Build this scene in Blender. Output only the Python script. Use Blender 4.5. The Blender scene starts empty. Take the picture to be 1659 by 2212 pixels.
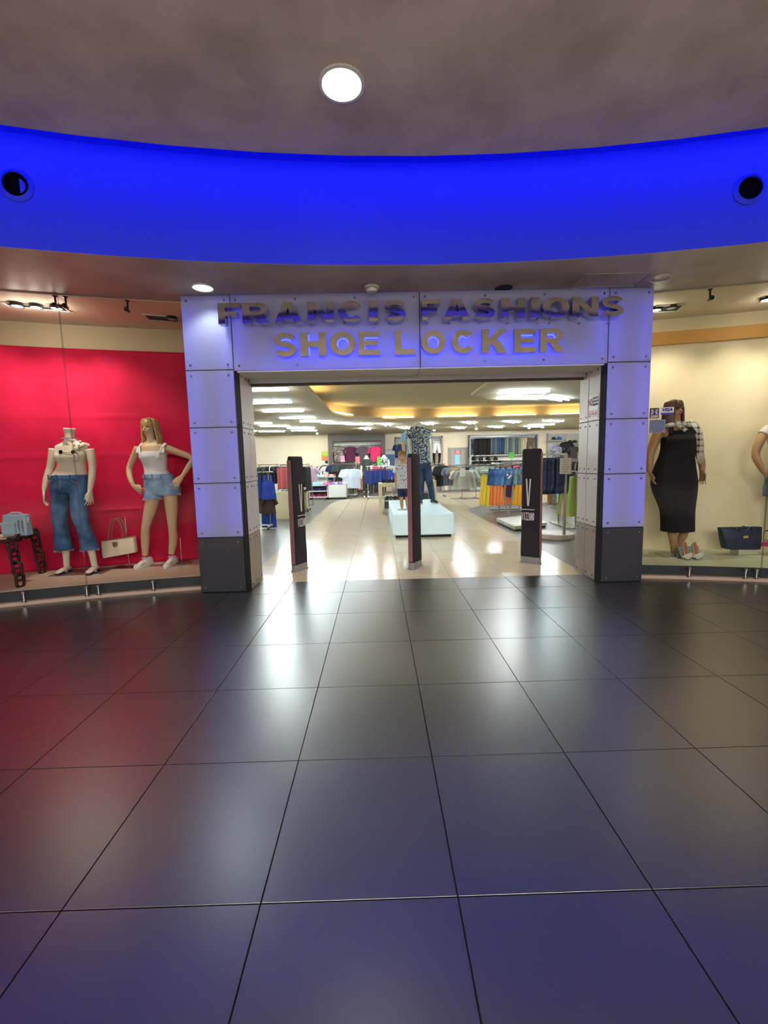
import bpy, bmesh, math, random
from mathutils import Vector, Matrix, noise as mnoise
from mathutils.geometry import tessellate_polygon
random.seed(7)
PI = math.pi
SC = bpy.context.scene
COL = SC.collection

# ------------------------------------------------------------------ camera, world, exposure
CAM_H = 1.40
FPX = 950.0
CR = ((0.9996292, -0.0150855, -0.02266929), (-0.02421894, -0.11203353, -0.99340925), (0.01244635, 0.99358991, -0.11235735))
cam_d = bpy.data.cameras.new('camera'); cam = bpy.data.objects.new('camera', cam_d); COL.objects.link(cam)
cam_d.sensor_fit = 'HORIZONTAL'; cam_d.sensor_width = 36.0; cam_d.lens = FPX / 1659.0 * 36.0
cam_d.clip_start = 0.05; cam_d.clip_end = 200
r_, d_, f_ = (Vector(v) for v in CR)
cam.matrix_world = Matrix(((r_.x, -d_.x, -f_.x, 0), (r_.y, -d_.y, -f_.y, 0), (r_.z, -d_.z, -f_.z, CAM_H), (0, 0, 0, 1)))
SC.camera = cam
world = bpy.data.worlds.new('mall_ambient'); SC.world = world; world.use_nodes = True
world.node_tree.nodes['Background'].inputs[0].default_value = (1.0, 0.92, 0.84, 1)
world.node_tree.nodes['Background'].inputs[1].default_value = 0.60
SC.view_settings.view_transform = 'Standard'; SC.view_settings.look = 'None'
SC.view_settings.gamma = 1.0; SC.view_settings.exposure = 0.0; SC.view_settings.use_curve_mapping = False
SC.cycles.max_bounces = 6; SC.cycles.diffuse_bounces = 3; SC.cycles.glossy_bounces = 3; SC.cycles.transmission_bounces = 4
SC.cycles.transparent_max_bounces = 12; SC.cycles.caustics_reflective = False; SC.cycles.caustics_refractive = False
SC.cycles.sample_clamp_indirect = 6.0; SC.cycles.use_light_tree = False; SC.cycles.use_adaptive_sampling = True; SC.cycles.adaptive_threshold = 0.03

# light strengths (lamps are built further down with these numbers)
L_TUBE = 118.0      # fluorescent tubes of the shop ceiling
L_COVE = 16.0      # warm cove tubes in the shop
L_BLUE = 18.0      # blue strip in the rotunda cove
L_PANEL = 10.0     # blue strips behind the frosted panels
L_HALO = 9.0       # blue strips behind the letters
L_DISC = 23.5      # added unseen discs that light the mall from behind the viewer
W_BAY_L = 88.0; W_BAY_R = 85.0; W_DOWN = 28.0

def ray(px, py):
    c = Vector(((px - 829.5) / FPX, (py - 1106.0) / FPX, 1.0))
    return r_ * c.x + d_ * c.y + f_ * c.z
def G(px, py, z=0.0):                      # point of the horizontal plane z seen at a photo pixel
    d = ray(px, py); t = (z - CAM_H) / d.z
    return Vector((d.x * t, d.y * t, z))
def P(px, py, Y):                          # point of the frontal plane Y seen at a photo pixel
    d = ray(px, py); t = Y / d.y
    return Vector((d.x * t, Y, CAM_H + d.z * t))

# ------------------------------------------------------------------ materials
def lin(c):
    if isinstance(c, str):
        c = [int(c[i:i + 2], 16) / 255 for i in (0, 2, 4)]
    return tuple((x / 12.92 if x <= 0.04045 else ((x + 0.055) / 1.055) ** 2.4) for x in c[:3]) + (1.0,)
MATS = {}
def M(name, col, rough=0.6, metal=0.0, spec=0.4, emit=0.0, ecol=None, col2=None, scale=8.0, lo=0.4, hi=0.6, tex='noise', bump=0.0, bscale=None, stretch=None, alpha=None, trans=0.0, sheen=0.0, coat=0.0, detail=4.0):
    if name in MATS: return MATS[name]
    m = bpy.data.materials.new(name); m.use_nodes = True
    nt = m.node_tree; b = nt.nodes['Principled BSDF']
    b.inputs['Base Color'].default_value = lin(col)
    b.inputs['Roughness'].default_value = rough; b.inputs['Metallic'].default_value = metal
    b.inputs['Specular IOR Level'].default_value = spec
    if trans: b.inputs['Transmission Weight'].default_value = trans
    if sheen: b.inputs['Sheen Weight'].default_value = sheen
    if coat: b.inputs['Coat Weight'].default_value = coat; b.inputs['Coat Roughness'].default_value = 0.1
    if emit:
        b.inputs['Emission Color'].default_value = lin(ecol or col); b.inputs['Emission Strength'].default_value = emit
    if col2 is not None or bump:
        tc = nt.nodes.new('ShaderNodeTexCoord'); mp = nt.nodes.new('ShaderNodeMapping')
        nt.links.new(tc.outputs['Object'], mp.inputs[0])
        if stretch: mp.inputs['Scale'].default_value = stretch
        def tex_node(s):
            if tex == 'voronoi':
                t = nt.nodes.new('ShaderNodeTexVoronoi'); t.inputs['Scale'].default_value = s; out = t.outputs['Distance']
            elif tex == 'wave':
                t = nt.nodes.new('ShaderNodeTexWave'); t.inputs['Scale'].default_value = s; t.inputs['Distortion'].default_value = 1.0; out = t.outputs['Fac']
            else:
                t = nt.nodes.new('ShaderNodeTexNoise'); t.inputs['Scale'].default_value = s; t.inputs['Detail'].default_value = detail; out = t.outputs['Fac']
            nt.links.new(mp.outputs[0], t.inputs['Vector']); return out
        if col2 is not None:
            o = tex_node(scale); cr = nt.nodes.new('ShaderNodeValToRGB')
            cr.color_ramp.elements[0].position = lo; cr.color_ramp.elements[0].color = lin(col)
            cr.color_ramp.elements[1].position = hi; cr.color_ramp.elements[1].color = lin(col2)
            nt.links.new(o, cr.inputs[0]); nt.links.new(cr.outputs[0], b.inputs['Base Color'])
        if bump:
            o = tex_node(bscale or scale); bn = nt.nodes.new('ShaderNodeBump')
            bn.inputs['Strength'].default_value = bump; bn.inputs['Distance'].default_value = 0.01
            nt.links.new(o, bn.inputs['Height']); nt.links.new(bn.outputs[0], b.inputs['Normal'])
    MATS[name] = m; return m
def emis(name, col, strength):
    if name in MATS: return MATS[name]
    m = bpy.data.materials.new(name); m.use_nodes = True; nt = m.node_tree; nt.nodes.clear()
    e = nt.nodes.new('ShaderNodeEmission'); e.inputs[0].default_value = lin(col) if isinstance(col, str) else tuple(col) + (1,)
    e.inputs[1].default_value = strength
    o = nt.nodes.new('ShaderNodeOutputMaterial'); nt.links.new(e.outputs[0], o.inputs[0]); MATS[name] = m; return m
def plaid(name, base, stripe, scale, w=0.3, axes=(0, 2)):
    m = bpy.data.materials.new(name); m.use_nodes = True; nt = m.node_tree; b = nt.nodes['Principled BSDF']
    b.inputs['Roughness'].default_value = 0.9
    tc = nt.nodes.new('ShaderNodeTexCoord'); sp = nt.nodes.new('ShaderNodeSeparateXYZ'); nt.links.new(tc.outputs['Object'], sp.inputs[0])
    facs = []
    for a in axes:
        mu = nt.nodes.new('ShaderNodeMath'); mu.operation = 'MULTIPLY'; mu.inputs[1].default_value = scale; nt.links.new(sp.outputs[a], mu.inputs[0])
        fr = nt.nodes.new('ShaderNodeMath'); fr.operation = 'FRACT'; nt.links.new(mu.outputs[0], fr.inputs[0])
        lt = nt.nodes.new('ShaderNodeMath'); lt.operation = 'LESS_THAN'; lt.inputs[1].default_value = w; nt.links.new(fr.outputs[0], lt.inputs[0]); facs.append(lt)
    out = facs[0].outputs[0]
    if len(facs) > 1:
        ad = nt.nodes.new('ShaderNodeMath'); ad.operation = 'ADD'; nt.links.new(facs[0].outputs[0], ad.inputs[0]); nt.links.new(facs[1].outputs[0], ad.inputs[1])
        hf = nt.nodes.new('ShaderNodeMath'); hf.operation = 'MULTIPLY'; hf.inputs[1].default_value = 0.5; nt.links.new(ad.outputs[0], hf.inputs[0]); out = hf.outputs[0]
    mx = nt.nodes.new('ShaderNodeMix'); mx.data_type = 'RGBA'; mx.inputs[6].default_value = lin(base); mx.inputs[7].default_value = lin(stripe)
    nt.links.new(out, mx.inputs[0]); nt.links.new(mx.outputs[2], b.inputs['Base Color']); MATS[name] = m; return m

# ------------------------------------------------------------------ mesh helpers
class MB:
    def __init__(s): s.v = []; s.f = []; s.mi = []
    def add(s, vs, fs, m=0):
        k = len(s.v); s.v += [tuple(v) for v in vs]; s.f += [tuple(i + k for i in f) for f in fs]; s.mi += [m] * len(fs); return s
    def box(s, x0, x1, y0, y1, z0, z1, m=0):
        vs = [(x, y, z) for z in (z0, z1) for y in (y0, y1) for x in (x0, x1)]
        return s.add(vs, [(0, 2, 3, 1), (4, 5, 7, 6), (0, 1, 5, 4), (2, 6, 7, 3), (0, 4, 6, 2), (1, 3, 7, 5)], m)
    def obox(s, c, ax, ay, az, m=0):       # oriented box: centre and three half vectors
        c, ax, ay, az = map(Vector, (c, ax, ay, az))
        vs = [c + ax * i + ay * j + az * k for k in (-1, 1) for j in (-1, 1) for i in (-1, 1)]
        return s.add(vs, [(0, 2, 3, 1), (4, 5, 7, 6), (0, 1, 5, 4), (2, 6, 7, 3), (0, 4, 6, 2), (1, 3, 7, 5)], m)
    def bar(s, a, b, w, h=None, m=0):
        a, b = Vector(a), Vector(b); d = (b - a); L = d.length; d.normalize(); h = h or w
        up = Vector((0, 0, 1)) if abs(d.z) < 0.95 else Vector((0, 1, 0))
        x = d.cross(up).normalized(); y = x.cross(d).normalized()
        return s.obox((a + b) / 2, d * (L / 2), x * (w / 2), y * (h / 2), m)
    def loft(s, rings, cap=True, m=0, closed=False):
        n = len(rings[0]); k = len(s.v); fs = []
        for r in rings: s.v += [tuple(p) for p in r]
        R = len(rings)
        for i in range(R if closed else R - 1):
            a = k + i * n; b = k + ((i + 1) % R) * n
            for j in range(n):
                j2 = (j + 1) % n; fs.append((a + j, a + j2, b + j2, b + j))
        if cap and not closed:
            fs.append(tuple(k + j for j in reversed(range(n)))); fs.append(tuple(k + (R - 1) * n + j for j in range(n)))
        s.f += fs; s.mi += [m] * len(fs); return s
    def tube(s, pts, rad, seg=8, cap=True, m=0, flat=None, closed=False, ref=None):
        pts = [Vector(p) for p in pts]; n = len(pts)
        if not hasattr(rad, '__len__'): rad = [rad] * n
        rings = []; prev = None
        for i, p in enumerate(pts):
            if closed: t = (pts[(i + 1) % n] - pts[i - 1]).normalized()
            else: t = (pts[min(i + 1, n - 1)] - pts[max(i - 1, 0)]).normalized()
            if prev is None:
                up = Vector(ref) if ref else (Vector((0, 1, 0)) if abs(t.y) < 0.9 else Vector((1, 0, 0)))
                x = t.cross(up).normalized()
            else: x = (prev - t * prev.dot(t)).normalized()
            prev = x; y = t.cross(x).normalized()
            ra = rad[i]; rx, ry = ra if hasattr(ra, '__len__') else (ra, ra * (flat or 1.0))
            rings.append([p + x * (rx * math.cos(2 * PI * j / seg)) + y * (ry * math.sin(2 * PI * j / seg)) for j in range(seg)])
        return s.loft(rings, cap, m, closed)
    def ell(s, c, r, seg=14, rings=9, m=0, rot=None):
        c = Vector(c); r = (r, r, r) if not hasattr(r, '__len__') else r
        rot = rot or Matrix.Identity(3); R = []
        for i in range(1, rings):
            a = PI * i / rings
            R.append([c + rot @ Vector((r[0] * math.sin(a) * math.cos(2 * PI * j / seg), r[1] * math.sin(a) * math.sin(2 * PI * j / seg), -r[2] * math.cos(a))) for j in range(seg)])
        k = len(s.v); s.loft(R, False, m)
        b = len(s.v); s.v += [tuple(c + rot @ Vector((0, 0, -r[2]))), tuple(c + rot @ Vector((0, 0, r[2])))]
        for j in range(seg):
            j2 = (j + 1) % seg
            s.f.append((b, k + j2, k + j)); s.f.append((b + 1, k + (rings - 2) * seg + j, k + (rings - 2) * seg + j2)); s.mi += [m, m]
        return s
    def lathe(s, prof, c=(0, 0, 0), seg=20, m=0, ax=None):      # prof: (radius, height)
        c = Vector(c); q = (Vector((0, 0, 1)).rotation_difference(Vector(ax)).to_matrix() if ax else Matrix.Identity(3))
        return s.loft([[c + q @ Vector((r * math.cos(2 * PI * j / seg), r * math.sin(2 * PI * j / seg), h)) for j in range(seg)] for r, h in (prof[:-1] if prof[0] == prof[-1] else prof)], prof[0] != prof[-1], m, prof[0] == prof[-1])
    def prism(s, poly, z0, z1, m=0):       # horizontal polygon extruded in z
        n = len(poly); vs = [(p[0], p[1], z0) for p in poly] + [(p[0], p[1], z1) for p in poly]
        tri = tessellate_polygon([[Vector((p[0], p[1], 0)) for p in poly]])
        fs = [tuple(reversed(t)) for t in tri] + [tuple(i + n for i in t) for t in tri]
        fs += [(i, (i + 1) % n, (i + 1) % n + n, i + n) for i in range(n)]
        return s.add(vs, fs, m)
    def plate(s, loops, fn, th, m=0):      # 2D polygon with holes; fn(u, v, d) -> 3D, d in 0..th
        L = [[Vector((p[0], p[1], 0)) for p in l] for l in loops]; flat = [p for l in L for p in l]; n = len(flat)
        tri = tessellate_polygon(L)
        vs = [fn(p.x, p.y, 0) for p in flat] + [fn(p.x, p.y, th) for p in flat]
        fs = [tuple(t) for t in tri] + [tuple(i + n for i in reversed(t)) for t in tri]
        k = 0
        for l in L:
            q = len(l); fs += [(k + i, k + i + n, k + (i + 1) % q + n, k + (i + 1) % q) for i in range(q)]; k += q
        return s.add(vs, fs, m)
    def mesh(s, name, mats, smooth=35):
        me = bpy.data.meshes.new(name); me.from_pydata(s.v, [], s.f)
        for m in (mats if isinstance(mats, (list, tuple)) else [mats]): me.materials.append(m)
        if any(s.mi): me.polygons.foreach_set('material_index', s.mi)
        bm = bmesh.new(); bm.from_mesh(me); bmesh.ops.recalc_face_normals(bm, faces=bm.faces); bm.to_mesh(me); bm.free()
        if smooth:
            me.polygons.foreach_set('use_smooth', [True] * len(me.polygons)); me.set_sharp_from_angle(angle=math.radians(smooth))
        me.update(); return me
    def build(s, name, mats, parent=None, smooth=35, bevel=0.0, loc=None, rz=None):
        o = bpy.data.objects.new(name, s.mesh(name, mats, smooth)); COL.objects.link(o)
        if parent is not None: o.parent = parent
        if bevel:
            b = o.modifiers.new('bevel', 'BEVEL'); b.width = bevel; b.segments = 2; b.limit_method = 'ANGLE'
        if loc is not None: o.location = loc
        if rz is not None: o.rotation_euler = (0, 0, rz)
        return o
def tag(o, label=None, cat=None, group=None, kind=None):
    if label: o['label'] = label
    if cat: o['category'] = cat
    if group: o['group'] = group
    if kind: o['kind'] = kind
    return o
def thing(name, label, cat, loc=(0, 0, 0), rz=0.0, group=None):
    o = bpy.data.objects.new(name, None); COL.objects.link(o); o.location = loc; o.rotation_euler = (0, 0, rz); o.empty_display_size = 0.1
    return tag(o, label, cat, group)
def inst(name, me, parent=None, loc=(0, 0, 0), rz=0.0, mat=None, scale=None):
    o = bpy.data.objects.new(name, me); COL.objects.link(o); o.parent = parent; o.location = loc; o.rotation_euler = (0, 0, rz)
    if scale: o.scale = scale
    if mat:
        o.material_slots[0].link = 'OBJECT'; o.material_slots[0].material = mat
    return o
def struct(o): o['kind'] = 'structure'; return o
def lamp(name, kind, loc, energy, color=(1, 1, 1), size=0.1, target=None, spot=60, blend=0.5, parent=None):
    d = bpy.data.lights.new(name, kind); d.energy = energy; d.color = color
    if kind == 'SPOT': d.spot_size = math.radians(spot); d.spot_blend = blend; d.shadow_soft_size = size
    elif kind == 'POINT': d.shadow_soft_size = size
    o = bpy.data.objects.new(name, d); COL.objects.link(o); o.location = loc
    if target is not None: o.rotation_euler = (Vector(target) - Vector(loc)).to_track_quat('-Z', 'Y').to_euler()
    if parent: o.parent = parent
    return o
def text_mesh(body, size, fn, mat, name='lettering', parent=None, bold=0.0, thick=0.0005, align='CENTER', width=1.0):
    c = bpy.data.curves.new('t', 'FONT'); c.body = body; c.size = size; c.align_x = align; c.align_y = 'CENTER'; c.offset = bold; c.resolution_u = 3
    c.space_character = 1.0
    o = bpy.data.objects.new('t', c); COL.objects.link(o)
    me = bpy.data.meshes.new_from_object(o.evaluated_get(bpy.context.evaluated_depsgraph_get()))
    bpy.data.objects.remove(o); bpy.data.curves.remove(c)
    for v in me.vertices: v.co = fn(v.co.x * width, v.co.y)
    me.name = name; me.materials.clear(); me.materials.append(mat)
    ob = bpy.data.objects.new(name, me); COL.objects.link(ob); ob.parent = parent
    if thick:
        s = ob.modifiers.new('solid', 'SOLIDIFY'); s.thickness = thick; s.offset = 0
    return ob
def remesh(mb, name, mat, parent=None, voxel=0.007, smooth=4, ratio=None):
    me = mb.mesh('tmp', mat, 0); o = bpy.data.objects.new('tmp', me); COL.objects.link(o)
    r = o.modifiers.new('r', 'REMESH'); r.mode = 'VOXEL'; r.voxel_size = voxel; r.use_smooth_shade = True
    if smooth:
        s = o.modifiers.new('s', 'SMOOTH'); s.factor = 0.5; s.iterations = smooth
    if ratio:
        d = o.modifiers.new('d', 'DECIMATE'); d.ratio = ratio
    m2 = bpy.data.meshes.new_from_object(o.evaluated_get(bpy.context.evaluated_depsgraph_get()))
    bpy.data.objects.remove(o); bpy.data.meshes.remove(me)
    m2.name = name; m2.materials.clear(); m2.materials.append(mat)
    m2.polygons.foreach_set('use_smooth', [True] * len(m2.polygons))
    ob = bpy.data.objects.new(name, m2); COL.objects.link(ob); ob.parent = parent; return ob
# ------------------------------------------------------------------ the setting
CC = Vector((0.45, -8.66))                 # centre of the rotunda
def pol(R, a, z=0.0): return Vector((CC.x + R * math.sin(a), CC.y + R * math.cos(a), z))
def ang(x, R): return math.asin((x - CC.x) / R)
def arc(R, a0, a1, n): return [pol(R, a0 + (a1 - a0) * i / n) for i in range(n + 1)]
R_DRUM, R_GLASS, R_BACK = 12.86, 13.87, 14.90
Z_SOF, Z_UP, Z_PLAT = 3.165, 3.82, 0.15
YF = 4.80                                  # front face of the entrance portal
XL0, XL1, XR0, XR1 = -2.00, -1.49, 2.48, 2.95
PZ = [0.0, 0.62, 1.215, 1.81, 2.405, 3.16]

def floor_mat(name, c1, c2, rough, speck):
    m = M(name, c1, rough, 0, 0.5, col2=c2, scale=3.0, lo=0.35, hi=0.7)
    nt = m.node_tree; b = nt.nodes['Principled BSDF']
    tc = nt.nodes.new('ShaderNodeTexCoord')
    geo = nt.nodes.new('ShaderNodeNewGeometry')
    v = nt.nodes.new('ShaderNodeTexVoronoi'); v.inputs['Scale'].default_value = 13.0; nt.links.new(geo.outputs['Position'], v.inputs['Vector'])
    lt = nt.nodes.new('ShaderNodeMath'); lt.operation = 'LESS_THAN'; lt.inputs[1].default_value = 0.024; nt.links.new(v.outputs['Distance'], lt.inputs[0])
    m2 = nt.nodes.new('ShaderNodeMath'); m2.operation = 'MULTIPLY'; m2.inputs[1].default_value = speck; nt.links.new(lt.outputs[0], m2.inputs[0])
    mx = nt.nodes.new('ShaderNodeMix'); mx.data_type = 'RGBA'; mx.inputs[7].default_value = lin('8a8a90')
    src = b.inputs['Base Color'].links[0].from_socket
    nt.links.new(m2.outputs[0], mx.inputs[0]); nt.links.new(src, mx.inputs[6]); nt.links.new(mx.outputs[2], b.inputs['Base Color'])
    return m
m_tile = floor_mat('dark_polished_tile', '0b0b0d', '0e0e10', 0.32, 0.25)
m_tile.node_tree.nodes['Principled BSDF'].inputs['Specular IOR Level'].default_value = 0.75; m_tile.node_tree.nodes['Principled BSDF'].inputs['IOR'].default_value = 2.35
m_grout = M('grout_dark', '17171b', 0.8)
m_wtile = floor_mat('cream_tile', 'd6c8aa', 'dacdb2', 0.18, 0.0)
m_wgrout = M('grout_cream', '8f8878', 0.8)
m_gtile = floor_mat('grey_shop_tile', '716e67', '74716a', 0.32, 0.0)

# mall floor: tiles in a grid, seen ones single
TX, TY, TX0, TY0, THR = 0.635, 0.683, 0.226, 1.952, 5.16
fl = struct(MB().box(-18, 18.9, -26, THR, -0.10, -0.012).build('floor', m_grout))
struct(MB().box(-18, 18.9, -26, TY0 - 5 * TY, -0.02, 0.0).build('floor_concourse_bounce', M('pale_bounce_floor', 'e0d8ca', 0.5)))  # unseen floor made pale to bounce light up onto the ceiling
def tile_mesh(w, d, name, mat, th=0.012, bev=0.0003):
    g = 0.0025; x0, x1, y0, y1 = g, w - g, g, d - g; e = bev
    mb = MB(); mb.loft([[(x0, y0, -th), (x1, y0, -th), (x1, y1, -th), (x0, y1, -th)], [(x0, y0, -e), (x1, y0, -e), (x1, y1, -e), (x0, y1, -e)],
                        [(x0 + e, y0 + e, 0), (x1 - e, y0 + e, 0), (x1 - e, y1 - e, 0), (x0 + e, y1 - e, 0)]])
    return mb.mesh(name, mat, 0)
tm = tile_mesh(TX, TY, 'floor_tile', m_tile)
tm_edge = tile_mesh(TX, THR - (TY0 + 4 * TY), 'floor_tile', m_tile)
far = MB()
for r in range(-5, 5):
    for c in range(-28, 28):
        x = TX0 + c * TX; y = TY0 + r * TY
        seen = (r >= -3 and abs(x + TX / 2 - 0.1) < 0.92 * (y + TY) + 0.6 and -6.3 < x < 6.6)
        if seen: inst('floor_tile', tm_edge if r == 4 else tm, fl, (x, y, 0))
        elif abs(x) < 17 and y > -24:
            g = 0.0025; y1 = min(y + TY, THR)
            far.add([(x + g, y + g, 0), (x + TX - g, y + g, 0), (x + TX - g, y1 - g, 0), (x + g, y1 - g, 0)], [(0, 1, 2, 3)])
o = far.build('floor_tiles_beyond', m_tile, fl, 0); o['kind'] = 'stuff'

# shop floor
fs = struct(MB().box(-7.5, 11.5, THR, 21.2, -0.10, -0.004).build('floor_shop', m_gtile))
def white_far_mat():
    m = M('cream_tile_far', 'd6c8aa', 0.18); nt = m.node_tree; b = nt.nodes['Principled BSDF']
    geo = nt.nodes.new('ShaderNodeNewGeometry'); mp = nt.nodes.new('ShaderNodeMapping')
    mp.inputs['Location'].default_value = (-TX0, -TY0, 0); nt.links.new(geo.outputs['Position'], mp.inputs[0])
    br = nt.nodes.new('ShaderNodeTexBrick'); br.offset = 0; br.squash = 1
    br.inputs['Color1'].default_value = lin('d6c8aa'); br.inputs['Color2'].default_value = lin('d8cbae'); br.inputs['Mortar'].default_value = lin('8f8878')
    br.inputs['Scale'].default_value = 1; br.inputs['Mortar Size'].default_value = 0.004; br.inputs['Brick Width'].default_value = TX; br.inputs['Row Height'].default_value = TY
    nt.links.new(mp.outputs[0], br.inputs['Vector']); nt.links.new(br.outputs[0], b.inputs['Base Color']); return m
WX0, WX1 = -1.66, 2.50
y = THR; r = 5; ysplit = TY0 + 11 * TY
rows = [THR] + [TY0 + k * TY for k in range(5, 12)]
cols = [WX0] + [TX0 + c * TX for c in range(-2, 4)] + [WX1]
cache = {}
for i in range(len(rows) - 1):
    for j in range(len(cols) - 1):
        w = cols[j + 1] - cols[j]; d = rows[i + 1] - rows[i]
        if w < 0.02: continue
        k = (round(w, 3), round(d, 3))
        if k not in cache: cache[k] = tile_mesh(w, d, 'cream_floor_tile', m_wtile, 0.004, 0.0008)
        inst('cream_floor_tile', cache[k], fs, (cols[j], rows[i], 0))
MB().box(WX0, WX1, THR, rows[-1], -0.0045, -0.0015).build('cream_grout', m_wgrout, fs)
path = [(WX0, rows[-1])] + [(WX1, rows[-1]), (WX1, 11.9)]
path += [(WX1 + 2.4 - 2.4 * math.cos(a), 11.9 + 2.2 * math.sin(a)) for a in [PI / 2 * i / 8 for i in range(1, 9)]] + [(11.4, 14.1), (11.4, 19.3), (2.2, 19.3)]
path += [(2.2 - 3.86 * math.sin(a), 15.2 + 4.1 * math.cos(a)) for a in [PI / 2 * i / 10 for i in range(1, 11)]]
MB().prism(path, -0.004, 0.0).build('cream_walkway', white_far_mat(), fs)

# rotunda ceiling: soffit ring, drum wall, upper ceiling with blue cove
m_plaster = M('polished_grey_plaster', '9d9187', 0.5, 0, 0.35, col2='bbafa3', scale=1.7, lo=0.36, hi=0.66, detail=9, bump=0.06, bscale=3.0)
m_drum = M('drum_blue_light_tint', '2236e4', 0.6)  # blue of the cove light put into the wall colour
m_dark = M('matt_black', '101012', 0.6)
N = 120
sof = MB()
A0, A1 = -0.62, 0.62
sof.loft([[(*p.xy, Z_SOF), (*q.xy, Z_SOF), (*q.xy, Z_SOF + 0.10), (*p.xy, Z_SOF + 0.10)] for p, q in zip(arc(R_DRUM + 0.001, -PI, PI, N), arc(16.6, -PI, PI, N))], cap=False)
struct(sof.build('ceiling_soffit', m_plaster))
drum = MB()
drum.loft([[(*p.xy, Z_SOF + 0.002), (*p.xy, Z_UP + 0.24), (*q.xy, Z_UP + 0.24), (*q.xy, Z_SOF + 0.002)] for p, q in zip(arc(R_DRUM, -PI, PI, N), arc(R_DRUM + 0.004, -PI, PI, N))], cap=False)
struct(drum.build('wall_drum', m_drum))
R_UP, R_IN = 12.46, 10.64
up = MB()
up.loft([[(*p.xy, Z_UP), (*q.xy, Z_UP), (*q.xy, Z_UP + 0.05), (*p.xy, Z_UP + 0.05)] for p, q in zip(arc(R_IN, -PI, PI, N), arc(R_UP, -PI, PI, N))], cap=False)
struct(up.build('ceiling_upper', m_plaster))
MBc = MB().loft([[(*p.xy, Z_UP + 0.20), (*q.xy, Z_UP + 0.20), (*q.xy, Z_UP + 0.24), (*p.xy, Z_UP + 0.24)] for p, q in zip(arc(R_UP - 0.5, -PI, PI, N), arc(R_DRUM + 0.02, -PI, PI, N))], cap=False)
MBc.loft([[(*p.xy, Z_UP + 0.05), (*q.xy, Z_UP + 0.05), (*q.xy, Z_UP + 0.24), (*p.xy, Z_UP + 0.24)] for p, q in zip(arc(R_UP - 0.54, -PI, PI, N), arc(R_UP - 0.5, -PI, PI, N))], cap=False)
struct(MBc.build('ceiling_cove', m_drum))
inn = MB().loft([[(*p.xy, Z_UP - 0.11), (*q.xy, Z_UP - 0.11), (*q.xy, Z_UP + 0.05), (*p.xy, Z_UP + 0.05)] for p, q in zip(arc(0.05, -PI, PI, N), arc(R_IN, -PI, PI, N))], cap=False)
struct(inn.build('ceiling_inner', m_plaster))
e_blue = emis('blue_led', (0.0, 0.006, 1.0), L_BLUE)
led = MB().loft([[(*p.xy, Z_UP + 0.008), (*q.xy, Z_UP + 0.008), (*q.xy, Z_UP + 0.042), (*p.xy, Z_UP + 0.042)] for p, q in zip(arc(R_UP + 0.001, -PI, PI, N), arc(R_UP + 0.008, -PI, PI, N))], cap=False)
tag(led.build('cove_light_strip', e_blue), 'blue light strip hidden in the cove above the entrance', 'light strip')
led2 = MB().loft([[(*p.xy, Z_UP - 0.10), (*q.xy, Z_UP - 0.10), (*q.xy, Z_UP - 0.02), (*p.xy, Z_UP - 0.02)] for p, q in zip(arc(R_IN + 0.004, -PI, PI, N), arc(R_IN + 0.012, -PI, PI, N))], cap=False)
tag(led2.build('inner_ring_light', emis('blue_led_dim', (0.08, 0.06, 0.8), 1.0)), 'thin blue light ring around the inner ceiling, mirrored in the sign letters', 'light strip')

# window bays left and right of the portal
m_wallc = M('cream_wall_paint', 'd9cba6', 0.75, col2='dfd2b0', scale=1.0)
m_bayc = M('bay_ceiling_paint', 'd8c9b4', 0.7)
m_beige = M('beige_wall_paint', 'c9b697', 0.75)
m_platL = M('platform_beige', 'c2aa98', 0.45)
m_platR = M('platform_pale_green', 'b9bd9f', 0.35)
m_kick = M('kick_plate_charcoal', '34353c', 0.45)
m_ledge = M('ledge_stone', 'b59f8e', 0.6)
aL0, aL1 = ang(-8.2, R_GLASS), ang(-2.02, R_GLASS)
aR0, aR1 = ang(2.97, R_GLASS), ang(9.2, R_GLASS)
def ringbox(R0, R1, a0, a1, z0, z1, n=24):
    return MB().loft([[(*pol(R0, a0 + (a1 - a0) * i / n).xy, z0), (*pol(R1, a0 + (a1 - a0) * i / n).xy, z0), (*pol(R1, a0 + (a1 - a0) * i / n).xy, z1), (*pol(R0, a0 + (a1 - a0) * i / n).xy, z1)] for i in range(n + 1)])
for sd, a0, a1, mp_, mw in (('left', aL0, aL1, m_platL, m_beige), ('right', aR0, aR1, m_platR, m_wallc)):
    p = struct(ringbox(R_GLASS + 0.02, R_BACK + 0.02, a0, a1, 0.045, Z_PLAT).build('floor_platform_' + sd, mp_))
    struct(ringbox(R_GLASS + 0.012, R_GLASS + 0.10, a0, a1, 0.04, Z_PLAT - 0.006).build('trim_kick_' + sd, m_kick))
    struct(ringbox(R_GLASS - 0.045, R_GLASS + 0.3, a0, a1, -0.02, 0.035).build('trim_ledge_' + sd, m_ledge))
    struct(ringbox(R_BACK, R_BACK + 0.12, a0, a1, 0.0, Z_SOF + 0.02).build('wall_bay_' + sd, mw))
for sd, a0, a1 in (('left', aL0, aL1), ('right', aR0, aR1)):
    struct(ringbox(R_GLASS, R_BACK + 0.02, a0, a1, Z_SOF - 0.012, Z_SOF - 0.001).build('ceiling_bay_' + sd, m_bayc))
m_orange = M('orange_band_paint', 'c8934a', 0.6)
tag(struct(ringbox(R_BACK - 0.03, R_BACK + 0.01, aR0, aR1, 2.83, 2.99).build('trim_band', m_orange)))
for sd, x in (('left', XL0 - 0.03), ('right', XR1 - 0.02)):
    struct(MB().box(x, x + 0.05, 5.35, 6.35, 0, Z_SOF).build('wall_bay_end_' + sd, m_beige if sd == 'left' else m_wallc))
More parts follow.
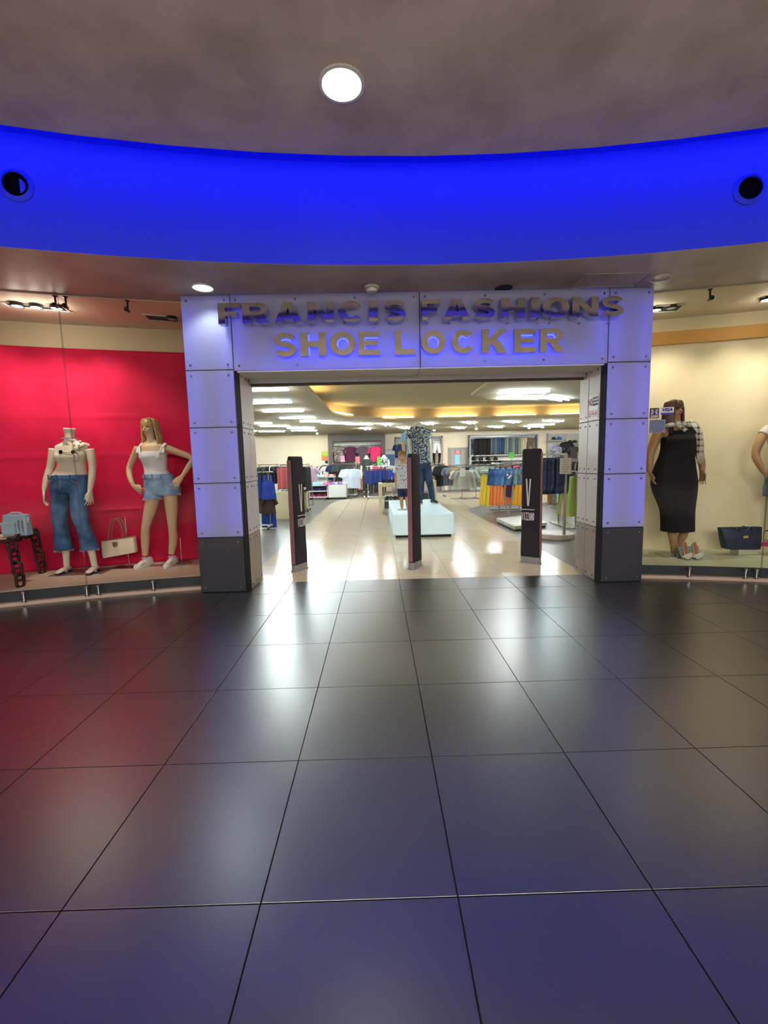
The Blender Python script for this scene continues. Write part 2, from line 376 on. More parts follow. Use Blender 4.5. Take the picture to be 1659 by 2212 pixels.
# glass panes: frameless, butt-jointed
def glass_mat():
    m = bpy.data.materials.new('shop_glass'); m.use_nodes = True; nt = m.node_tree; nt.nodes.clear()
    t = nt.nodes.new('ShaderNodeBsdfTransparent'); t.inputs[0].default_value = (0.93, 0.95, 0.94, 1)
    g = nt.nodes.new('ShaderNodeBsdfGlossy'); g.inputs['Roughness'].default_value = 0.02
    fr = nt.nodes.new('ShaderNodeFresnel'); fr.inputs[0].default_value = 1.14
    mx = nt.nodes.new('ShaderNodeMixShader'); o = nt.nodes.new('ShaderNodeOutputMaterial')
    nt.links.new(fr.outputs[0], mx.inputs[0]); nt.links.new(t.outputs[0], mx.inputs[1]); nt.links.new(g.outputs[0], mx.inputs[2]); nt.links.new(mx.outputs[0], o.inputs[0]); return m
m_glass = glass_mat(); m_gedge = M('glass_edge', '6f8a80', 0.2)
seamL = [aL0, ang(-5.55, R_GLASS), ang(-3.19, R_GLASS), aL1]
seamR = [aR0, ang(4.20, R_GLASS), ang(6.6, R_GLASS), aR1]
wn = 1
for seam in (seamL, seamR):
    for i in range(3):
        e = 0.0003
        w = ringbox(R_GLASS - 0.026, R_GLASS - 0.014, seam[i] + e, seam[i + 1] - e, 0.03, Z_SOF + 0.02, 10)
        w.mi = [1 if (k >= len(w.f) - 2) else 0 for k in range(len(w.f))]
        struct(w.build('window_%d' % wn, [m_glass, m_gedge])); wn += 1

# shop walls and ceiling
m_shopw = M('shop_wall_paint', 'ead9b8', 0.75, col2='ecddc0', scale=0.6)
m_shopc = M('shop_ceiling_paint', 'e0d6bc', 0.8)
struct(MB().box(-7.5, 11.5, 21.0, 21.2, 0, 3.2).build('wall_back', m_shopw))
struct(MB().box(-7.6, -7.5, 5.0, 21.2, 0, 3.2).build('wall_left', m_shopw))
struct(MB().box(11.5, 11.6, 4.0, 21.2, 0, 3.2).build('wall_right', m_shopw))
struct(ringbox(R_BACK + 0.13, R_BACK + 0.20, ang(-7.6, R_BACK), ang(-2.03, R_BACK), 0, 3.2).build('wall_front_left', m_shopw))
struct(ringbox(R_BACK + 0.13, R_BACK + 0.20, ang(2.98, R_BACK), ang(11.6, R_BACK), 0, 3.2).build('wall_front_right', m_shopw))
Z_SC = 2.75
def hole(d):
    h = [(-1.2 - d, 5.60)]
    h += [(1.2 - (2.4 + d) * math.cos(a), 11.9 + (2.4 + d) * math.sin(a)) for a in [PI / 2 * i / 12 for i in range(13)]]
    h += [(4.5, 14.3 + d), (10.6, 13.9 + d), (10.6, 11.2 - d), (3.3, 11.0 - d), (2.0 + d, 9.4 - d), (2.0 + d, 5.60)]
    return h
RI = R_BACK + 0.17
outer = [tuple(p.xy) for p in arc(RI, ang(-7.5, RI), ang(-2.03, RI), 10)] + [(-2.03, 5.45), (2.98, 5.45)] + [tuple(p.xy) for p in arc(RI, ang(2.98, RI), ang(11.5, RI), 14)] + [(11.5, 21.0), (-7.5, 21.0)]
sc = MB().plate([outer, hole(0)], lambda u, v, d: (u, v, Z_SC + d), 0.05)
cshop = struct(sc.build('ceiling_shop', m_shopc, smooth=20))
h2 = hole(0.25)
cw = MB().loft([[(p[0], p[1], Z_SC + 0.05) for p in h2], [(p[0], p[1], Z_SC + 0.34) for p in h2]], cap=False)
struct(cw.build('wall_cove', m_shopc, smooth=20))
struct(MB().prism(outer, Z_SC + 0.34, Z_SC + 0.40).build('ceiling_raised', m_shopc, None, 0))
struct(MB().box(XL0, XR1, 5.42, 5.56, 2.41, 3.2).build('wall_over_door', m_shopw))

# concourse behind: unseen fill discs added to light the mall, and the far side wall
e_disc = emis('fill_disc_glow', (1.0, 0.93, 0.84), L_DISC)
for k, (x, y) in enumerate([(-0.8, -2.9), (1.9, -2.9), (-0.8, -6.6), (1.9, -6.6), (-0.8, -10.5), (1.9, -10.5), (-6.9, -4.2), (-7.4, -8.0), (-7.0, -12), (8.4, -4.2), (8.8, -8.0), (9.0, -12)]):
    t = thing('unseen_fill_disc', 'added fill light disc over the concourse behind the viewer', 'ceiling light', (x, y, Z_UP - 0.11), 0, 'added fill light discs')
    MB().lathe([(0.0001, -0.02), (1.10, -0.02), (1.10, -0.005)], seg=28).build('diffuser', e_disc, t)
    MB().lathe([(1.101, -0.03), (1.15, -0.03), (1.15, 0.0), (1.101, 0.0), (1.101, -0.03)], seg=28).build('frame', M('disc_rim_white', 'dddddd', 0.5), t)
struct(MB().loft([[(*p.xy, 0), (*q.xy, 0), (*q.xy, Z_SOF + 0.1), (*p.xy, Z_SOF + 0.1)] for p, q in zip(arc(16.4, PI * 0.45, PI * 1.55, 60), arc(16.6, PI * 0.45, PI * 1.55, 60))]).build('wall_concourse', M('concourse_wall', '9a8f84', 0.6)))
# ------------------------------------------------------------------ entrance portal
def frosted(name, col, tr):
    m = bpy.data.materials.new(name); m.use_nodes = True; nt = m.node_tree; nt.nodes.clear()
    d = nt.nodes.new('ShaderNodeBsdfDiffuse'); d.inputs[0].default_value = lin(col)
    t = nt.nodes.new('ShaderNodeBsdfTranslucent'); t.inputs[0].default_value = lin(col)
    g = nt.nodes.new('ShaderNodeBsdfGlossy'); g.inputs['Roughness'].default_value = 0.35
    mx = nt.nodes.new('ShaderNodeMixShader'); mx.inputs[0].default_value = tr
    fr = nt.nodes.new('ShaderNodeFresnel'); fr.inputs[0].default_value = 1.35
    m2 = nt.nodes.new('ShaderNodeMixShader'); o = nt.nodes.new('ShaderNodeOutputMaterial')
    nt.links.new(d.outputs[0], mx.inputs[1]); nt.links.new(t.outputs[0], mx.inputs[2])
    nt.links.new(fr.outputs[0], m2.inputs[0]); nt.links.new(mx.outputs[0], m2.inputs[1]); nt.links.new(g.outputs[0], m2.inputs[2]); nt.links.new(m2.outputs[0], o.inputs[0]); return m
m_frost = frosted('frosted_glass', 'b4b8cc', 0.45)
m_white = M('white_cladding', 'd4d0cc', 0.42)
m_back = M('panel_backing', 'b0b2c0', 0.7)
m_steel = M('brushed_steel', '9a9a98', 0.3, 1.0)
m_chrome = M('polished_chrome', 'c9c9c9', 0.12, 1.0)
m_bolt = M('bolt_steel', '70727c', 0.3, 1.0)
def perf_mat(name, col, hole, scale, metal, rough, r=0.32):
    m = M(name, col, rough, metal); nt = m.node_tree; b = nt.nodes['Principled BSDF']
    tc = nt.nodes.new('ShaderNodeTexCoord'); v = nt.nodes.new('ShaderNodeTexVoronoi'); v.inputs['Scale'].default_value = scale; v.inputs['Randomness'].default_value = 0.0
    nt.links.new(tc.outputs['Object'], v.inputs['Vector'])
    lt = nt.nodes.new('ShaderNodeMath'); lt.operation = 'LESS_THAN'; lt.inputs[1].default_value = r; nt.links.new(v.outputs['Distance'], lt.inputs[0])
    mx = nt.nodes.new('ShaderNodeMix'); mx.data_type = 'RGBA'; mx.inputs[6].default_value = lin(col); mx.inputs[7].default_value = lin(hole)
    nt.links.new(lt.outputs[0], mx.inputs[0]); nt.links.new(mx.outputs[2], b.inputs['Base Color']); return m
m_perf_dark = perf_mat('perforated_charcoal', '3c3e46', '1c1d22', 90, 0.5, 0.45)
m_perf_black = perf_mat('perforated_black', '17181c', '6a6458', 62, 0.3, 0.5, 0.30)
m_perf_lite = perf_mat('perforated_steel', 'b9b2a4', '6c675e', 90, 0.7, 0.4)
e_panel = emis('panel_led_blue', (0.06, 0.06, 1.0), L_PANEL)
bolt_me = MB().lathe([(0.012, 0), (0.012, 0.006), (0.009, 0.010), (0.004, 0.010), (0.003, 0.007)], seg=10).mesh('bolt', m_bolt)
def bolt(parent, p, ax, s=1.0):
    o = inst('bolt', bolt_me, parent, p); o.rotation_euler = Vector((0, 0, 1)).rotation_difference(Vector(ax)).to_euler(); o.scale = (s, s, s); return o
def panel_front(parent, name, x0, x1, z0, z1, mat, y=YF, th=0.012, g=0.004, open_back=True, bolts=2):
    x0 += g; x1 -= g; z0 += g; z1 -= g; b = 0.003
    mb = MB().loft([[(x0, y + th, z0), (x1, y + th, z0), (x1, y + th, z1), (x0, y + th, z1)], [(x0, y + b, z0), (x1, y + b, z0), (x1, y + b, z1), (x0, y + b, z1)],
                    [(x0 + b, y, z0 + b), (x1 - b, y, z0 + b), (x1 - b, y, z1 - b), (x0 + b, y, z1 - b)]], cap=False)
    k = len(mb.v); mb.f.append((k - 4, k - 3, k - 2, k - 1)); mb.mi.append(0)
    if not open_back: mb.f.append((3, 2, 1, 0)); mb.mi.append(0)
    o = mb.build(name, mat, parent, 0)
    for i in range(bolts):
        for zz in (z0 + 0.05, z1 - 0.05):
            bolt(o, (x0 + 0.055 + (x1 - x0 - 0.11) * i / (bolts - 1), y, zz), (0, -1, 0))
    return o
def panel_side(parent, name, x, sgn, y0, y1, z0, z1, mat, th=0.012, g=0.004, bolts=True):
    y0 += g; y1 -= g; z0 += g; z1 -= g
    o = MB().box(min(x, x - sgn * th), max(x, x - sgn * th), y0, y1, z0, z1).build(name, mat, parent, 0, 0.002)
    if bolts:
        for yy in (y0 + 0.045, y1 - 0.045):
            for zz in (z0 + 0.05, z1 - 0.05): bolt(o, (x, yy, zz), (sgn, 0, 0), 0.8)
    return o
for sd, x0, x1, inner, desc in (('left', XL0, XL1, 1, 'pillar of frosted panels on dark perforated base beside the red window'), ('right', XR0, XR1, -1, 'blue glowing pillar of frosted panels on dark perforated base beside the cream window')):
    t = thing('entrance_pillar', desc, 'pillar', ((x0 + x1) / 2, YF, 0)); t.location = (0, 0, 0)
    xi = x1 if inner > 0 else x0; xo = x0 if inner > 0 else x1
    for k in range(5):
        if k == 4: continue
        panel_front(t, 'base_panel' if k == 0 else 'front_panel', x0, x1, PZ[k], PZ[k + 1], m_perf_dark if k == 0 else m_frost, open_back=k > 0)
    panel_front(t, 'front_panel', x0, x1, PZ[4], PZ[5], m_frost)
    MB().box(x0 + 0.03, x1 - 0.03, YF + 0.13, YF + 0.53, 0, PZ[5]).build('core', m_back, t, 0)
    for xs in (x0 + 0.06, x1 - 0.06):
        MB().box(xs - 0.008, xs + 0.008, YF + 0.09, YF + 0.10, 0.66, 3.05).build('light_strip', e_panel, t, 0)
    for zz in PZ[1:]:
        MB().box(x0 + 0.002, x1 - 0.002, YF + 0.0125, YF + 0.018, zz - 0.012, min(zz + 0.012, 3.162)).build('seam_light_stop', m_dark, t, 0)  # dark strip added behind each seam to stop LED light leaking out
    # outer return edge
    for k in range(5):
        panel_side(t, 'edge_panel', xo, -inner, YF + 0.02, YF + 0.20, PZ[k] if k else 0.0, PZ[k + 1], m_dark if k == 0 else m_white, bolts=False)
    MB().box(min(xo, xo + inner * 0.02), max(xo, xo + inner * 0.02), YF + 0.20, YF + 0.60, 0, PZ[5]).build('edge_backing', m_white, t, 0)
    # black perforated corner strip between front and jamb
    sx = xi + inner * 0.035
    MB().obox(((xi + sx) / 2, YF + 0.035, 1.2), ((sx - xi) / 2, 0.032, 0), (inner * 0.002, -0.003, 0), (0, 0, 1.2)).build('corner_mesh', m_perf_black, t, 0)
    for zz in PZ[1:4]:
        MB().obox(((xi + sx) / 2, YF + 0.032, zz), ((sx - xi) / 2 + 0.001, 0.034, 0), (inner * 0.003, -0.004, 0), (0, 0, 0.02)).build('corner_clip', m_dark, t, 0)
    MB().obox(((xi + sx) / 2, YF + 0.032, 0.30), ((sx - xi) / 2 + 0.001, 0.034, 0), (inner * 0.003, -0.004, 0), (0, 0, 0.30)).build('corner_base', m_dark, t, 0)
    for k in range(4):
        for y0, y1 in ((YF + 0.075, YF + 0.33), (YF + 0.335, YF + 0.56)):
            panel_side(t, 'jamb_base_panel' if k == 0 else 'jamb_panel', sx, inner, y0, y1, PZ[k], PZ[k + 1] if k < 3 else 2.41, m_perf_lite if k == 0 else m_white)
    MB().box(min(xi, sx - inner * 0.013), max(xi, sx - inner * 0.013), YF + 0.07, YF + 0.56, 0, 2.41).build('jamb_core', m_dark, t, 0)
# fascia
t = thing('sign_fascia', 'frosted backlit fascia panels carrying the shop name over the entrance', 'fascia')
for x0, x1 in ((XL1, 0.48), (0.48, XR0)):
    panel_front(t, 'fascia_panel', x0, x1, 2.39, 3.16, m_frost, bolts=4)
MB().box(XL1, XR0, YF + 0.14, YF + 0.20, 2.39, 3.16).build('backing', m_back, t, 0)
for xs in (XR0 - 0.07, XL1 + 0.05):
    MB().box(xs - 0.008, xs + 0.008, YF + 0.09, YF + 0.10, 2.45, 3.05).build('light_strip', e_panel, t, 0)
for xs in (XL1, 0.48, XR0):
    MB().box(xs - 0.012, xs + 0.012, YF + 0.0185, YF + 0.023, 2.39, 3.16).build('seam_light_stop', m_dark, t, 0)  # added blocker strips, keep the fascia seams from glowing
e_halo = emis('sign_led_blue', (0.06, 0.07, 1.0), L_HALO)
MB().box(-1.3, 2.3, YF + 0.11, YF + 0.12, 2.42, 2.44).build('light_strip', e_halo, t, 0)
MB().box(-0.9, 1.6, YF + 0.11, YF + 0.12, 2.60, 2.62).build('light_strip', e_halo, t, 0)
for x0, x1 in ((XL1 + 0.03, 0.48), (0.48, XR0 - 0.03)):
    MB().box(x0 + 0.003, x1 - 0.003, YF + 0.005, YF + 0.40, 2.378, 2.39).build('underside_panel', m_white, t, 0)
s = thing('shutter_housing', 'grey steel roller shutter housing under the fascia across the doorway', 'shutter')
MB().box(XL1 + 0.05, XR0 - 0.05, 5.20, 5.40, 2.33, 2.40).build('box', M('shutter_grey', 'a6a8b0', 0.45, 0.2), s, 0, 0.004)
MB().box(XL1 + 0.05, XR0 - 0.05, 5.23, 5.27, 2.305, 2.33).build('bottom_bar', M('shutter_dark', '3a332c', 0.5, 0.5), s, 0)

# ---- sign letters: own outlines
def arcpts(cx, cy, rx, ry, a0, a1, n=14): return [(cx + rx * math.cos(math.radians(a0 + (a1 - a0) * i / n)), cy + ry * math.sin(math.radians(a0 + (a1 - a0) * i / n))) for i in range(n + 1)]
def stroke(pts, w):
    L, Rr = [], []
    for i, p in enumerate(pts):
        a = pts[max(i - 1, 0)]; b = pts[min(i + 1, len(pts) - 1)]; dx, dy = b[0] - a[0], b[1] - a[1]; l = math.hypot(dx, dy) or 1
        L.append((p[0] - dy / l * w / 2, p[1] + dx / l * w / 2)); Rr.append((p[0] + dy / l * w / 2, p[1] - dx / l * w / 2))
    return L + Rr[::-1]
def glyph(ch, T=0.30):                     # unit box 0..1 x 0..1
    h = 0.215
    if ch == 'F': return [[(0, 0), (T, 0), (T, .38), (.82, .38), (.82, .60), (T, .60), (T, .78), (1, .78), (1, 1), (0, 1)]]
    if ch == 'E': return [[(0, 0), (1, 0), (1, .22), (T, .22), (T, .40), (.92, .40), (.92, .60), (T, .60), (T, .78), (.98, .78), (.98, 1), (0, 1)]]
    if ch == 'L': return [[(0, 0), (1, 0), (1, .23), (.36, .23), (.36, 1), (0, 1)]]
    if ch == 'I': return [[(0, 0), (1, 0), (1, 1), (0, 1)]]
    if ch == 'H': return [[(0, 0), (T, 0), (T, .38), (1 - T, .38), (1 - T, 0), (1, 0), (1, 1), (1 - T, 1), (1 - T, .62), (T, .62), (T, 1), (0, 1)]]
    if ch == 'N': return [[(0, 0), (.27, 0), (.27, .60), (.71, 0), (1, 0), (1, 1), (.73, 1), (.73, .40), (.29, 1), (0, 1)]]
    if ch == 'K': return [[(0, 0), (.29, 0), (.29, .27), (.40, .39), (.65, 0), (1, 0), (.61, .60), (.97, 1), (.60, 1), (.29, .62), (.29, 1), (0, 1)]]
    if ch == 'A': return [[(0, 0), (.28, 0), (.335, .17), (.665, .17), (.72, 0), (1, 0), (.66, 1), (.34, 1)], [(.41, .38), (.59, .38), (.50, .74)]]
    if ch == 'O': return [arcpts(.5, .5, .5, .5, 0, 352, 43), arcpts(.5, .5, .225, .27, 0, 348, 29)]
    if ch == 'C': return [arcpts(.5, .5, .5, .5, 42, 322, 34) + arcpts(.5, .5, .225, .265, 318, 46, 24)]
    if ch == 'S':
        c = arcpts(.50, .705, .34, .185, 18, 250, 16) + arcpts(.50, .295, .34, .185, 70, -162, 16)
        return [stroke(c, .235)]
    if ch == 'R':
        return [[(0, 0), (.28, 0), (.28, .38), (.40, .38), (.66, 0), (1, 0), (.70, .43)] + arcpts(.62, .705, .30, .295, -60, 90, 12) + [(0, 1)],
                [(.28, .58)] + arcpts(.58, .685, .085, .105, -90, 90, 8) + [(.28, .79)]]
    if ch == 'V': return [[(.37, 0), (.63, 0), (1, 1), (.80, 1), (.5, .19), (.20, 1), (0, 1)]]
    if ch == 'Z': return [[(0, 0), (1, 0), (1, .12), (.30, .12), (1, .90), (1, 1), (0, 1), (0, .88), (.68, .88), (0, .10)]]
def letter(parent, ch, xa, xb, ya, yb, Y, depth, mat, halo=0):
    """xa..xb / ya..yb: photo span of the front face; the face is built at real distance Y"""
    a = P(xa, yb, Y); b = P(xb, ya, Y)
    w = b.x - a.x; hh = b.z - a.z
    mb = MB().plate(glyph(ch), lambda u, v, d: (a.x + u * w, Y + d, a.z + v * hh), depth)
    o = mb.build('letter', mat, parent, 0)
    if halo:
        hm = MB().plate(glyph(ch), lambda u, v, d: (a.x + (0.06 + u * 0.88) * w, Y + depth + 0.002 + d, a.z + (0.06 + v * 0.88) * hh), 0.003)
        hm.build('halo_light', emis('halo_led', (0.03, 0.04, 1.0), halo), o, 0)
    return o
m_mirror = M('mirror_steel', 'b9b6b2', 0.05, 1.0)
t1 = thing('sign_lettering', 'mirror steel lettering FRANCIS FASHIONS, upper line of the sign', 'lettering')
row1 = [('F', 472, 518), ('R', 524, 582), ('A', 593, 651), ('N', 665, 720), ('C', 731, 785), ('I', 797, 815), ('S', 829, 878),
        ('F', 911, 952), ('A', 958, 1016), ('S', 1022, 1072), ('H', 1083, 1135), ('I', 1147, 1166), ('O', 1172, 1231), ('N', 1236, 1294), ('S', 1298, 1351)]
for ch, xa, xb in row1:
    yb = 704 - (xa - 472) * 0.0205; ya = 654 - (xa - 472) * 0.0185
    letter(t1, ch, xa, xb, ya, yb - 4, YF - 0.13, 0.085, m_mirror)
t2 = thing('sign_lettering', 'mirror steel lettering SHOE LOCKER with blue halo, lower line of the sign', 'lettering')
row2 = [('S', 591, 640), ('H', 650, 704), ('O', 713, 768), ('E', 775, 820), ('L', 853, 896), ('O', 910, 963), ('C', 976, 1027), ('K', 1041, 1096), ('E', 1111, 1158), ('R', 1167, 1220)]
for ch, xa, xb in row2:
    yb = 770 - (xa - 591) * 0.0175; ya = 718 - (xa - 591) * 0.0165
    letter(t2, ch, xa, xb, ya, yb, YF - 0.09, 0.05, m_mirror, L_HALO)
for tt, z, xs, y in ((t1, 2.98, [x[1] for x in row1], YF - 0.045), (t2, 2.66, [x[1] for x in row2], YF - 0.04)):
    for xa in xs:
        p = P(xa + 12, 700 if tt is t1 else 740, YF)
        MB().lathe([(0.005, 0), (0.005, 0.05)], (p.x, YF, p.z), 8, ax=(0, -1, 0)).build('standoff', m_bolt, tt)
# ------------------------------------------------------------------ lamps
m_trim = M('lamp_trim_white', 'd5d5d0', 0.4)
m_reflect = M('lamp_reflector', 'e8e8e8', 0.15, 1.0)
def downlight(name, label, p, r, e, watts, spot=110, col=(1.0, 0.97, 0.92), tgt=(0, 0, -1)):
    t = thing(name, label, 'downlight', p)
    MB().lathe([(r, -0.002), (r * 1.18, -0.002), (r * 1.18, -0.012), (r * 1.02, -0.014), (r, -0.004)], seg=28).build('trim_ring', m_trim, t)
    MB().lathe([(0.0001, -0.006), (r, -0.006), (r, -0.003)], seg=28).build('lens', emis(name + '_glow', col, e), t)
    lamp('lamp', 'SPOT', (0, 0, -0.03), watts, col, r * 0.8, (tgt[0], tgt[1], -1), spot, 0.6, t)
    return t
p = G(738, 180, Z_UP); downlight('ceiling_downlight', 'large bright round downlight in the grey plaster ceiling', p, 0.125, 9, W_DOWN * 0.15, 150)
p = G(438, 620, Z_SOF); downlight('soffit_downlight', 'lit round downlight in the soffit above the left pillar', p, 0.095, 2.2, W_DOWN, 120, (0.86, 0.97, 1.0))
p = G(1427, 600, Z_SOF); t = thing('soffit_downlight', 'unlit round downlight in the soffit above the right window', 'downlight', p)
MB().lathe([(0.085, -0.002), (0.10, -0.002), (0.10, -0.012), (0.087, -0.014), (0.085, -0.004)], seg=24).build('trim_ring', m_trim, t)
MB().lathe([(0.0001, -0.005), (0.085, -0.005), (0.085, -0.003)], seg=24).build('lens', M('unlit_lens', '8d8474', 0.3), t)
p = G(803, 620, Z_SOF); t = thing('smoke_detector', 'white round smoke detector on the soffit above the sign', 'smoke detector', p)
MB().lathe([(0.075, 0), (0.075, -0.018), (0.06, -0.022)], seg=24).build('base', m_trim, t)
MB().lathe([(0.055, -0.022), (0.05, -0.05), (0.03, -0.058), (0.0001, -0.06)], seg=24).build('sensor_cap', m_trim, t)
p = G(1088, 622, Z_SOF); t = thing('ceiling_opening', 'dark round opening in the soffit above the sign', 'opening', p)
MB().lathe([(0.0001, -0.002), (0.075, -0.002), (0.075, -0.004), (0.09, -0.006), (0.09, -0.001)], seg=24).build('rim', m_dark, t)
c4 = [G(1262, 595, Z_SOF), G(1398, 592, Z_SOF), G(1372, 617, Z_SOF), G(1232, 622, Z_SOF)]
t = thing('access_hatch', 'square plaster access hatch in the soffit near the right pillar', 'hatch', (2.37, 4.6, Z_SOF)); t.location = (0, 0, 0)
MB().box(2.07, 2.70, 4.46, 4.76, Z_SOF - 0.006, Z_SOF - 0.001).build('lid', m_plaster, t, 0, 0.002)
fr = MB()
for x0, x1, y0, y1 in ((2.05, 2.72, 4.44, 4.455), (2.05, 2.72, 4.765, 4.78), (2.05, 2.065, 4.455, 4.765), (2.705, 2.72, 4.455, 4.765)): fr.box(x0, x1, y0, y1, Z_SOF - 0.009, Z_SOF - 0.001)
fr.build('frame', M('hatch_frame', '9a928a', 0.5), t, 0)
for px, py, lab in ((37, 402, 'black air nozzle in the blue band, left end'), (1617, 410, 'black air nozzle in the blue band, right end')):
    # on the drum wall: walk the ray to the wall
    d = ray(px, py); o3 = Vector((0, 0, CAM_H)); s_ = 1.0
    while ((o3 + d * s_).xy - CC).length < R_DRUM: s_ += 0.002
    q = o3 + d * s_; nrm = (CC - q.xy).normalized(); ax = (nrm.x, nrm.y, 0)
    t = thing('air_nozzle', lab, 'air nozzle', (0, 0, 0))
    MB().lathe([(0.085, 0.0), (0.12, 0.0), (0.12, 0.012), (0.09, 0.035), (0.085, 0.0)], q, 28, ax=ax).build('collar', m_drum, t)
    MB().lathe([(0.082, 0.002), (0.082, 0.03), (0.07, 0.028), (0.06, 0.004), (0.0001, 0.004)], q, 28, ax=ax).build('nozzle', M('nozzle_black', '050506', 0.9, spec=0.05), t)

# window spot lamps
m_fix = M('fixture_black', '1b1a1a', 0.5)
e_ar = emis('window_lamp_glow', (1.0, 0.93, 0.82), 30)
def fixture(name, label, corners, lamps_px, lit, watts=0, tgt=None, col=(1, 0.9, 0.75)):
    c = [G(*q, Z_SOF - 0.012) for q in corners]; ctr = sum(c, Vector()) / 4
    t = thing(name, label, 'spot fixture', ctr)
    u = (c[1] - c[0]) / 2; v = (c[3] - c[0]) / 2
    fr = MB()
    for sgn in (-1, 1):
        fr.obox(v * sgn + Vector((0, 0, -0.006)), u * 1.06, v.normalized() * 0.008, (0, 0, 0.006)); fr.obox(u * sgn + Vector((0, 0, -0.006)), v * 1.06, u.normalized() * 0.008, (0, 0, 0.006))
    fr.build('frame', m_trim, t, 0)
    MB().obox((0, 0, -0.002), u, v, (0, 0, 0.002)).build('recess', m_fix, t, 0)
    for i, (px, py) in enumerate(lamps_px):
        q = G(px, py, Z_SOF - 0.03) - ctr; on = lit[i]
        MB().lathe([(0.0001, -0.012), (0.045, -0.012), (0.052, 0.0), (0.052, 0.02)], q, 20).build('lamp_head', (e_ar if on else M('lamp_off_glass', 'a8a49c', 0.25)), t)
        MB().lathe([(0.053, -0.016), (0.062, -0.016), (0.062, 0.02), (0.053, 0.02), (0.053, -0.016)], q, 20).build('lamp_ring', m_fix, t)
        if on and watts:
            lamp('lamp', 'SPOT', q + Vector((0, 0, -0.05)), watts, col, 0.04, (q + (Vector(tgt[i]) - (ctr + q))), 84, 1.0, t); lamp('spill', 'POINT', q + Vector((0, 0, -0.06)), watts * .03, col, 0.04, None, parent=t)
    return t
wl = lambda R, x, z: tuple(pol(R, ang(x, R), z))
fixture('recessed_spot_fixture', 'recessed fixture with three lit lamps above the red window', [(2, 651), (140, 665), (152, 672), (20, 660)], [(37, 659), (78, 662), (122, 664)], [1, 1, 1], W_BAY_L,
        [wl(R_BACK, -5.0, 1.6), wl(R_BACK, -4.0, 1.6), wl(R_BACK, -3.2, 1.6)])
fixture('recessed_spot_fixture', 'recessed fixture with unlit lamp above the red window by the left pillar', [(308, 678), (378, 684), (392, 695), (320, 690)], [(371, 688)], [0])
fixture('recessed_spot_fixture', 'recessed fixture above the cream window beside the right pillar, one lamp lit', [(1420, 660), (1478, 657), (1462, 670), (1408, 674)], [(1417, 668), (1450, 664)], [1, 0], W_BAY_R, [wl(R_BACK, 4.3, 1.2), None])
fixture('recessed_spot_fixture', 'lit recessed fixture above the cream window at the right edge', [(1648, 640), (1720, 632), (1710, 648), (1640, 652)], [(1656, 646), (1690, 643)], [1, 1], W_BAY_R * .55, [wl(R_BACK, 4.5, 1.6), wl(R_BACK, 5.2, 1.3)])

# shop ceiling: recessed fittings with two tubes
e_tube = emis('fluorescent_tube', (0.94, 1.0, 1.0), L_TUBE)
e_tubeb = emis('fluorescent_tube_cool', (0.72, 0.93, 1.0), L_TUBE)
m_tray = M('light_tray_grey', '8c8c88', 0.5)
def shop_light(px, py, rz, L=1.05, cool=False, lab=None):
    q = G(px, py, Z_SC)
    t = thing('ceiling_light', lab, 'ceiling light', (q.x, q.y, Z_SC), math.radians(rz), 'twin tube lights of the shop ceiling')
    MB().box(-L / 2, L / 2, -0.14, 0.14, -0.008, -0.001).build('tray', m_tray, t, 0)
    for y in (-0.085, 0.085):
        MB().tube([(-L / 2 + 0.03, y, -0.022), (L / 2 - 0.03, y, -0.022)], 0.015, 8).build('tube', e_tubeb if cool else e_tube, t)
LT = [(560, 839, 0, 0), (578, 867, 0, 1), (612, 886, 2, 0), (643, 901, 0, 1), (683, 909, 14, 0), (727, 913, 25, 1), (775, 915, 28, 0), (553, 913, 8, 0), (594, 919, 14, 0), (650, 923, 12, 0), (587, 931, 15, 1), (657, 929, 15, 1),
      (834, 916, 80, 0), (872, 923, 70, 1), (790, 925, 80, 0), (923, 914, 68, 0), (1013, 912, 62, 1), (1104, 910, 50, 1), (1195, 908, 35, 0), (990, 923, 60, 0), (1070, 921, 50, 0), (1150, 920, 40, 1),
      (1130, 845, 0, 0), (1122, 858, 12, 0), (1199, 859, 42, 1)]
def ordinal(i): return ['first', 'second', 'third', 'fourth', 'fifth', 'sixth', 'seventh', 'eighth', 'ninth', 'tenth', 'eleventh', 'twelfth'][i]
for i, (px, py, rz, c) in enumerate(LT):
    if i < 7: lab = '%s twin tube light in the long left row, counted from the entrance' % ordinal(i)
    elif i < 12: lab = '%s twin tube light of the short far-left group near the back wall' % ordinal(i - 7)
    elif i < 22: lab = '%s twin tube light beyond the cove, counted from the left' % ordinal(sorted(range(12, 22), key=lambda k: LT[k][0]).index(i))
    else: lab = ['broad level twin tube light nearest the entrance on the right', 'twin tube light on the right, just behind the nearest one', 'bluish slanted twin tube light high on the right by the jamb'][i - 22]
    shop_light(px, py, rz, 1.05, bool(c), lab)
# more fittings of the same rows beyond the frame keep the room lit
for k, (x, y) in enumerate([(-5, 8.5), (-5, 11.5), (-5, 14.5), (-5.2, 17.5), (6.2, 9), (6.5, 17.5), (9, 9), (9, 12), (9, 15.5), (9, 18.5), (4.6, 7.6), (-3.6, 7.0)]):
    t = thing('ceiling_light', 'twin tube light of the shop ceiling outside the doorway view', 'ceiling light', (x, y, Z_SC), 0, 'twin tube lights out of the doorway view')
    MB().box(-0.52, 0.52, -0.14, 0.14, -0.008, -0.001).build('tray', m_tray, t, 0)
    for yy in (-0.065, 0.065): MB().tube([(-0.49, yy, -0.022), (0.49, yy, -0.022)], 0.015, 8).build('tube', e_tube, t)
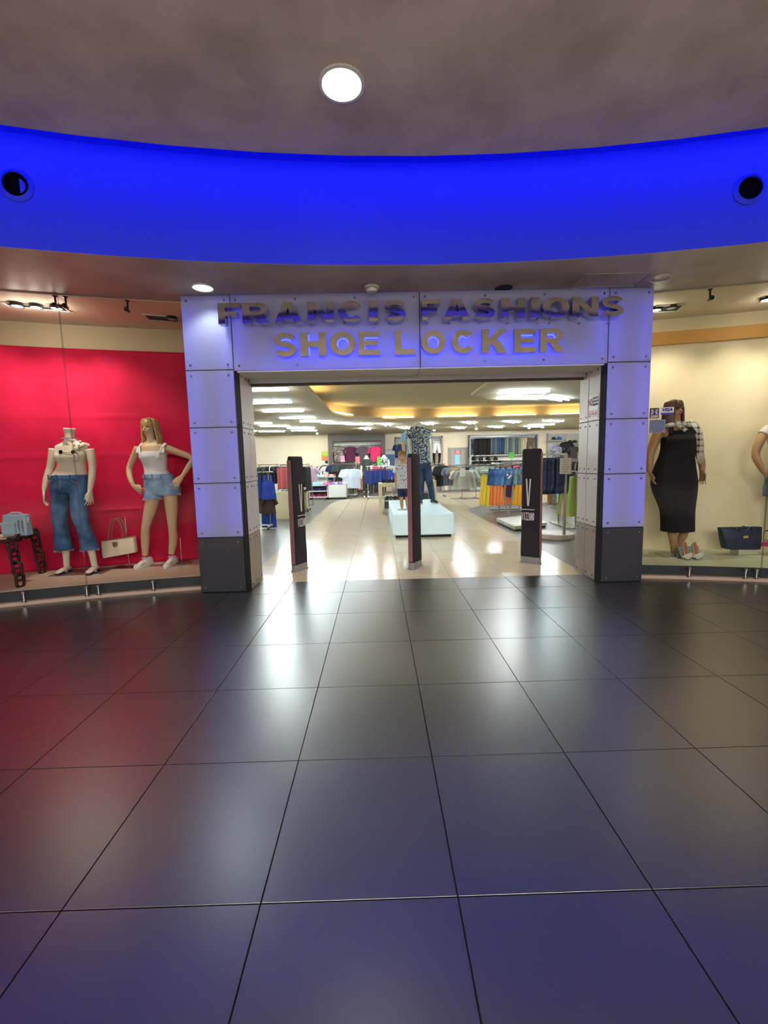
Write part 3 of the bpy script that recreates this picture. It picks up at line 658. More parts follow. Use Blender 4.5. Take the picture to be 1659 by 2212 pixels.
# cove tubes
e_cove = emis('cove_tube_warm', (1.0, 0.68, 0.26), L_COVE); e_covec = emis('cove_tube_cool', (0.6, 0.95, 1.0), L_COVE * 0.7)
hp = hole(0.13)
def cove_tube(a, b, m, lab): tag(MB().tube([(a[0], a[1], Z_SC + 0.075), (b[0], b[1], Z_SC + 0.075)], 0.018, 8).build('cove_tube', m), lab, 'light tube', 'tubes in the shop ceiling cove')
def lerp(a, b, t): return (a[0] + (b[0] - a[0]) * t, a[1] + (b[1] - a[1]) * t)
cove_tube((-1.33, 7.2), (-1.33, 8.3), e_covec, 'cool white cove tube along the left ceiling step near the entrance')
cove_tube((-1.33, 9.4), (-1.33, 10.6), e_cove, 'warm cove tube along the straight left ceiling step')
cove_tube((-1.15, 12.6), (-0.7, 13.4), e_cove, 'warm cove tube in the bend of the left ceiling step')
cove_tube((0.2, 14.08), (1.2, 14.42), e_cove, 'warm cove tube at the end of the ceiling bend')
for k, x in enumerate((2.0, 3.9, 5.6, 7.2)):
    cove_tube((x, 14.43 - 0.0 * x - max(0, x - 4.5) * 0.066), (x + 1.25, 14.43 - max(0, x + 1.25 - 4.5) * 0.066), e_cove, '%s warm cove tube of the far straight step, from the left' % ordinal(k))

for k, x in enumerate((-0.6, 0.5, 1.6)):
    downlight('shop_downlight', '%s recessed downlight of the raised shop ceiling just inside the doorway, from the left' % ordinal(k), Vector((x, 6.3, Z_SC + .34)), .09, 12, 24, 130, (1.0, .90, .74))
# ------------------------------------------------------------------ display mannequins
def ering(c, rx, ry, n=22, e=2.3, ax=None, ay=None):
    c = Vector(c); ax = ax or Vector((1, 0, 0)); ay = ay or Vector((0, 1, 0)); R = []
    for j in range(n):
        t = 2 * PI * j / n; cx, sx = math.cos(t), math.sin(t)
        R.append(c + ax * (rx * math.copysign(abs(cx) ** (2 / e), cx)) + ay * (ry * math.copysign(abs(sx) ** (2 / e), sx)))
    return R
def smooth_rows(rows, k=3):                # catmull interpolation of tuples
    out = []
    for i in range(len(rows) - 1):
        p0 = rows[max(i - 1, 0)]; p1 = rows[i]; p2 = rows[i + 1]; p3 = rows[min(i + 2, len(rows) - 1)]
        for j in range(k):
            t = j / k
            out.append(tuple(0.5 * ((2 * b) + (c - a) * t + (2 * a - 5 * b + 4 * c - d) * t * t + (3 * b - a - 3 * c + d) * t ** 3) for a, b, c, d in zip(p0, p1, p2, p3)))
    out.append(tuple(rows[-1])); return out
def torso(mb, rows, Y, off=0.0, k=3, cap=True, wob=0.0, seed=0, n=26, ws=0.945):
    """rows: (py, pxl, pxr, half depth, y shift) outline of the trunk as photographed, at real distance Y"""
    rings = []
    for i, (py, xl, xr, ry, dy) in enumerate(smooth_rows(rows, k)):
        a = P(xl, py, Y); b = P(xr, py, Y); c = (a + b) / 2; c.y += dy
        r = ering(c, (b.x - a.x) / 2 * ws + off, ry + off, n)
        if wob:
            r = [p + (p - c).normalized() * wob * mnoise.noise(Vector((p.x * 14 + seed, p.y * 10, p.z * 9))) for p in r]
        rings.append(r)
    mb.loft(rings, cap); return rings
def chain(pts, rad, k=3):                  # smooth a joint chain: points (x,y,z) + radii
    rows = [tuple(p) + ((r, r) if not hasattr(r, '__len__') else tuple(r)) for p, r in zip(pts, rad)]
    s = smooth_rows(rows, k); return [Vector(q[:3]) for q in s], [(q[3], q[4]) for q in s]
def limb(mb, pts, rad, k=3, seg=14):
    p, r = chain(pts, rad, k); mb.tube(p, r, seg)
def hand(mb, wrist, tip, side, s=1.0, curl=0.35, fwd=Vector((0, -1, 0))):
    """wrist -> tip axis; side: unit vector from little finger to thumb; palm faces along the third axis"""
    wrist, tip = Vector(wrist), Vector(tip); ax = (tip - wrist).normalized(); L = (tip - wrist).length
    side = (Vector(side) - ax * Vector(side).dot(ax)).normalized(); nrm = ax.cross(side).normalized()
    if nrm.dot(fwd) < 0: nrm = -nrm
    w = 0.040 * s
    mb.tube([wrist, wrist + ax * L * 0.16, wrist + ax * L * 0.34, wrist + ax * L * 0.50], [(0.026 * s, 0.020 * s), (0.036 * s, 0.017 * s), (w, 0.015 * s), (w, 0.012 * s)], 12, ref=tuple(nrm))
    for i, (o, l) in enumerate(((-0.030, 0.78), (-0.010, 0.93), (0.010, 1.0), (0.030, 0.95))):
        b = wrist + ax * L * 0.46 + side * (o * s); e = l * L * 0.52
        p = [b, b + ax * e * 0.4 + nrm * e * 0.06 * curl, b + ax * e * 0.72 + nrm * e * 0.25 * curl, b + ax * e * 0.95 + nrm * e * 0.55 * curl]
        p = [q + side * (o * 0.25 * j) for j, q in enumerate(p)]
        mb.tube(p, [0.0095 * s, 0.009 * s, 0.008 * s, 0.0065 * s], 8)
    b = wrist + ax * L * 0.16 + side * 0.026 * s
    mb.tube([b, b + ax * L * 0.16 + side * 0.020 * s + nrm * 0.008, b + ax * L * 0.32 + side * 0.026 * s + nrm * 0.014, b + ax * L * 0.43 + side * 0.024 * s + nrm * 0.018], [0.013 * s, 0.011 * s, 0.0095 * s, 0.007 * s], 8)
def foot(mb, ankle, toe, s=1.0, w=0.042):
    ankle, toe = Vector(ankle), Vector(toe); h = Vector((ankle.x, ankle.y, toe.z)); f = (toe - h); f.z = 0; L = f.length; f.normalize()
    back = h - f * 0.05 * s
    pts = [back + Vector((0, 0, 0.028)), h + Vector((0, 0, 0.030)), h + f * L * 0.45 + Vector((0, 0, 0.026)), h + f * L * 0.8 + Vector((0, 0, 0.016)), h + f * L + Vector((0, 0, 0.010))]
    mb.tube(pts, [(0.026 * s, 0.024 * s), (0.034 * s, 0.030 * s), (w * 0.9 * s, 0.026 * s), (w * s, 0.016 * s), (w * 0.6 * s, 0.009 * s)], 14, ref=(0, 0, 1))
def head(mb, top, chin, turn=0.0, tilt=0.0, face=True):
    """face looks towards -y, turned by turn"""
    top, chin = Vector(top), Vector(chin); H = (top - chin).length; c = (top + chin) / 2 + Vector((0, 0.015, 0))
    R = Matrix.Rotation(turn, 3, 'Z') @ Matrix.Rotation(tilt, 3, 'Y')
    def q(x, y, z): return c + R @ Vector((x * H, y * H, z * H))
    mb.ell(q(0, 0.06, 0.12), (0.335 * H, 0.40 * H, 0.37 * H), 18, 12, rot=R)
    mb.ell(q(0, -0.06, -0.12), (0.26 * H, 0.27 * H, 0.36 * H), 18, 12, rot=R)
    mb.ell(q(0, -0.18, -0.41), (0.11 * H, 0.10 * H, 0.085 * H), 12, 8, rot=R)
    if face:
        mb.tube([q(0, -0.30, 0.07), q(0, -0.36, -0.05), q(0, -0.42, -0.12), q(0, -0.33, -0.15)], [0.03 * H, 0.035 * H, 0.05 * H, 0.04 * H], 8)
        for s in (-1, 1):
            mb.ell(q(0.13 * s, -0.29, 0.10), (0.085 * H, 0.04 * H, 0.03 * H), 10, 6, rot=R)
            mb.ell(q(0.33 * s, 0.04, -0.05), (0.03 * H, 0.07 * H, 0.11 * H), 10, 6, rot=R)
            mb.ell(q(0.17 * s, -0.22, -0.13), (0.09 * H, 0.07 * H, 0.08 * H), 10, 6, rot=R)
        mb.tube([q(-0.11, -0.30, -0.25), q(0, -0.345, -0.245), q(0.11, -0.30, -0.25)], [0.015 * H, 0.032 * H, 0.015 * H], 8)
    return q, H
def face_paint(parent, q, H, R=None, iris='3a2a20', lip='a8695c', brow='5a4230'):
    mb = MB()
    for s in (-1, 1): mb.ell(q(0.125 * s, -0.307, 0.035), (0.055 * H, 0.022 * H, 0.024 * H), 10, 6)
    mb.build('eyes', M('mannequin_eye_' + iris, iris, 0.3), parent)
    mb = MB()
    for s in (-1, 1): mb.tube([q(0.06 * s, -0.335, 0.115), q(0.14 * s, -0.325, 0.14), q(0.22 * s, -0.265, 0.115)], [0.008 * H, 0.011 * H, 0.005 * H], 6)
    mb.build('eyebrows', M('mannequin_brow_' + brow, brow, 0.7), parent)
    mb = MB().tube([q(-0.10, -0.325, -0.245), q(-0.04, -0.365, -0.232), q(0, -0.37, -0.240), q(0.04, -0.365, -0.232), q(0.10, -0.325, -0.245)], [0.008 * H, 0.021 * H, 0.021 * H, 0.021 * H, 0.008 * H], 8)
    mb.tube([q(-0.09, -0.325, -0.256), q(0, -0.365, -0.275), q(0.09, -0.325, -0.256)], [0.008 * H, 0.022 * H, 0.008 * H], 8)
    mb.build('lips', M('mannequin_lip_' + lip, lip, 0.4), parent)
def hair_strands(parent, q, H, mat, side_z, back_z, fringe=0.02, flow=None, dens=70, name='hair', part=False, wide=1.15, front=.24):
    """long straight hair as many overlapping locks from the crown; side_z: tip height at the sides"""
    mb = MB(); rnd = random.Random(5)
    mb.ell(q(0, 0.07, 0.15), (0.375 * H, 0.43 * H, 0.385 * H), 20, 12)
    for i in range(dens):
        a = -PI * front + (PI * (1 + 2 * front)) * i / (dens - 1)          # from beside one eye round the back to the other
        x, y = -math.cos(a), math.sin(a)
        j = rnd.uniform(-0.03, 0.02); rx, ry = 0.42 + j, 0.44 + j
        zt = (side_z + (back_z - side_z) * max(0, y)) + rnd.uniform(-0.08, 0.06)
        fl = (flow(x, y) if flow else (0, 0))
        p0 = q(0.05 * x, 0.06 + 0.1 * y, 0.50); p1 = q(rx * x * 0.85, 0.07 + ry * y * 0.85, 0.36); p2 = q(rx * x, 0.06 + ry * y, 0.02)
        p3 = q(rx * 1.10 * x + fl[0] * 0.4, 0.06 + ry * 1.05 * y + fl[1] * 0.4, -0.45)
        pe = q(rx * wide * x + fl[0], 0.06 + ry * 1.08 * y + fl[1], zt)
        mb.tube([p0, p1, p2, p3, pe], [(0.03 * H, 0.03 * H), (0.055 * H, 0.045 * H), (0.06 * H, 0.04 * H), (0.055 * H, 0.035 * H), (0.03 * H, 0.012 * H)], 6)
    nf = 15
    for i in range(nf):                    # fringe
        x = -0.27 + 0.54 * i / (nf - 1)
        if part and abs(x - 0.02) < 0.05: continue
        mb.tube([q(x * 0.3, 0.02, 0.505), q(x * 0.85, -0.19, 0.43), q(x * 1.02, -0.315 + abs(x) * 0.25, 0.25), q(x * 1.06, -0.335 + abs(x) * 0.30, fringe + rnd.uniform(-0.02, 0.03))],
                [(0.025 * H, 0.02 * H), (0.035 * H, 0.02 * H), (0.032 * H, 0.016 * H), (0.012 * H, 0.007 * H)], 6)
    return mb.build(name, mat, parent)
m_skinA = M('mannequin_ivory', 'd9c7b4', 0.38, 0, 0.4)
m_skinB = M('mannequin_tan', 'c9a987', 0.42, 0, 0.4)
m_skinC = M('mannequin_brown', 'a9825c', 0.45, 0, 0.4)
m_skinW = M('mannequin_white', 'e3ded2', 0.4, 0, 0.4)
def denim(name, c1, c2, sc=7.0): return M(name, c1, 0.85, 0, 0.2, col2=c2, scale=sc, lo=0.35, hi=0.72, bump=0.25, bscale=160, detail=5)
m_jeans = denim('denim_mid_blue', '2d4a73', '5a7da8'); m_jshort = denim('denim_light_blue', '6d88b0', '9fb4cf', 9); m_jdark = denim('denim_dark', '223047', '38506f')
m_top = M('cream_knit', 'd6c5b3', 0.8); m_wtank = M('white_jersey', 'dcd8dc', 0.75)
m_gold = M('thread_gold', 'b59a62', 0.6)
m_blonde = M('blonde_hair', '8c6a3c', 0.42, 0, 0.5, col2='c9a76c', scale=30, lo=0.3, hi=0.75, stretch=(6, 6, 0.5))
m_brownh = M('brown_hair', '3a2418', 0.4, 0, 0.5, col2='5c3a26', scale=30, lo=0.3, hi=0.75, stretch=(6, 6, 0.5))
m_clear = M('clear_base_plate', 'b9c4c0', 0.15, 0, 0.5)

def lj(px, py, Y, dy=0.0):                  # joint seen at a photo pixel, at distance Y (+dy)
    p = P(px, py, Y); p.y += dy; return p

# --- A: headless, cream top, cropped jeans
YA = 5.30
t = thing('mannequin', 'headless ivory mannequin in cream top and cropped flared jeans in the red window', 'mannequin', (0, 0, 0))
b = MB()
rowsA = [(950, 140, 165, .05, .01), (957, 128, 178, .052, .01), (963, 116, 191, .062, .01), (970, 119, 188, .08, 0), (978, 122, 186, .092, 0), (988, 124, 186, .10, -.01), (1000, 127, 183, .088, 0), (1012, 124, 185, .085, 0), (1030, 114, 187, .095, 0), (1050, 111, 188, .10, .01), (1056, 114, 186, .09, .01)]
torso(b, rowsA, YA)
def bust(mb, px, py, Y, dx, r, dy):
    for s in (-1, 1): mb.ell(lj(px + s * dx, py, Y, dy), (r, r * .85, r * .95), 14, 10)
bust(b, 154, 987, YA, 15, .068, -.058)
limb(b, [lj(151, 960, YA), lj(151, 946, YA), lj(150, 934, YA)], [.060, .052, .056]); b.tube([lj(150, 936, YA), lj(150, 925, YA)], [.056, .066], 16)
la = [lj(115, 969, YA), lj(113, 990, YA), lj(108, 1012, YA), lj(103, 1036, YA, -.02), lj(101, 1058, YA, -.04)]; ra = [lj(194, 970, YA), lj(198, 990, YA), lj(200, 1010, YA), lj(200, 1036, YA, -.02), lj(199, 1060, YA, -.04)]
limb(b, la, [.048, .046, .040, .037, .026]); limb(b, ra, [.048, .046, .040, .037, .026])
hand(b, lj(101, 1057, YA, -.04), lj(104, 1094, YA, -.06), (0.4, -1, 0), 1.0, 0.7, Vector((1, 0, 0))); hand(b, lj(199, 1059, YA, -.04), lj(203, 1093, YA, -.06), (-0.4, -1, 0), 1.0, 0.7, Vector((-1, 0, 0)))
lgL = [lj(130, 1062, YA), lj(131, 1090, YA), lj(130, 1118, YA), lj(136, 1150, YA), lj(141, 1190, YA, .01), lj(143, 1224, YA, .01)]
lgR = [lj(170, 1062, YA), lj(173, 1090, YA), lj(181, 1120, YA, -.05), lj(190, 1150, YA, -.04), lj(200, 1190, YA, -.02), lj(206, 1224, YA, -.01)]
limb(b, lgL, [.085, .078, .058, .055, .040, .034]); limb(b, lgR, [.085, .078, .058, .055, .040, .034])
fz = Z_PLAT + 0.022
aL = lgL[-1].copy(); aR = lgR[-1].copy()
for a_, tx in ((aL, -.01), (aR, .015)):
    a_.z = fz + .06; foot(b, a_, (a_.x + tx, a_.y - .17, fz))
remesh(b, 'body', m_skinA, t)
b = MB(); torso(b, [(963, 128, 176, .088, -.005), (974, 121, 186, .098, -.005), (988, 123, 187, .108, -.012), (1000, 126, 184, .094, 0), (1014, 122, 186, .09, 0), (1026, 113, 188, .10, 0), (1029, 113, 188, .102, 0)], YA, .006, cap=False, wob=.004); bust(b, 154, 987, YA, 15, .073, -.060)
b.tube([lj(176, 966, YA, -.085), lj(184, 958, YA, -.02), lj(185, 960, YA, .06)], [(.022, .007)] * 3, 8)
for i in range(5): b.ell(lj(172 + 3.4 * i, 962 + 9 * math.sin(i), YA, -.10), (.016, .012, .02), 8, 6)
b.build('top', m_top, t)
b = MB()
b.tube([lj(151 + 17 * math.cos(a_), 948 + 2 * math.sin(a_), YA, .055 * math.sin(a_)) for a_ in [2 * PI * i / 16 for i in range(16)]], .006, 6, closed=True)
for dx in (-1, 1): b.tube([lj(150, 949, YA, -.06), lj(150 + dx * 2, 958, YA, -.075), lj(149 + dx * 3, 974, YA, -.10)], [(.008, .004)] * 3, 6)
b.build('choker', M('choker_grey', '8f8a90', 0.6), t)
b = MB()
for x in (146.5, 172.5): b.lathe([(.0001, .004), (.022, .004), (.024, 0), (.022, -.004), (.0001, -.004)], lj(x, 977, YA, -.118), 18, ax=(0, -1, 0))
b.build('sunglass_lenses', M('sunglass_black', '121214', 0.15), t)
MB().tube([lj(150, 977.5, YA, -.118), lj(160, 978.5, YA, -.122), lj(169, 977.5, YA, -.118)], .004, 6).build('sunglass_bridge', m_gold, t)
b = MB(); torso(b, [(1027, 113, 188, .100, 0), (1040, 111, 189, .112, .005), (1056, 108, 190, .118, .01), (1064, 110, 190, .105, .01)], YA, .005)
def leg_cloth(mb, rows, Y, k=3, n=18):
    mb.loft([ering(lj((xl + xr) / 2, py, Y, dy), (P(xr, py, Y).x - P(xl, py, Y).x) / 2, ry, n, 2.2) for py, xl, xr, ry, dy in smooth_rows(rows, k)])
leg_cloth(b, [(1056, 110, 150, .10, .01), (1076, 111, 147, .09, .005), (1098, 113, 145, .08, 0), (1120, 115, 146, .073, -.01), (1140, 118, 146, .070, -.005), (1165, 119, 151, .078, 0), (1188, 119, 154, .088, .005)], YA)
leg_cloth(b, [(1056, 150, 189, .10, .01), (1076, 153, 190, .09, 0), (1098, 158, 191, .08, -.03), (1120, 164, 195, .075, -.05), (1140, 172, 200, .070, -.04), (1165, 176, 208, .080, -.02), (1186, 177, 213, .088, -.01)], YA)
j = remesh(b, 'jeans', m_jeans, t, 0.008, 3)
b = MB(); torso(b, [(1026, 113, 188, .104, 0), (1034, 112, 188.5, .112, 0)], YA, .010, k=2, cap=False); b.build('waistband', denim('denim_band', '34517c', '4d6f9c'), j)
b = MB()
for x in (120, 137, 165, 182): b.obox(lj(x, 1030, YA, -.118), (.006, 0, 0), (0, .004, 0), (0, 0, .028))
b.build('belt_loops', denim('denim_band', '34517c', '4d6f9c'), j)
MB().lathe([(.0001, .006), (.009, .006), (.009, 0)], lj(147, 1030, YA, -.121), 12, ax=(0, -1, 0)).build('button', m_steel, j)
b = MB()
b.tube([lj(147, 1034, YA, -.13), lj(148, 1048, YA, -.142), lj(146, 1056, YA, -.14)], .0022, 5)
for s0, x0 in ((1, 118), (-1, 182)): b.tube([lj(x0 - s0 * 1, 1042, YA, -.118), lj(x0 + s0 * 6, 1041, YA, -.132), lj(x0 + s0 * 12, 1036, YA, -.13)], .0022, 5)
b.build('stitching', m_gold, j)
b = MB(); rnd = random.Random(2)
for xl, xr, py, dy in ((119, 155, 1188, .005), (177, 213, 1186, -.01)):
    c_ = lj((xl + xr) / 2, py, YA, dy); rx = (P(xr, py, YA).x - P(xl, py, YA).x) / 2
    for i in range(46):
        a_ = 2 * PI * i / 46; p_ = c_ + Vector((rx * math.cos(a_), .088 * math.sin(a_), .006)); b.tube([p_, p_ + Vector((rnd.uniform(-.006, .006), rnd.uniform(-.004, .004), -rnd.uniform(.015, .035)))], [.003, .0012], 4)
b.build('frayed_hem', m_jshort, j)
def flipflop(a_, tx, name_lab, mat_s, mat_t):
    th = thing('flip_flop', name_lab, 'shoe', (a_.x + tx * .5, a_.y - .05, Z_PLAT + .004))
    sole = [(.042 * math.cos(u) * (1.0 if math.sin(u) < 0 else .85), .135 * math.sin(u)) for u in [2 * PI * i / 24 for i in range(24)]]
    MB().prism(sole, 0, .016).build('sole', mat_s, th, 30)
    q = MB().tube([(-.035, .0, .014), (-.025, -.03, .05), (0, -.075, .045), (.025, -.03, .05), (.035, 0, .014)], [(.014, .004)] * 5, 8); q.build('straps', mat_t, th)
    MB().ell((0, -.07, .05), (.022, .016, .012), 10, 6).build('bow', mat_t, th)
m_ffs = M('sole_dark_navy', '2c2f3a', 0.7); m_fft = M('strap_silver', 'c9ccd2', 0.35, 0.3)
flipflop(aL, -.01, 'silver flip flop on the left foot of the jeans mannequin', m_ffs, m_fft); flipflop(aR, .015, 'silver flip flop on the right foot of the jeans mannequin', m_ffs, m_fft)
bp = G(165, 1252, Z_PLAT); tag(MB().box(-.30, .30, -.13, .20, 0, .004).build('base_plate', M('base_plate_dark', '6e5c54', 0.3), None, 0, 0, (aL.x + .18, aL.y - .02, Z_PLAT), .12), 'flat dark base plate under the jeans mannequin', 'base plate')

# --- B: blonde mannequin in tank top and denim shorts
YB = 5.52
t = thing('mannequin', 'blonde mannequin in white tank top and denim shorts with hands on hips', 'mannequin')
b = MB()
torso(b, [(950, 319, 338, .045, .015), (957, 308, 350, .052, .01), (964, 296, 363, .07, .005), (974, 300, 362, .088, 0), (986, 303, 361, .105, -.012), (1000, 308, 360, .088, 0), (1016, 313, 361, .078, 0), (1032, 311, 375, .092, 0), (1050, 312, 384, .108, .01), (1066, 316, 386, .10, .01)], YB)
limb(b, [lj(328, 962, YB, .01), lj(326, 948, YB, .01), lj(324, 934, YB, .01)], [.058, .048, .05])
bust(b, 332, 986, YB, 14, .064, -.055)
q, H = head(b, lj(321, 903, YB), lj(322, 943, YB, -.02), -0.25, 0.0)
limb(b, [lj(298, 967, YB), lj(289, 984, YB, .02), lj(276, 1010, YB, .04), lj(281, 1030, YB, 0), lj(294, 1050, YB, -.06)], [.045, .042, .036, .034, .024])
limb(b, [lj(361, 968, YB), lj(380, 976, YB, .02), lj(411, 990, YB, .05), lj(405, 1008, YB, .03), lj(395, 1030, YB, -.03)], [.045, .042, .036, .034, .024])
hand(b, lj(293, 1049, YB, -.06), lj(320, 1064, YB, -.10), (0.3, -.2, 1), .95, 0.5, Vector((0, 1, 0))); hand(b, lj(396, 1028, YB, -.03), lj(378, 1058, YB, -.10), (-.8, -.2, 0.4), .95, 0.4, Vector((0, 1, 0)))
lL = [lj(331, 1060, YB), lj(328, 1090, YB, -.01), lj(319, 1135, YB, -.04), lj(315, 1165, YB, -.01), lj(313, 1200, YB, .01)]; lR = [lj(368, 1058, YB), lj(370, 1090, YB), lj(373, 1135, YB, -.01), lj(373, 1165, YB, .02), lj(367, 1198, YB, .04)]
limb(b, lL, [.082, .078, .052, .052, .036]); limb(b, lR, [.082, .078, .052, .052, .036])
fA, fB = lL[-1].copy(), lR[-1].copy(); fA.z = fB.z = Z_PLAT + .08
foot(b, fA, (fA.x - .04, fA.y - .14, Z_PLAT + .022)); foot(b, fB, (fB.x - .01, fB.y - .15, Z_PLAT + .022))
remesh(b, 'body', m_skinB, t, 0.0062)
face_paint(t, q, H, iris='4a3a30', lip='a9796a', brow='6a5236')
hair_strands(t, q, H, m_blonde, -1.35, -2.05, 0.10, lambda x, y: (0.14 if x > 0 else 0.0, 0.02), 84, wide=1.04, front=.10)
b = MB(); torso(b, [(975, 303, 360, .094, 0), (986, 303, 361, .110, -.012), (1000, 308, 360, .092, 0), (1016, 313, 361, .083, 0), (1030, 311, 373, .094, 0)], YB, .006, cap=False, wob=.003); bust(b, 332, 986, YB, 14, .070, -.057)
for x0, x1, x2 in ((303, 306, 312), (361, 357, 350)):
    b.tube([lj(x2, 982, YB, -.105), lj(x1, 966, YB, -.07), lj(x1, 957, YB, 0), lj(x1, 968, YB, .075)], [(.016, .004)] * 4, 8)
    b.tube([lj(x0 + (2 if x0 < 330 else -2), 978, YB, -.09), lj(x1, 968, YB, -.068)], [(.02, .004)] * 2, 8)
b.build('tank_top', m_wtank, t)
b = MB(); torso(b, [(1027, 311, 372, .098, 0), (1040, 311, 380, .108, .005), (1052, 311, 386, .118, .01), (1064, 313, 388, .115, .01), (1070, 316, 386, .10, .01)], YB, .006)
leg_cloth(b, [(1050, 312, 350, .10, .01), (1064, 313, 350, .102, 0), (1077, 312, 351, .104, -.01)], YB); leg_cloth(b, [(1046, 350, 388, .10, .01), (1058, 351, 389, .105, 0), (1068, 352, 389, .106, 0)], YB)
j = remesh(b, 'denim_shorts', m_jshort, t, 0.007, 3)
b = MB(); torso(b, [(1024, 310, 371, .10, 0), (1032, 310, 376, .106, 0)], YB, .010, k=2, cap=False); b.build('waistband', m_jshort, j)
b = MB()
for x in (322, 338, 357): b.obox(lj(x, 1028, YB, -.118), (.005, 0, 0), (0, .004, 0), (0, 0, .026))
b.tube([lj(340, 1034, YB, -.128), lj(342, 1048, YB, -.14), lj(340, 1056, YB, -.138)], .002, 5)
b.build('belt_loops', denim('denim_band2', '5f7aa4', '8aa2c2'), j)
b = MB(); rnd = random.Random(3)
for xl, xr, py, dy in ((312, 351, 1077, -.01), (352, 389, 1068, 0)):
    c_ = lj((xl + xr) / 2, py, YB, dy); rx = (P(xr, py, YB).x - P(xl, py, YB).x) / 2
    for i in range(50):
        a_ = 2 * PI * i / 50; p_ = c_ + Vector((rx * math.cos(a_), .105 * math.sin(a_), .006)); b.tube([p_, p_ + Vector((rnd.uniform(-.006, .006), rnd.uniform(-.004, .004), -rnd.uniform(.012, .03)))], [.003, .0012], 4)
b.build('frayed_hem', M('fray_white', 'c9d0dc', 0.9), j)
b = MB()
for k in range(7): b.tube([q(.0, 0, 0) * 0 + lj(366 + k * .8, 1050 + k * 1.3, YB, -.118), lj(374, 1050 + k * 1.4, YB, -.112)], .0016, 4)
b.build('distress_threads', M('fray_white', 'c9d0dc', 0.9), j)
for i in range(6): pass
MB().tube([lj(293 + 7 * math.cos(a_), 1045 + 3 * math.sin(a_), YB, -.05 + .03 * math.sin(a_)) for a_ in [2 * PI * i / 14 for i in range(14)]], .003, 6, closed=True).build('bracelet', m_chrome, t)
def sneaker(p, rz, lab, z):
    th = thing('sneaker', lab, 'shoe', (p.x, p.y, z), rz)
    out = [(.044 * math.cos(u) * (1 if math.sin(u) < 0 else .8), -.045 + .14 * math.sin(u)) for u in [2 * PI * i / 26 for i in range(26)]]
    MB().prism(out, 0, .026).build('sole', M('sneaker_sole', 'd8d6d0', 0.6), th, 30, .004)
    b = MB(); prof = [(.09, .034, .085, .040), (.055, .036, .095, .045), (.01, .038, .088, .045), (-.05, .040, .062, .040), (-.11, .040, .045, .030), (-.155, .034, .036, .018), (-.178, .018, .030, .008)]
    rings = []
    for y_, w_, h_, _ in smooth_rows(prof, 2): rings.append([(w_ * math.cos(a_), y_, .024 + max(0, h_ * math.sin(a_))) for a_ in [PI * i / 10 for i in range(11)]] + [(0, y_, .024)])
    b.loft(rings); b.build('upper', M('sneaker_canvas', 'dedbd6', 0.8), th)
    b = MB()
    for k in range(4):
        y_ = -.02 - .026 * k; z_ = .112 - .011 * k; b.tube([(-.024, y_, z_ - .018), (0, y_ - .006, z_), (.024, y_, z_ - .018)], .0035, 6)
    for s0 in (-1, 1): b.tube([(0, -.01, .118), (s0 * .022, -.018, .128), (s0 * .03, -.035, .112), (s0 * .006, -.02, .116)], .0028, 5)
    b.build('laces', M('lace_white', 'efeeea', 0.8), th)
sneaker(fA, -0.30, 'white laced sneaker on the left foot of the blonde mannequin', Z_PLAT); sneaker(fB, -0.06, 'white laced sneaker on the right foot of the blonde mannequin', Z_PLAT)
tg = thing('mannequin_stand', 'round clear glass base plate with support rod behind the blonde mannequin', 'stand', (fB.x + .02, fB.y + .10, Z_PLAT))
MB().lathe([(.19, 0), (.19, .004), (.185, .006), (.0001, .006)], seg=32).build('glass_disc', M('smoked_glass_plate', '8c7a70', 0.12), tg)
MB().tube([(.05, .02, .005), (.05, .02, .34), (.01, -.03, .36)], .004, 8).build('rod', m_chrome, tg)

# --- C: brown bob, long dark dress, plaid scarf
YC = 5.42
t = thing('mannequin', 'curvy mannequin with brown bob in long dark navy dress and plaid scarf', 'mannequin')
b = MB()
torso(b, [(910, 1448, 1472, .05, .01), (917, 1434, 1486, .06, .01), (926, 1422, 1500, .085, .01), (938, 1424, 1497, .11, 0), (952, 1430, 1492, .135, -.02), (968, 1430, 1492, .125, -.01), (985, 1426, 1496, .12, 0), (1010, 1416, 1500, .135, .01), (1040, 1410, 1506, .15, .02), (1065, 1416, 1504, .14, .02)], YC, ws=.90)
limb(b, [lj(1461, 922, YC, .01), lj(1460, 910, YC, .01), lj(1459, 898, YC, .01)], [.064, .056, .058])
bust(b, 1461, 952, YC, 15, .082, -.080)
q, H = head(b, lj(1456, 864, YC), lj(1460, 905, YC, -.02), 0.3)
limb(b, [lj(1424, 931, YC), lj(1415, 952, YC), lj(1405, 980, YC), lj(1401, 1002, YC, -.02), lj(1400, 1020, YC, -.03)], [.058, .056, .048, .042, .030]); limb(b, [lj(1497, 929, YC), lj(1504, 952, YC), lj(1510, 978, YC), lj(1513, 1000, YC, -.02), lj(1513, 1018, YC, -.03)], [.058, .056, .048, .042, .030])
hand(b, lj(1400, 1018, YC, -.03), lj(1407, 1049, YC, -.06), (-.3, -1, 0), 1.0, 0.3, Vector((1, 0, 0))); hand(b, lj(1513, 1016, YC, -.03), lj(1511, 1049, YC, -.05), (.3, -1, 0), 1.0, 0.4, Vector((-1, 0, 0)))
lL = [lj(1443, 1060, YC), lj(1444, 1100, YC), lj(1452, 1148, YC), lj(1456, 1178, YC), lj(1457, 1192, YC)]; lR = [lj(1478, 1060, YC), lj(1478, 1100, YC), lj(1480, 1148, YC, .02), lj(1476, 1172, YC, .06), lj(1474, 1186, YC, .08)]
limb(b, lL, [.10, .075, .056, .044, .044]); limb(b, lR, [.10, .075, .056, .040, .040])
for a_ in (lL[-1], lR[-1]): z_ = a_.copy(); z_.z = Z_PLAT + .08; foot(b, z_, (z_.x - .01, z_.y - .16, Z_PLAT + .014))
remesh(b, 'body', m_skinC, t)
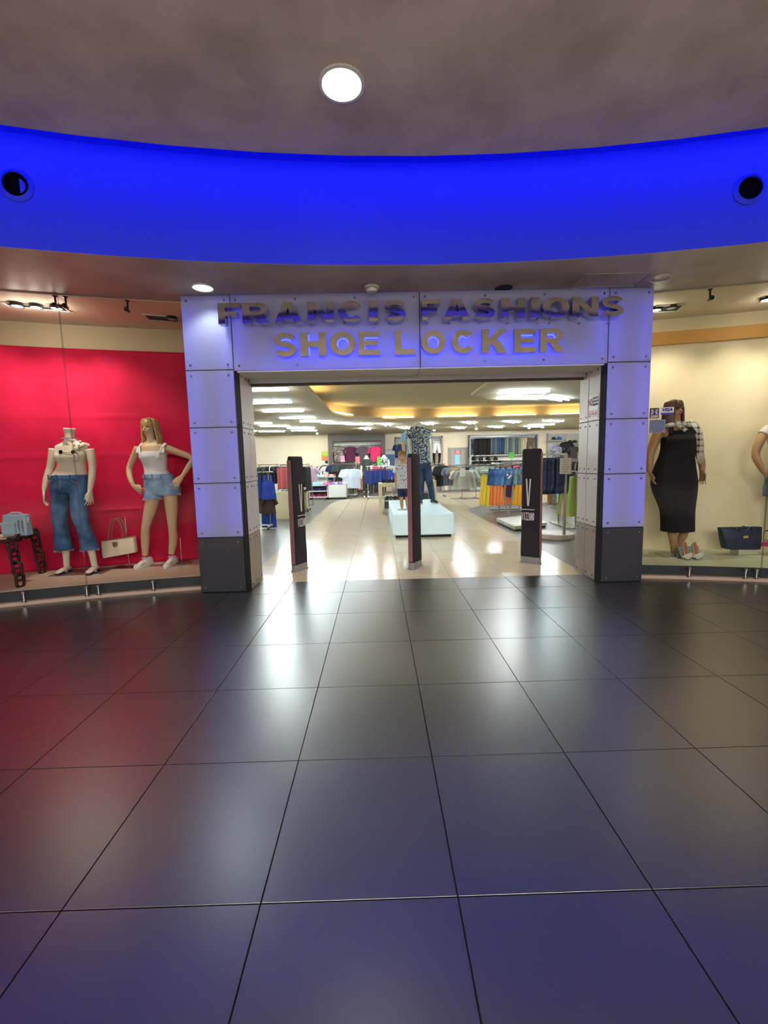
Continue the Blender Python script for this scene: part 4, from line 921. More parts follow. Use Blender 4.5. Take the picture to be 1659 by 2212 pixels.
face_paint(t, q, H, iris='2a1d16', lip='8a5244', brow='2c1c14')
hair_strands(t, q, H, m_brownh, -1.0, -1.1, 0.04, None, 84, wide=1.22)
b = MB(); rD = torso(b, [(931, 1434, 1489, .112, 0), (937, 1431, 1492, .122, 0), (952, 1429, 1493, .142, -.02), (968, 1429, 1493, .132, -.01), (985, 1425, 1497, .127, 0), (1010, 1415, 1502, .142, .01), (1040, 1409, 1507, .158, .02), (1065, 1414, 1506, .15, .02), (1098, 1427, 1500, .13, .01), (1125, 1430, 1499, .125, .01), (1147, 1430, 1499, .125, .01)], YC, .012, cap=False, n=40, k=5, ws=.905); bust(b, 1461, 953, YC, 15, .090, -.082)
for x0, x1 in ((1436, 1441), (1486, 1482)): b.tube([lj(x0, 938, YC, -.115), lj(x1, 924, YC, -.085), lj(x1, 916, YC, .0), lj(x1, 930, YC, .09)], [(.030, .006)] * 4, 8)
dr = b.build('dress', M('dress_navy_black', '0e0c15', 0.85), t)
m_plaid = plaid('plaid_scarf', 'cfc9ba', '3a3936', 14.0, .34)
b = MB()
b.tube([lj(1459 + 27 * math.cos(a_), 924 + 6 * math.sin(-a_) * 1.2, YC, -.10 * math.sin(a_) - .01) for a_ in [2 * PI * i / 22 for i in range(22)]], [(.030, .022)] * 22, 10, closed=True)
b.tube([lj(1449, 914, YC, -.07), lj(1456, 924, YC, -.125), lj(1464, 932, YC, -.14)], [(.02, .014), (.026, .016), (.024, .012)], 10)
b.tube([lj(1484, 912, YC, -.03), lj(1491, 922, YC, -.09), lj(1496, 936, YC, -.11), lj(1497, 960, YC, -.125), lj(1497, 984, YC, -.12)], [(.042, .012), (.046, .014), (.042, .012), (.040, .010), (.042, .009)], 12)
sc_ = b.build('scarf', m_plaid, t)
b = MB(); rnd = random.Random(9)
for i in range(22):
    x = 1490 + 14.5 * i / 21; b.tube([lj(x, 983, YC, -.12), lj(x + rnd.uniform(-1, 1), 992, YC, -.125), lj(x + rnd.uniform(-2, 2), 1002 + rnd.uniform(-2, 2), YC, -.12)], [.004, .003, .0015], 5)
b.build('fringe', M('fringe_beige', 'c0b8a4', 0.9), sc_)
q_ = lL[-1]; tag(MB().box(-.27, .27, -.16, .16, 0, .006).build('base_plate', M('frosted_base_plate', 'a8b4b0', 0.2), None, 0, 0, (q_.x + .10, q_.y - .03, Z_PLAT), -.10), 'pale glass base plate under the dressed mannequin', 'base plate')
# ------------------------------------------------------------------ things in the window bays
# red cloth backdrop with sewn folds
m_red = M('red_cotton', 'c4123f', 0.8, 0, 0.2, col2='b70f3a', scale=3, bump=0.12, bscale=90)
def backdrop():
    mb = MB(); na, nz = 110, 90; R = R_BACK - 0.05; a0, a1 = ang(-7.9, R), ang(-2.06, R); z0, z1 = Z_PLAT + 0.004, 2.86; rows = []
    for j in range(nz + 1):
        z = z0 + (z1 - z0) * j / nz; row = []
        for i in range(na + 1):
            a = a0 + (a1 - a0) * i / na; x = a * R
            f = 0.0
            for zs, amp in ((0.86, .012), (1.22, .004), (1.56, .022), (2.05, .010), (2.42, .005)):
                zz = zs + 0.012 * math.sin(x * 1.7 + zs * 9); f += amp * math.exp(-((z - zz) / 0.016) ** 2) * (0.6 + 0.4 * math.sin(x * 2.3 + zs * 5))
            f += 0.010 * mnoise.noise(Vector((x * 1.2, 0, z * 2.2))) + 0.004 * mnoise.noise(Vector((x * 6, 1, z * 3)))
            row.append(pol(R - f - 0.012, a, z))
        rows.append(row)
    k = 0
    vs = [p for r in rows for p in r]; fs = [(j * (na + 1) + i, j * (na + 1) + i + 1, (j + 1) * (na + 1) + i + 1, (j + 1) * (na + 1) + i) for j in range(nz) for i in range(na)]
    mb.add(vs, fs); return mb
o = tag(backdrop().build('backdrop_cloth', m_red), 'red cloth backdrop with sewn horizontal folds behind the left window', 'backdrop')
s_ = o.modifiers.new('solid', 'SOLIDIFY'); s_.thickness = 0.003
# chrome glass clamps at floor and head
clamp_cache = {}
def clamp(px, py, lab, top=False):
    if top: q = G(px, py, Z_SOF - 0.012)
    else: q = G(px, py, 0.035)
    a = math.atan2(q.x - CC.x, q.y - CC.y); rr = R_GLASS - 0.055 if not top else R_GLASS + 0.02
    p = pol(rr, a, 0.035 if not top else Z_SOF - 0.012)
    t = thing('glass_clamp', lab, 'glass clamp', p, -a, 'glass clamps')
    s = -1 if top else 1; m = m_chrome if not top else M('clamp_dark_bronze', '4a3f38', 0.35, 0.8)
    MB().lathe([(.024, 0), (.024, s * .006), (.016, s * .010)], seg=16).build('foot_plate', m, t)
    MB().lathe([(.010, s * .008), (.010, s * .10)], seg=12).build('post', m, t)
    MB().tube([(0, -.012, s * .10), (0, .028, s * .10)], .015, 12).build('arm', m, t)
    MB().lathe([(.0001, .0), (.022, .0), (.024, .006), (.024, .016), (.0001, .016)], (0, .012 if not top else -.03, s * .10), 16, ax=(0, -1, 0)).build('clamp_disc', M('clamp_cap_black', '141416', 0.3) , t)
for px, py, lab in ((46, 1305, 'chrome glass clamp on the left ledge, leftmost'), (183, 1292, 'chrome glass clamp on the left ledge, left of the glass joint'), (208, 1290, 'chrome glass clamp on the left ledge, right of the glass joint'), (330, 1277, 'chrome glass clamp on the left ledge nearest the left pillar'),
                    (1493, 1248, 'chrome glass clamp on the right ledge under the heeled shoes'), (1613, 1251, 'chrome glass clamp on the right ledge, left of the glass joint'), (1637, 1252, 'chrome glass clamp on the right ledge, right of the glass joint')):
    clamp(px, py, lab)
for px, py, lab in ((117, 638, 'dark glass clamp under the soffit, left of the left glass joint'), (141, 641, 'dark glass clamp under the soffit, right of the left glass joint'), (276, 651, 'dark glass clamp under the soffit above the blonde mannequin'), (1530, 628, 'dark glass clamp under the soffit above the right window')):
    clamp(px, py, lab, True)

# chain table
m_iron = M('rusted_iron', '30221c', 0.55, 0.6, col2='4d372a', scale=25)
def link(mb, c, ax, side, L=0.165, W=0.105, r=0.016):
    c, ax, side = Vector(c), Vector(ax).normalized(), Vector(side).normalized()
    a, w = L / 2 - W / 2, W / 2 - r; pts = []
    for i in range(9): t_ = -PI / 2 + PI * i / 8; pts.append(c + ax * (a + w * math.cos(t_)) + side * (w * math.sin(t_)))
    for i in range(9): t_ = PI / 2 + PI * i / 8; pts.append(c + ax * (-a + w * math.cos(t_)) + side * (w * math.sin(t_)))
    mb.tube(pts, r, 8, closed=True, ref=tuple(ax.cross(side))); mb.tube([c + side * w, c - side * w], r * 0.75, 8); return mb
tb = thing('chain_table', 'low display table with legs and rim of heavy rusted chain links', 'table')
zt = 0.66
f1 = G(45, 1268, Z_PLAT); f2 = G(92, 1238, Z_PLAT); v = f2 - f1; lft = Vector((-v.y, v.x, 0)).normalized()
if lft.x > 0: lft = -lft
width = 0.62
legs = [f1, f2, f1 + lft * width, f2 + lft * width]
for f in legs:
    n = 4; top = f + (Vector((-.05, .01, 0)) if f in legs[:2] else Vector((.02, 0, 0)))
    for k in range(n):
        z = Z_PLAT + 0.075 + (zt - Z_PLAT - 0.12) * k / (n - 1); c = f + (top - f) * (k / (n - 1)); c.z = z
        link(MB(), c, (0, 0, 1), (1, .2, 0) if k % 2 else (.25, 1, 0), .185, .11).build('chain_link', m_iron, tb)
cs = [legs[0] + Vector((-.03, -.02, 0)), legs[1] + Vector((-.03, .02, 0)), legs[3], legs[2]]
MB().prism([(p.x, p.y) for p in cs], zt - .012, zt + .004).build('table_top', M('table_top_cream', 'c9b8a4', 0.6), tb, 0)
for i in range(4):
    a, b_ = cs[i].copy(), cs[(i + 1) % 4].copy(); a.z = b_.z = zt + .005; n = max(2, round((b_ - a).length / .12))
    for k in range(n):
        c = a + (b_ - a) * ((k + .5) / n); d = (b_ - a).normalized()
        link(MB(), c, d, d.cross(Vector((0, 0, 1))) if k % 2 == 0 else (0, 0, 1), .165, .09, .013).build('chain_link', m_iron, tb)
# handbags
def leather(name, c, rough=0.45): return M(name, c, rough, 0, 0.4, bump=0.1, bscale=120)
def handbag(name, label, corners, Y, depth, mat, handle_pts, hr, hmat, Yb=None, flap=None, clasp=None, extra=None):
    """corners: photo outline of the front panel (clockwise from top left), at real distance Y"""
    t = thing(name, label, 'handbag'); n = 10
    tl, tr, br, bl = [P(*c, Y) for c in corners]; rings = []
    for k in range(n + 1):
        s = k / n; l = tl.lerp(bl, s); r = tr.lerp(br, s); c = (l + r) / 2; u = (r - l) / 2; d = depth * (0.45 + 0.55 * math.sin(min(1, s * 1.15 + .08) * PI / 2)); L = u.length
        rings.append(ering(c + Vector((0, depth, 0)), L, d, 24, 5.0, u.normalized()))
    MB().loft(rings).build('body', mat, t, 40, .006)
    for dy in (0.35, 1.65):
        pts = [P(*p, Y) + Vector((0, depth * dy, 0)) for p in handle_pts]
        q, _ = chain(pts, [hr] * len(pts), 4); MB().tube(q, hr, 8).build('handle', hmat, t)
    MB().tube([rings[0][i] + Vector((0, 0, .002)) for i in range(24)], .005, 6, closed=True).build('top_piping', hmat, t)
    return t
YBAG = 5.46
t = handbag('handbag', 'cream handbag with brown handles on a chrome stand in the red window', [(214, 1171), (288, 1160), (291, 1194), (219, 1207)], YBAG - .05, .05, leather('cream_leather', 'd8c4b2'), [(233, 1168), (233, 1148), (238, 1128), (247, 1121), (256, 1128), (262, 1145), (264, 1163)], .008, leather('tan_leather', '8a5a40'))
q = P(248.5, 1178, YBAG - .055); b = MB(); b.obox(q + Vector((0, -.004, .022)), (.028, 0, .003), (0, .006, 0), (-.002, 0, .022)); b.build('flap_tab', leather('tan_leather', '8a5a40'), t, 0, .003)
b = MB().lathe([(.0001, .010), (.014, .010), (.018, 0)], q + Vector((0, -.008, -.004)), 14, ax=(0, -1, 0)); b.tube([q + Vector((-.03, -.006, -.002)), q + Vector((.03, -.006, .004))], .004, 6); b.build('clasp', m_steel, t)
MB().tube([P(286, 1162, YBAG - .02), P(290, 1163, YBAG - .03), P(289, 1170, YBAG - .03)], .005, 6).build('buckle', m_gold, t)
st = G(249, 1236, Z_PLAT); t = thing('bag_stand', 'chrome stand with dark plate holding the cream handbag', 'stand', (st.x, YBAG + .09, Z_PLAT))
MB().box(-.16, .16, -.10, .06, 0, .006).build('plate', M('stand_plate_dark', '4a3434', 0.25), t, 0)
tz = P(247, 1120, YBAG + .09).z - Z_PLAT; MB().tube([(0, .02, .005), (0, .02, tz + .02)], .006, 10).build('post', m_chrome, t); MB().tube([(0, .02, tz - .0), (0, -.06, tz + .0), (0, -.08, tz + .012)], .005, 8).build('hook', m_chrome, t)
ctr = (legs[0] + legs[1] + legs[2] + legs[3]) / 4
YBB = P(25, 1137, 5.0).y
t = thing('handbag', 'pale blue square handbag with front pocket on the chain table', 'handbag')
zb = zt + .02; Yq = ctr.y - .02
x0 = P(-2, 1120, Yq).x; x1 = P(53, 1120, Yq).x; h_ = .235
m_pb = leather('pale_blue_leather', '93aabd')
b = MB(); b.loft([ering(((x0 + x1) / 2, Yq + .06, zb + h_ * s), (x1 - x0) / 2 * (1.0 - .10 * s * s), .06 * (1 - .25 * s), 28, 6.0) for s in (0, .08, .3, .6, .85, .97, 1.0)]); b.build('body', m_pb, t, 40, .006)
b = MB(); b.box(x0 + .02, x1 - .11, Yq - .018, Yq + .01, zb + .015, zb + h_ * .62); b.build('pocket', m_pb, t, 0, .010)
b = MB(); b.box(x0 + .015, x1 - .105, Yq - .022, Yq + .0, zb + h_ * .50, zb + h_ * .66); b.build('pocket_flap', m_pb, t, 0, .008)
MB().lathe([(.0001, .008), (.012, .008), (.014, 0)], (x0 + .10, Yq - .022, zb + h_ * .53), 12, ax=(0, -1, 0)).build('clasp', m_gold, t)
for k in range(2): MB().tube([(x1 - .075 + .04 * k, Yq + .002, zb + h_ * .75), (x1 - .075 + .04 * k, Yq - .004, zb + h_ * .45), (x1 - .07 + .04 * k, Yq + .0, zb + h_ * .2)], [.006, .006, .003], 6).build('tassel', M('tassel_dusty', '7a6a70', 0.7), t)
b = MB().tube([(x0 + .03, Yq + .06, zb + h_ - .01), ((x0 + x1) / 2 - .03, Yq + .05, zb + h_ + .022), ((x0 + x1) / 2 + .05, Yq + .05, zb + h_ + .020), (x1 - .03, Yq + .06, zb + h_ - .02), (x1 + .008, Yq + .04, zb + h_ * .72), (x1 + .004, Yq + .03, zb + h_ * .60)], .009, 8); b.build('strap', m_pb, t)
MB().tube([(x1 + .005 + .012 * math.cos(a_), Yq + .03, zb + h_ * .66 + .014 * math.sin(a_)) for a_ in [2 * PI * i / 12 for i in range(12)]], .003, 6, closed=True).build('ring', m_gold, t)
# right window: navy tote, pink mini bag, heeled mules
YT = 5.35
t = handbag('handbag', 'large navy leather tote with gold badge in the cream window', [(1562, 1143), (1655, 1141), (1648, 1188), (1573, 1187)], YT - .06, .075, leather('navy_leather', '1f2a42', .4), [(1590, 1150), (1596, 1142), (1606, 1149), (1616, 1148), (1624, 1140), (1630, 1147)], .009, leather('navy_leather', '1f2a42', .4))
q = P(1611, 1160, YT - .065); MB().obox(q, (.030, 0, 0), (0, .003, 0), (0, 0, .014)).build('badge', m_gold, t, 0, .002)
b = MB()
for x_ in (1590, 1628): b.lathe([(.0001, .006), (.012, .006), (.012, 0)], P(x_, 1141, YT - .02), 12, ax=(0, -1, 0))
b.build('rings', m_steel, t)
MB().tube([P(1652, 1148, YT - .04), P(1658, 1146, YT - .07), P(1664, 1143, YT - .09)], .007, 8).build('side_strap', leather('navy_leather', '1f2a42', .4), t)
tb_ = thing('handbag_plinth', 'low clear block under the navy tote', 'plinth', (P(1611, 1187, YT).x, YT + .02, Z_PLAT))
zb_ = P(1611, 1187, YT - .06).z - Z_PLAT
MB().box(-.12, .12, -.06, .08, 0, max(.01, zb_ - .004)).build('block', M('acrylic_block', 'b4b49c', 0.1), tb_, 0, .004)
t = thing('mini_bag', 'small pink toy handbag hanging beside the navy tote', 'handbag')
q = P(1653, 1175, YT - .10); b = MB(); b.loft([ering(q + Vector((0, 0, z_)), w_, .016, 16, 4) for z_, w_ in ((-.028, .040), (-.024, .043), (0, .038), (.02, .032), (.024, .026))]); b.build('body', leather('hot_pink_leather', 'a81e5c'), t, 40)
MB().tube([q + Vector((.022 * math.cos(a_), -.004, .020 + .034 * math.sin(a_))) for a_ in [PI * i / 8 for i in range(9)]], .004, 6).build('handle', leather('hot_pink_leather', 'a81e5c'), t)
MB().tube([q + Vector((0, 0, .052)), q + Vector((.002, .02, .16))], .0025, 6).build('cord', m_gold, t)
m_mule = leather('white_leather', 'd9d2c6', .4); m_insole = leather('tan_insole', '9a5f42', .5)
for k, (px, lab) in enumerate(((1481, 'white heeled mule with tan insole, left of the pair'), (1500, 'white heeled mule with tan insole, right of the pair'))):
    YM = 5.12; t = thing('heeled_mule', lab, 'shoe')
    bx = P(px + 5 + 3 * k, 1207, YM); tp = P(px - 2 + 2 * k, 1172, YM + .16)
    # shoe leaning on a clear rest: heel up, toe down
    dirv = Vector((tp.x - bx.x, .16, tp.z - Z_PLAT - .014)); rings = []; rin = []
    for i in range(13):
        s = i / 12; c = Vector((bx.x, YM, Z_PLAT + .014)) + dirv * s + Vector((0, 0, -.03 * math.sin(s * PI))); w_ = (.036 * math.sin(min(1, s * 3.2 + .25) * PI / 2)) * (1 - .30 * max(0, math.sin((s - .25) * PI)) if s > .25 else 1) * (1 if s < .93 else .72)
        nrm = Vector((0, -dirv.z, dirv.y)).normalized(); rings.append([c + Vector((w_ * math.cos(a_), 0, 0)) + nrm * (.006 * math.sin(a_)) for a_ in [2 * PI * j_ / 12 for j_ in range(12)]]); rin.append([p_ + nrm * .004 + (c - p_) * .16 for p_ in rings[-1]])
    MB().loft(rings).build('sole', m_mule, t); MB().loft(rin[2:]).build('insole', m_insole, t)
    c0 = Vector((bx.x, YM, Z_PLAT + .014)) + dirv * .14
    MB().tube([c0 + Vector((-.040, -.002, -.008)), c0 + Vector((-.030, -.035, .020)), c0 + Vector((0, -.048, .030)), c0 + Vector((.030, -.035, .020)), c0 + Vector((.040, -.002, -.008))], [(.034, .006)] * 5, 10).build('vamp_strap', m_mule, t)
    e_ = Vector((bx.x, YM, Z_PLAT + .014)) + dirv * .96; MB().tube([e_ + Vector((0, .004, -.006)), e_ + Vector((0, .045, -.05)), e_ + Vector((0, .055, -.075))], [.020, .012, .009], 10).build('heel', m_mule, t)
t = thing('shoe_rest', 'clear acrylic rest holding up the pair of white mules', 'stand', (P(1490, 1200, 5.22).x, 5.22, Z_PLAT))
b = MB(); b.obox((0, .0, .07), (.13, 0, 0), (0, .045, .07), (0, .002, -.001)); b.obox((0, .045, .070), (.13, 0, 0), (0, .002, 0), (0, 0, .070)); b.box(-.13, .13, -.05, .05, 0, .003); b.build('acrylic', M('clear_acrylic', 'd4d8cc', 0.08, trans=0.7), t, 0)

# D: mannequin at the right edge: tan, pale tee, denim shorts
YD = 5.30
t = thing('mannequin', 'tan mannequin in pale tee and denim shorts cut by the right photo edge', 'mannequin')
b = MB(); X0 = 1700
torso(b, [(908, X0 - 12, X0 + 12, .05, .01), (916, X0 - 30, X0 + 30, .055, .01), (925, X0 - 43, X0 + 43, .075, 0), (945, X0 - 38, X0 + 38, .10, 0), (970, X0 - 34, X0 + 34, .095, 0), (1000, X0 - 33, X0 + 33, .09, 0), (1030, X0 - 42, X0 + 42, .11, 0), (1060, X0 - 44, X0 + 44, .11, 0)], YD)
limb(b, [lj(X0, 915, YD), lj(X0, 895, YD)], [.055, .052]); head(b, lj(X0, 852, YD), lj(X0, 898, YD, -.02))
limb(b, [lj(1658, 928, YD), lj(1642, 952, YD), lj(1632, 980, YD), lj(1634, 1000, YD, -.03), lj(1641, 1020, YD, -.06)], [.052, .052, .044, .040, .028]); limb(b, [lj(1742, 928, YD), lj(1752, 960, YD), lj(1760, 990, YD), lj(1762, 1030, YD)], [.05, .048, .04, .028])
hand(b, lj(1640, 1018, YD, -.06), lj(1662, 1044, YD, -.11), (.5, -.3, 1), 1, .4, Vector((0, 1, 0))); hand(b, lj(1762, 1028, YD), lj(1760, 1062, YD), (0, -1, 0), 1, .4, Vector((-1, 0, 0)))
for dx in (-20, 20):
    limb(b, [lj(X0 + dx, 1055, YD), lj(X0 + dx, 1110, YD), lj(X0 + dx * 1.1, 1150, YD), lj(X0 + dx * 1.1, 1200, YD)], [.085, .058, .05, .036]); a_ = lj(X0 + dx * 1.1, 1200, YD); a_.z = Z_PLAT + .06; foot(b, a_, (a_.x, a_.y - .17, Z_PLAT + .01))
remesh(b, 'body', m_skinC, t, .008)
b = MB(); torso(b, [(918, X0 - 36, X0 + 36, .075, 0), (926, X0 - 44, X0 + 44, .085, 0), (945, X0 - 40, X0 + 40, .11, 0), (970, X0 - 36, X0 + 36, .105, 0), (1000, X0 - 36, X0 + 36, .10, 0), (1028, X0 - 43, X0 + 43, .115, 0)], YD, .006)
for s0, px0, px1 in ((-1, 1660, 1649), (1, 1740, 1749)): b.tube([lj(px0 + s0 * -6, 926, YD), lj(px0, 928, YD), lj(px1, 940, YD)], [.06, .062, .066], 14)
remesh(b, 'tee_shirt', M('tee_pale_grey', 'c4bab0', 0.8), t, .008)
b = MB(); torso(b, [(1026, X0 - 43, X0 + 43, .118, 0), (1060, X0 - 46, X0 + 46, .125, 0)], YD, .008); leg_cloth(b, [(1050, X0 - 46, X0 - 1, .11, 0), (1072, X0 - 47, X0 - 2, .11, 0)], YD); leg_cloth(b, [(1050, X0 + 1, X0 + 46, .11, 0), (1072, X0 + 2, X0 + 47, .11, 0)], YD)
remesh(b, 'denim_shorts', denim('denim_grey_blue', '4c5f78', '71859c'), t, .008)

# stickers on the right glass
def on_glass(px, py, off=0.030):
    d = ray(px, py); o3 = Vector((0, 0, CAM_H)); s = 3.0
    while ((o3 + d * s).xy - CC).length < R_GLASS - off: s += 0.001
    return o3 + d * s
def sticker(name, label, x0, y0, x1, y1, mat):
    a = on_glass(x0, y1); b = on_glass(x1, y0); c = on_glass((x0 + x1) / 2, (y0 + y1) / 2); u = Vector((b.x - a.x, b.y - a.y, 0)); w = u.length; u.normalize(); h = b.z - a.z
    n = Vector((u.y, -u.x, 0)); t = thing(name, label, 'sticker')
    fn = lambda x, z, d=0.0: c + u * x + Vector((0, 0, z)) + n * d
    MB().obox(c, u * (w / 2), n * 0.001, (0, 0, h / 2)).build('sheet', mat, t, 0)
    return t, fn, w, h
m_inkw = M('ink_white', 'd8d8e0', 0.6); m_inkb = M('ink_blue', '1a2f9c', 0.5); m_inkd = M('ink_navy', '242a52', 0.5)
t, fn, w, h = sticker('payment_sticker', 'dark square payment sticker with butterfly mark on the right glass', 1403, 881, 1424, 904, M('sticker_indigo', '1e1838', 0.4))
for s0 in (-1, 1):
    pts = [(s0 * .10 * w, .10 * h)] + [(s0 * w * (.10 + .28 * math.sin(a_)), h * (.16 + .20 * math.cos(a_) * (1 if math.cos(a_) > 0 else .6))) for a_ in [PI * i / 8 for i in range(9)]]
    pts = [(s0 * w * .08, h * .14), (s0 * w * .16, h * .36), (s0 * w * .36, h * .38), (s0 * w * .36, h * .24), (s0 * w * .24, h * .14), (s0 * w * .36, h * .04), (s0 * w * .36, -h * .14), (s0 * w * .16, -h * .12)]
    MB().plate([pts], lambda u_, v_, d_: fn(u_, v_, .0015 + d_), .0006).build('butterfly_wing', M('ink_lilac', 'a8a0c8', 0.5), t, 0)
text_mesh('LINX', .30 * h, lambda x, y: fn(x, y - .33 * h, .002), m_inkw, parent=t, bold=.002)
t, fn, w, h = sticker('payment_sticker', 'white and blue VISA sticker on the right glass', 1427, 879, 1456, 896, m_inkw)
MB().plate([[(-w / 2, -h / 2), (w / 2, -h / 2), (w / 2, -h * .26), (-w / 2, -h * .26)]], lambda u_, v_, d_: fn(u_, v_, .0015 + d_), .0005).build('blue_band', m_inkb, t, 0)
text_mesh('VISA', .58 * h, lambda x, y: fn(x + y * .22, y + .14 * h, .002), m_inkb, parent=t, bold=.0022, width=1.15)
t, fn, w, h = sticker('security_sticker', 'grey blue sticker with shield outline and small print on the right glass', 1402, 906, 1438, 935, M('sticker_grey_blue', '7078a0', 0.5))
sh = [(-.38, .30), (-.16, .36), (0, .44), (.16, .36), (.38, .30), (.34, .05), (.38, -.15), (.22, -.38), (0, -.44), (-.22, -.38), (-.38, -.15), (-.34, .05)]
MB().plate([[(x * w, y * h) for x, y in sh], [(x * w * .92, y * h * .90) for x, y in sh]], lambda u_, v_, d_: fn(u_, v_, .0015 + d_), .0006).build('shield', m_inkd, t, 0)
for k, (wd, y_) in enumerate(((.26, .20), (.26, .08), (.24, -.02), (.26, -.12), (.22, -.22), (.12, -.30))): MB().plate([[(-wd * w, y_ * h - .0018), (wd * w, y_ * h - .0018), (wd * w, y_ * h + .0018), (-wd * w, y_ * h + .0018)]], lambda u_, v_, d_: fn(u_, v_, .0015 + d_), .0005).build('print_line', m_inkd, t, 0)

# no smoking sign on the right jamb
xj = XR0 - 0.035; t = thing('notice_sign', 'white notice sign starting with a red NO on the right door jamb', 'sign')
def onx(px, py):
    d = ray(px, py); s = (xj - 0.004) / d.x; return Vector((0, 0, CAM_H)) + d * s
a = onx(1265, 898); b_ = onx(1295, 846); y0, y1 = sorted((YF + .10, YF + .315)); z0, z1 = 1.83, 2.10
MB().box(xj - .005, xj - .001, y0, y1, z0, z1).build('board', M('sign_white', 'e4e2e4', 0.4), t, 0)
W_ = y1 - y0; fj = lambda x, z: Vector((xj - .0056, (y0 + y1) / 2 - x, (z0 + z1) / 2 + z))
m_red_i = M('ink_red', 'b8322a', 0.5); m_blk = M('ink_black', '2c2a2c', 0.6)
text_mesh('NO', .10, lambda x, y: fj(x - .062, y + .052), m_red_i, parent=t, bold=.003, width=.58)
for k, s_ in enumerate(('SMOKING,', 'EATING OR', 'DRINKING')): text_mesh(s_, .030, lambda x, y: fj(x + .048, y + .092 - .036 * k), m_blk, parent=t, bold=.0012, width=.85)
for k in range(3):
    cx, cz = -.068 + .068 * k, -.075
    MB().plate([[(cx + .030 * math.cos(a_), cz + .038 * math.sin(a_)) for a_ in [2 * PI * i / 24 for i in range(24)]], [(cx + .024 * math.cos(a_), cz + .031 * math.sin(a_)) for a_ in [2 * PI * i / 24 for i in range(24)]]], lambda u_, v_, d_: fj(u_, v_) - Vector((d_, 0, 0)), .0006).build('prohibition_ring', m_red_i, t, 0)
    MB().plate([[(cx - .020, cz + .019), (cx - .016, cz + .023), (cx + .020, cz - .019), (cx + .016, cz - .023)]], lambda u_, v_, d_: fj(u_, v_) - Vector((.0003 + d_, 0, 0)), .0006).build('slash', m_red_i, t, 0)
    pic = [[(cx - .018, cz - .004), (cx + .014, cz - .004), (cx + .014, cz + .004), (cx - .018, cz + .004)], [(cx - .016, cz - .010), (cx + .016, cz - .010), (cx + .012, cz + .010), (cx - .012, cz + .010)], [(cx - .009, cz - .016), (cx + .009, cz - .016), (cx + .012, cz + .014), (cx - .012, cz + .014)]][k]
    MB().plate([pic], lambda u_, v_, d_: fj(u_, v_) - Vector((d_ - .0002, 0, 0)), .0004).build('pictogram', m_blk, t, 0)
# ------------------------------------------------------------------ inside the shop
# security pedestals with printed cloth covers
m_cover = M('cover_black_cloth', '221c24', 0.8); m_mauve = M('cover_mauve_edge', '8a5f68', 0.6); m_gbase = M('pedestal_grey', '8f8d90', 0.4, 0.3); m_print = M('print_white', 'dcdadc', 0.6)
def pedestal(label, c, rz, flip, h=1.50, edge=1, sh=0.0):
    t = thing('security_pedestal', label, 'security gate', (c.x, c.y, 0), rz)
    w, d = 0.255, 0.075
    def outline(w_, d_, r=0.030, n=5):
        pts = []
        for cx, cy, a0 in ((w_ / 2 - r, d_ / 2 - r, 0), (-w_ / 2 + r, d_ / 2 - r, 90), (-w_ / 2 + r, -d_ / 2 + r, 180), (w_ / 2 - r, -d_ / 2 + r, 270)):
            pts += [(cx + r * math.cos(math.radians(a0 + 90 * i / n)), cy + r * math.sin(math.radians(a0 + 90 * i / n))) for i in range(n + 1)]
        return pts
    b = MB(); o_ = outline(w + .012, d + .012); b.prism(o_, 0, .09); b.prism(outline(w + .03, d + .03), 0, .02); b.build('base', m_gbase, t, 30, .003)
    rings = []
    for z, s in ((.085, 1.10), (.11, 1.12), (.17, 1.13), (.30, 1.10), (.36, 1.03), (.50, 1.02), (.56, 1.035), (.60, 1.015), (.66, 1.03), (.70, 1.015), (.95, 1.01), (1.2, 1.0), (h - .06, 1.0), (h - .03, .97), (h - .012, .88), (h, .70)):
        rings.append([(x * (1 + (s - 1) * .4), y * s, z + .006 * mnoise.noise(Vector((x * 20, y * 20, z * 9 + c.x)))) for x, y in outline(w, d)])
    cv = MB().loft(rings).build('cover', m_cover, t, 50)
    xe = -edge * (w / 2 + .001)
    b = MB(); b.loft([[(xe * 1.004 + sx * .006, sy * d * .40, z) for sx, sy in ((-1, -1), (1, -1), (1, 1), (-1, 1))] for z in (.10, .5, 1.0, h - .05)]); b.build('edge_binding', m_mauve, t, 0, .004)
    # print on the broad face
    f = -1 if not flip else 1; yy = f * (d / 2 * 1.02 + .002); ux = 1 if f < 0 else -1
    fn = lambda x, z: Vector(((x + sh) * ux, yy, z))
    for loops, x0, z0, w_, h_ in ((glyph('V'), -.035, .78, .07, .36),):
        g = [[(0.34, 0), (0.66, 0), (1, 1), (.74, 1), (.5, .14), (.26, 1), (0, 1)]]
        MB().plate(g, lambda u, v, dd: fn(x0 + u * w_, z0 + v * h_) + Vector((0, f * dd, 0)), .001).build('printed_v', m_print, cv, 0)
    MB().plate([[(-.085, .725), (.085, .725), (.085, .735), (-.085, .735)]], lambda u, v, dd: fn(u, v) + Vector((0, f * dd, 0)), .001).build('printed_line', m_print, cv, 0)
    n = 7; cw = .17 / n
    for i, ch in enumerate('VIZZANO'):
        g = glyph(ch, .22); k = .36 if ch == 'I' else .86
        MB().plate(g, lambda u, v, dd: fn(-.085 + cw * i + cw * (1 - k) / 2 + u * cw * k, .585 + v * .105) + Vector((0, f * dd, 0)), .001).build('printed_letter', m_print, cv, 0)
    return t
pedestal('black covered security pedestal at the left of the doorway', G(648, 1231), math.radians(62), False, 1.50, 1, .035)
pedestal('black covered security pedestal in the middle of the doorway, seen edge on', G(897, 1226), math.radians(58), True, 1.50, 1)
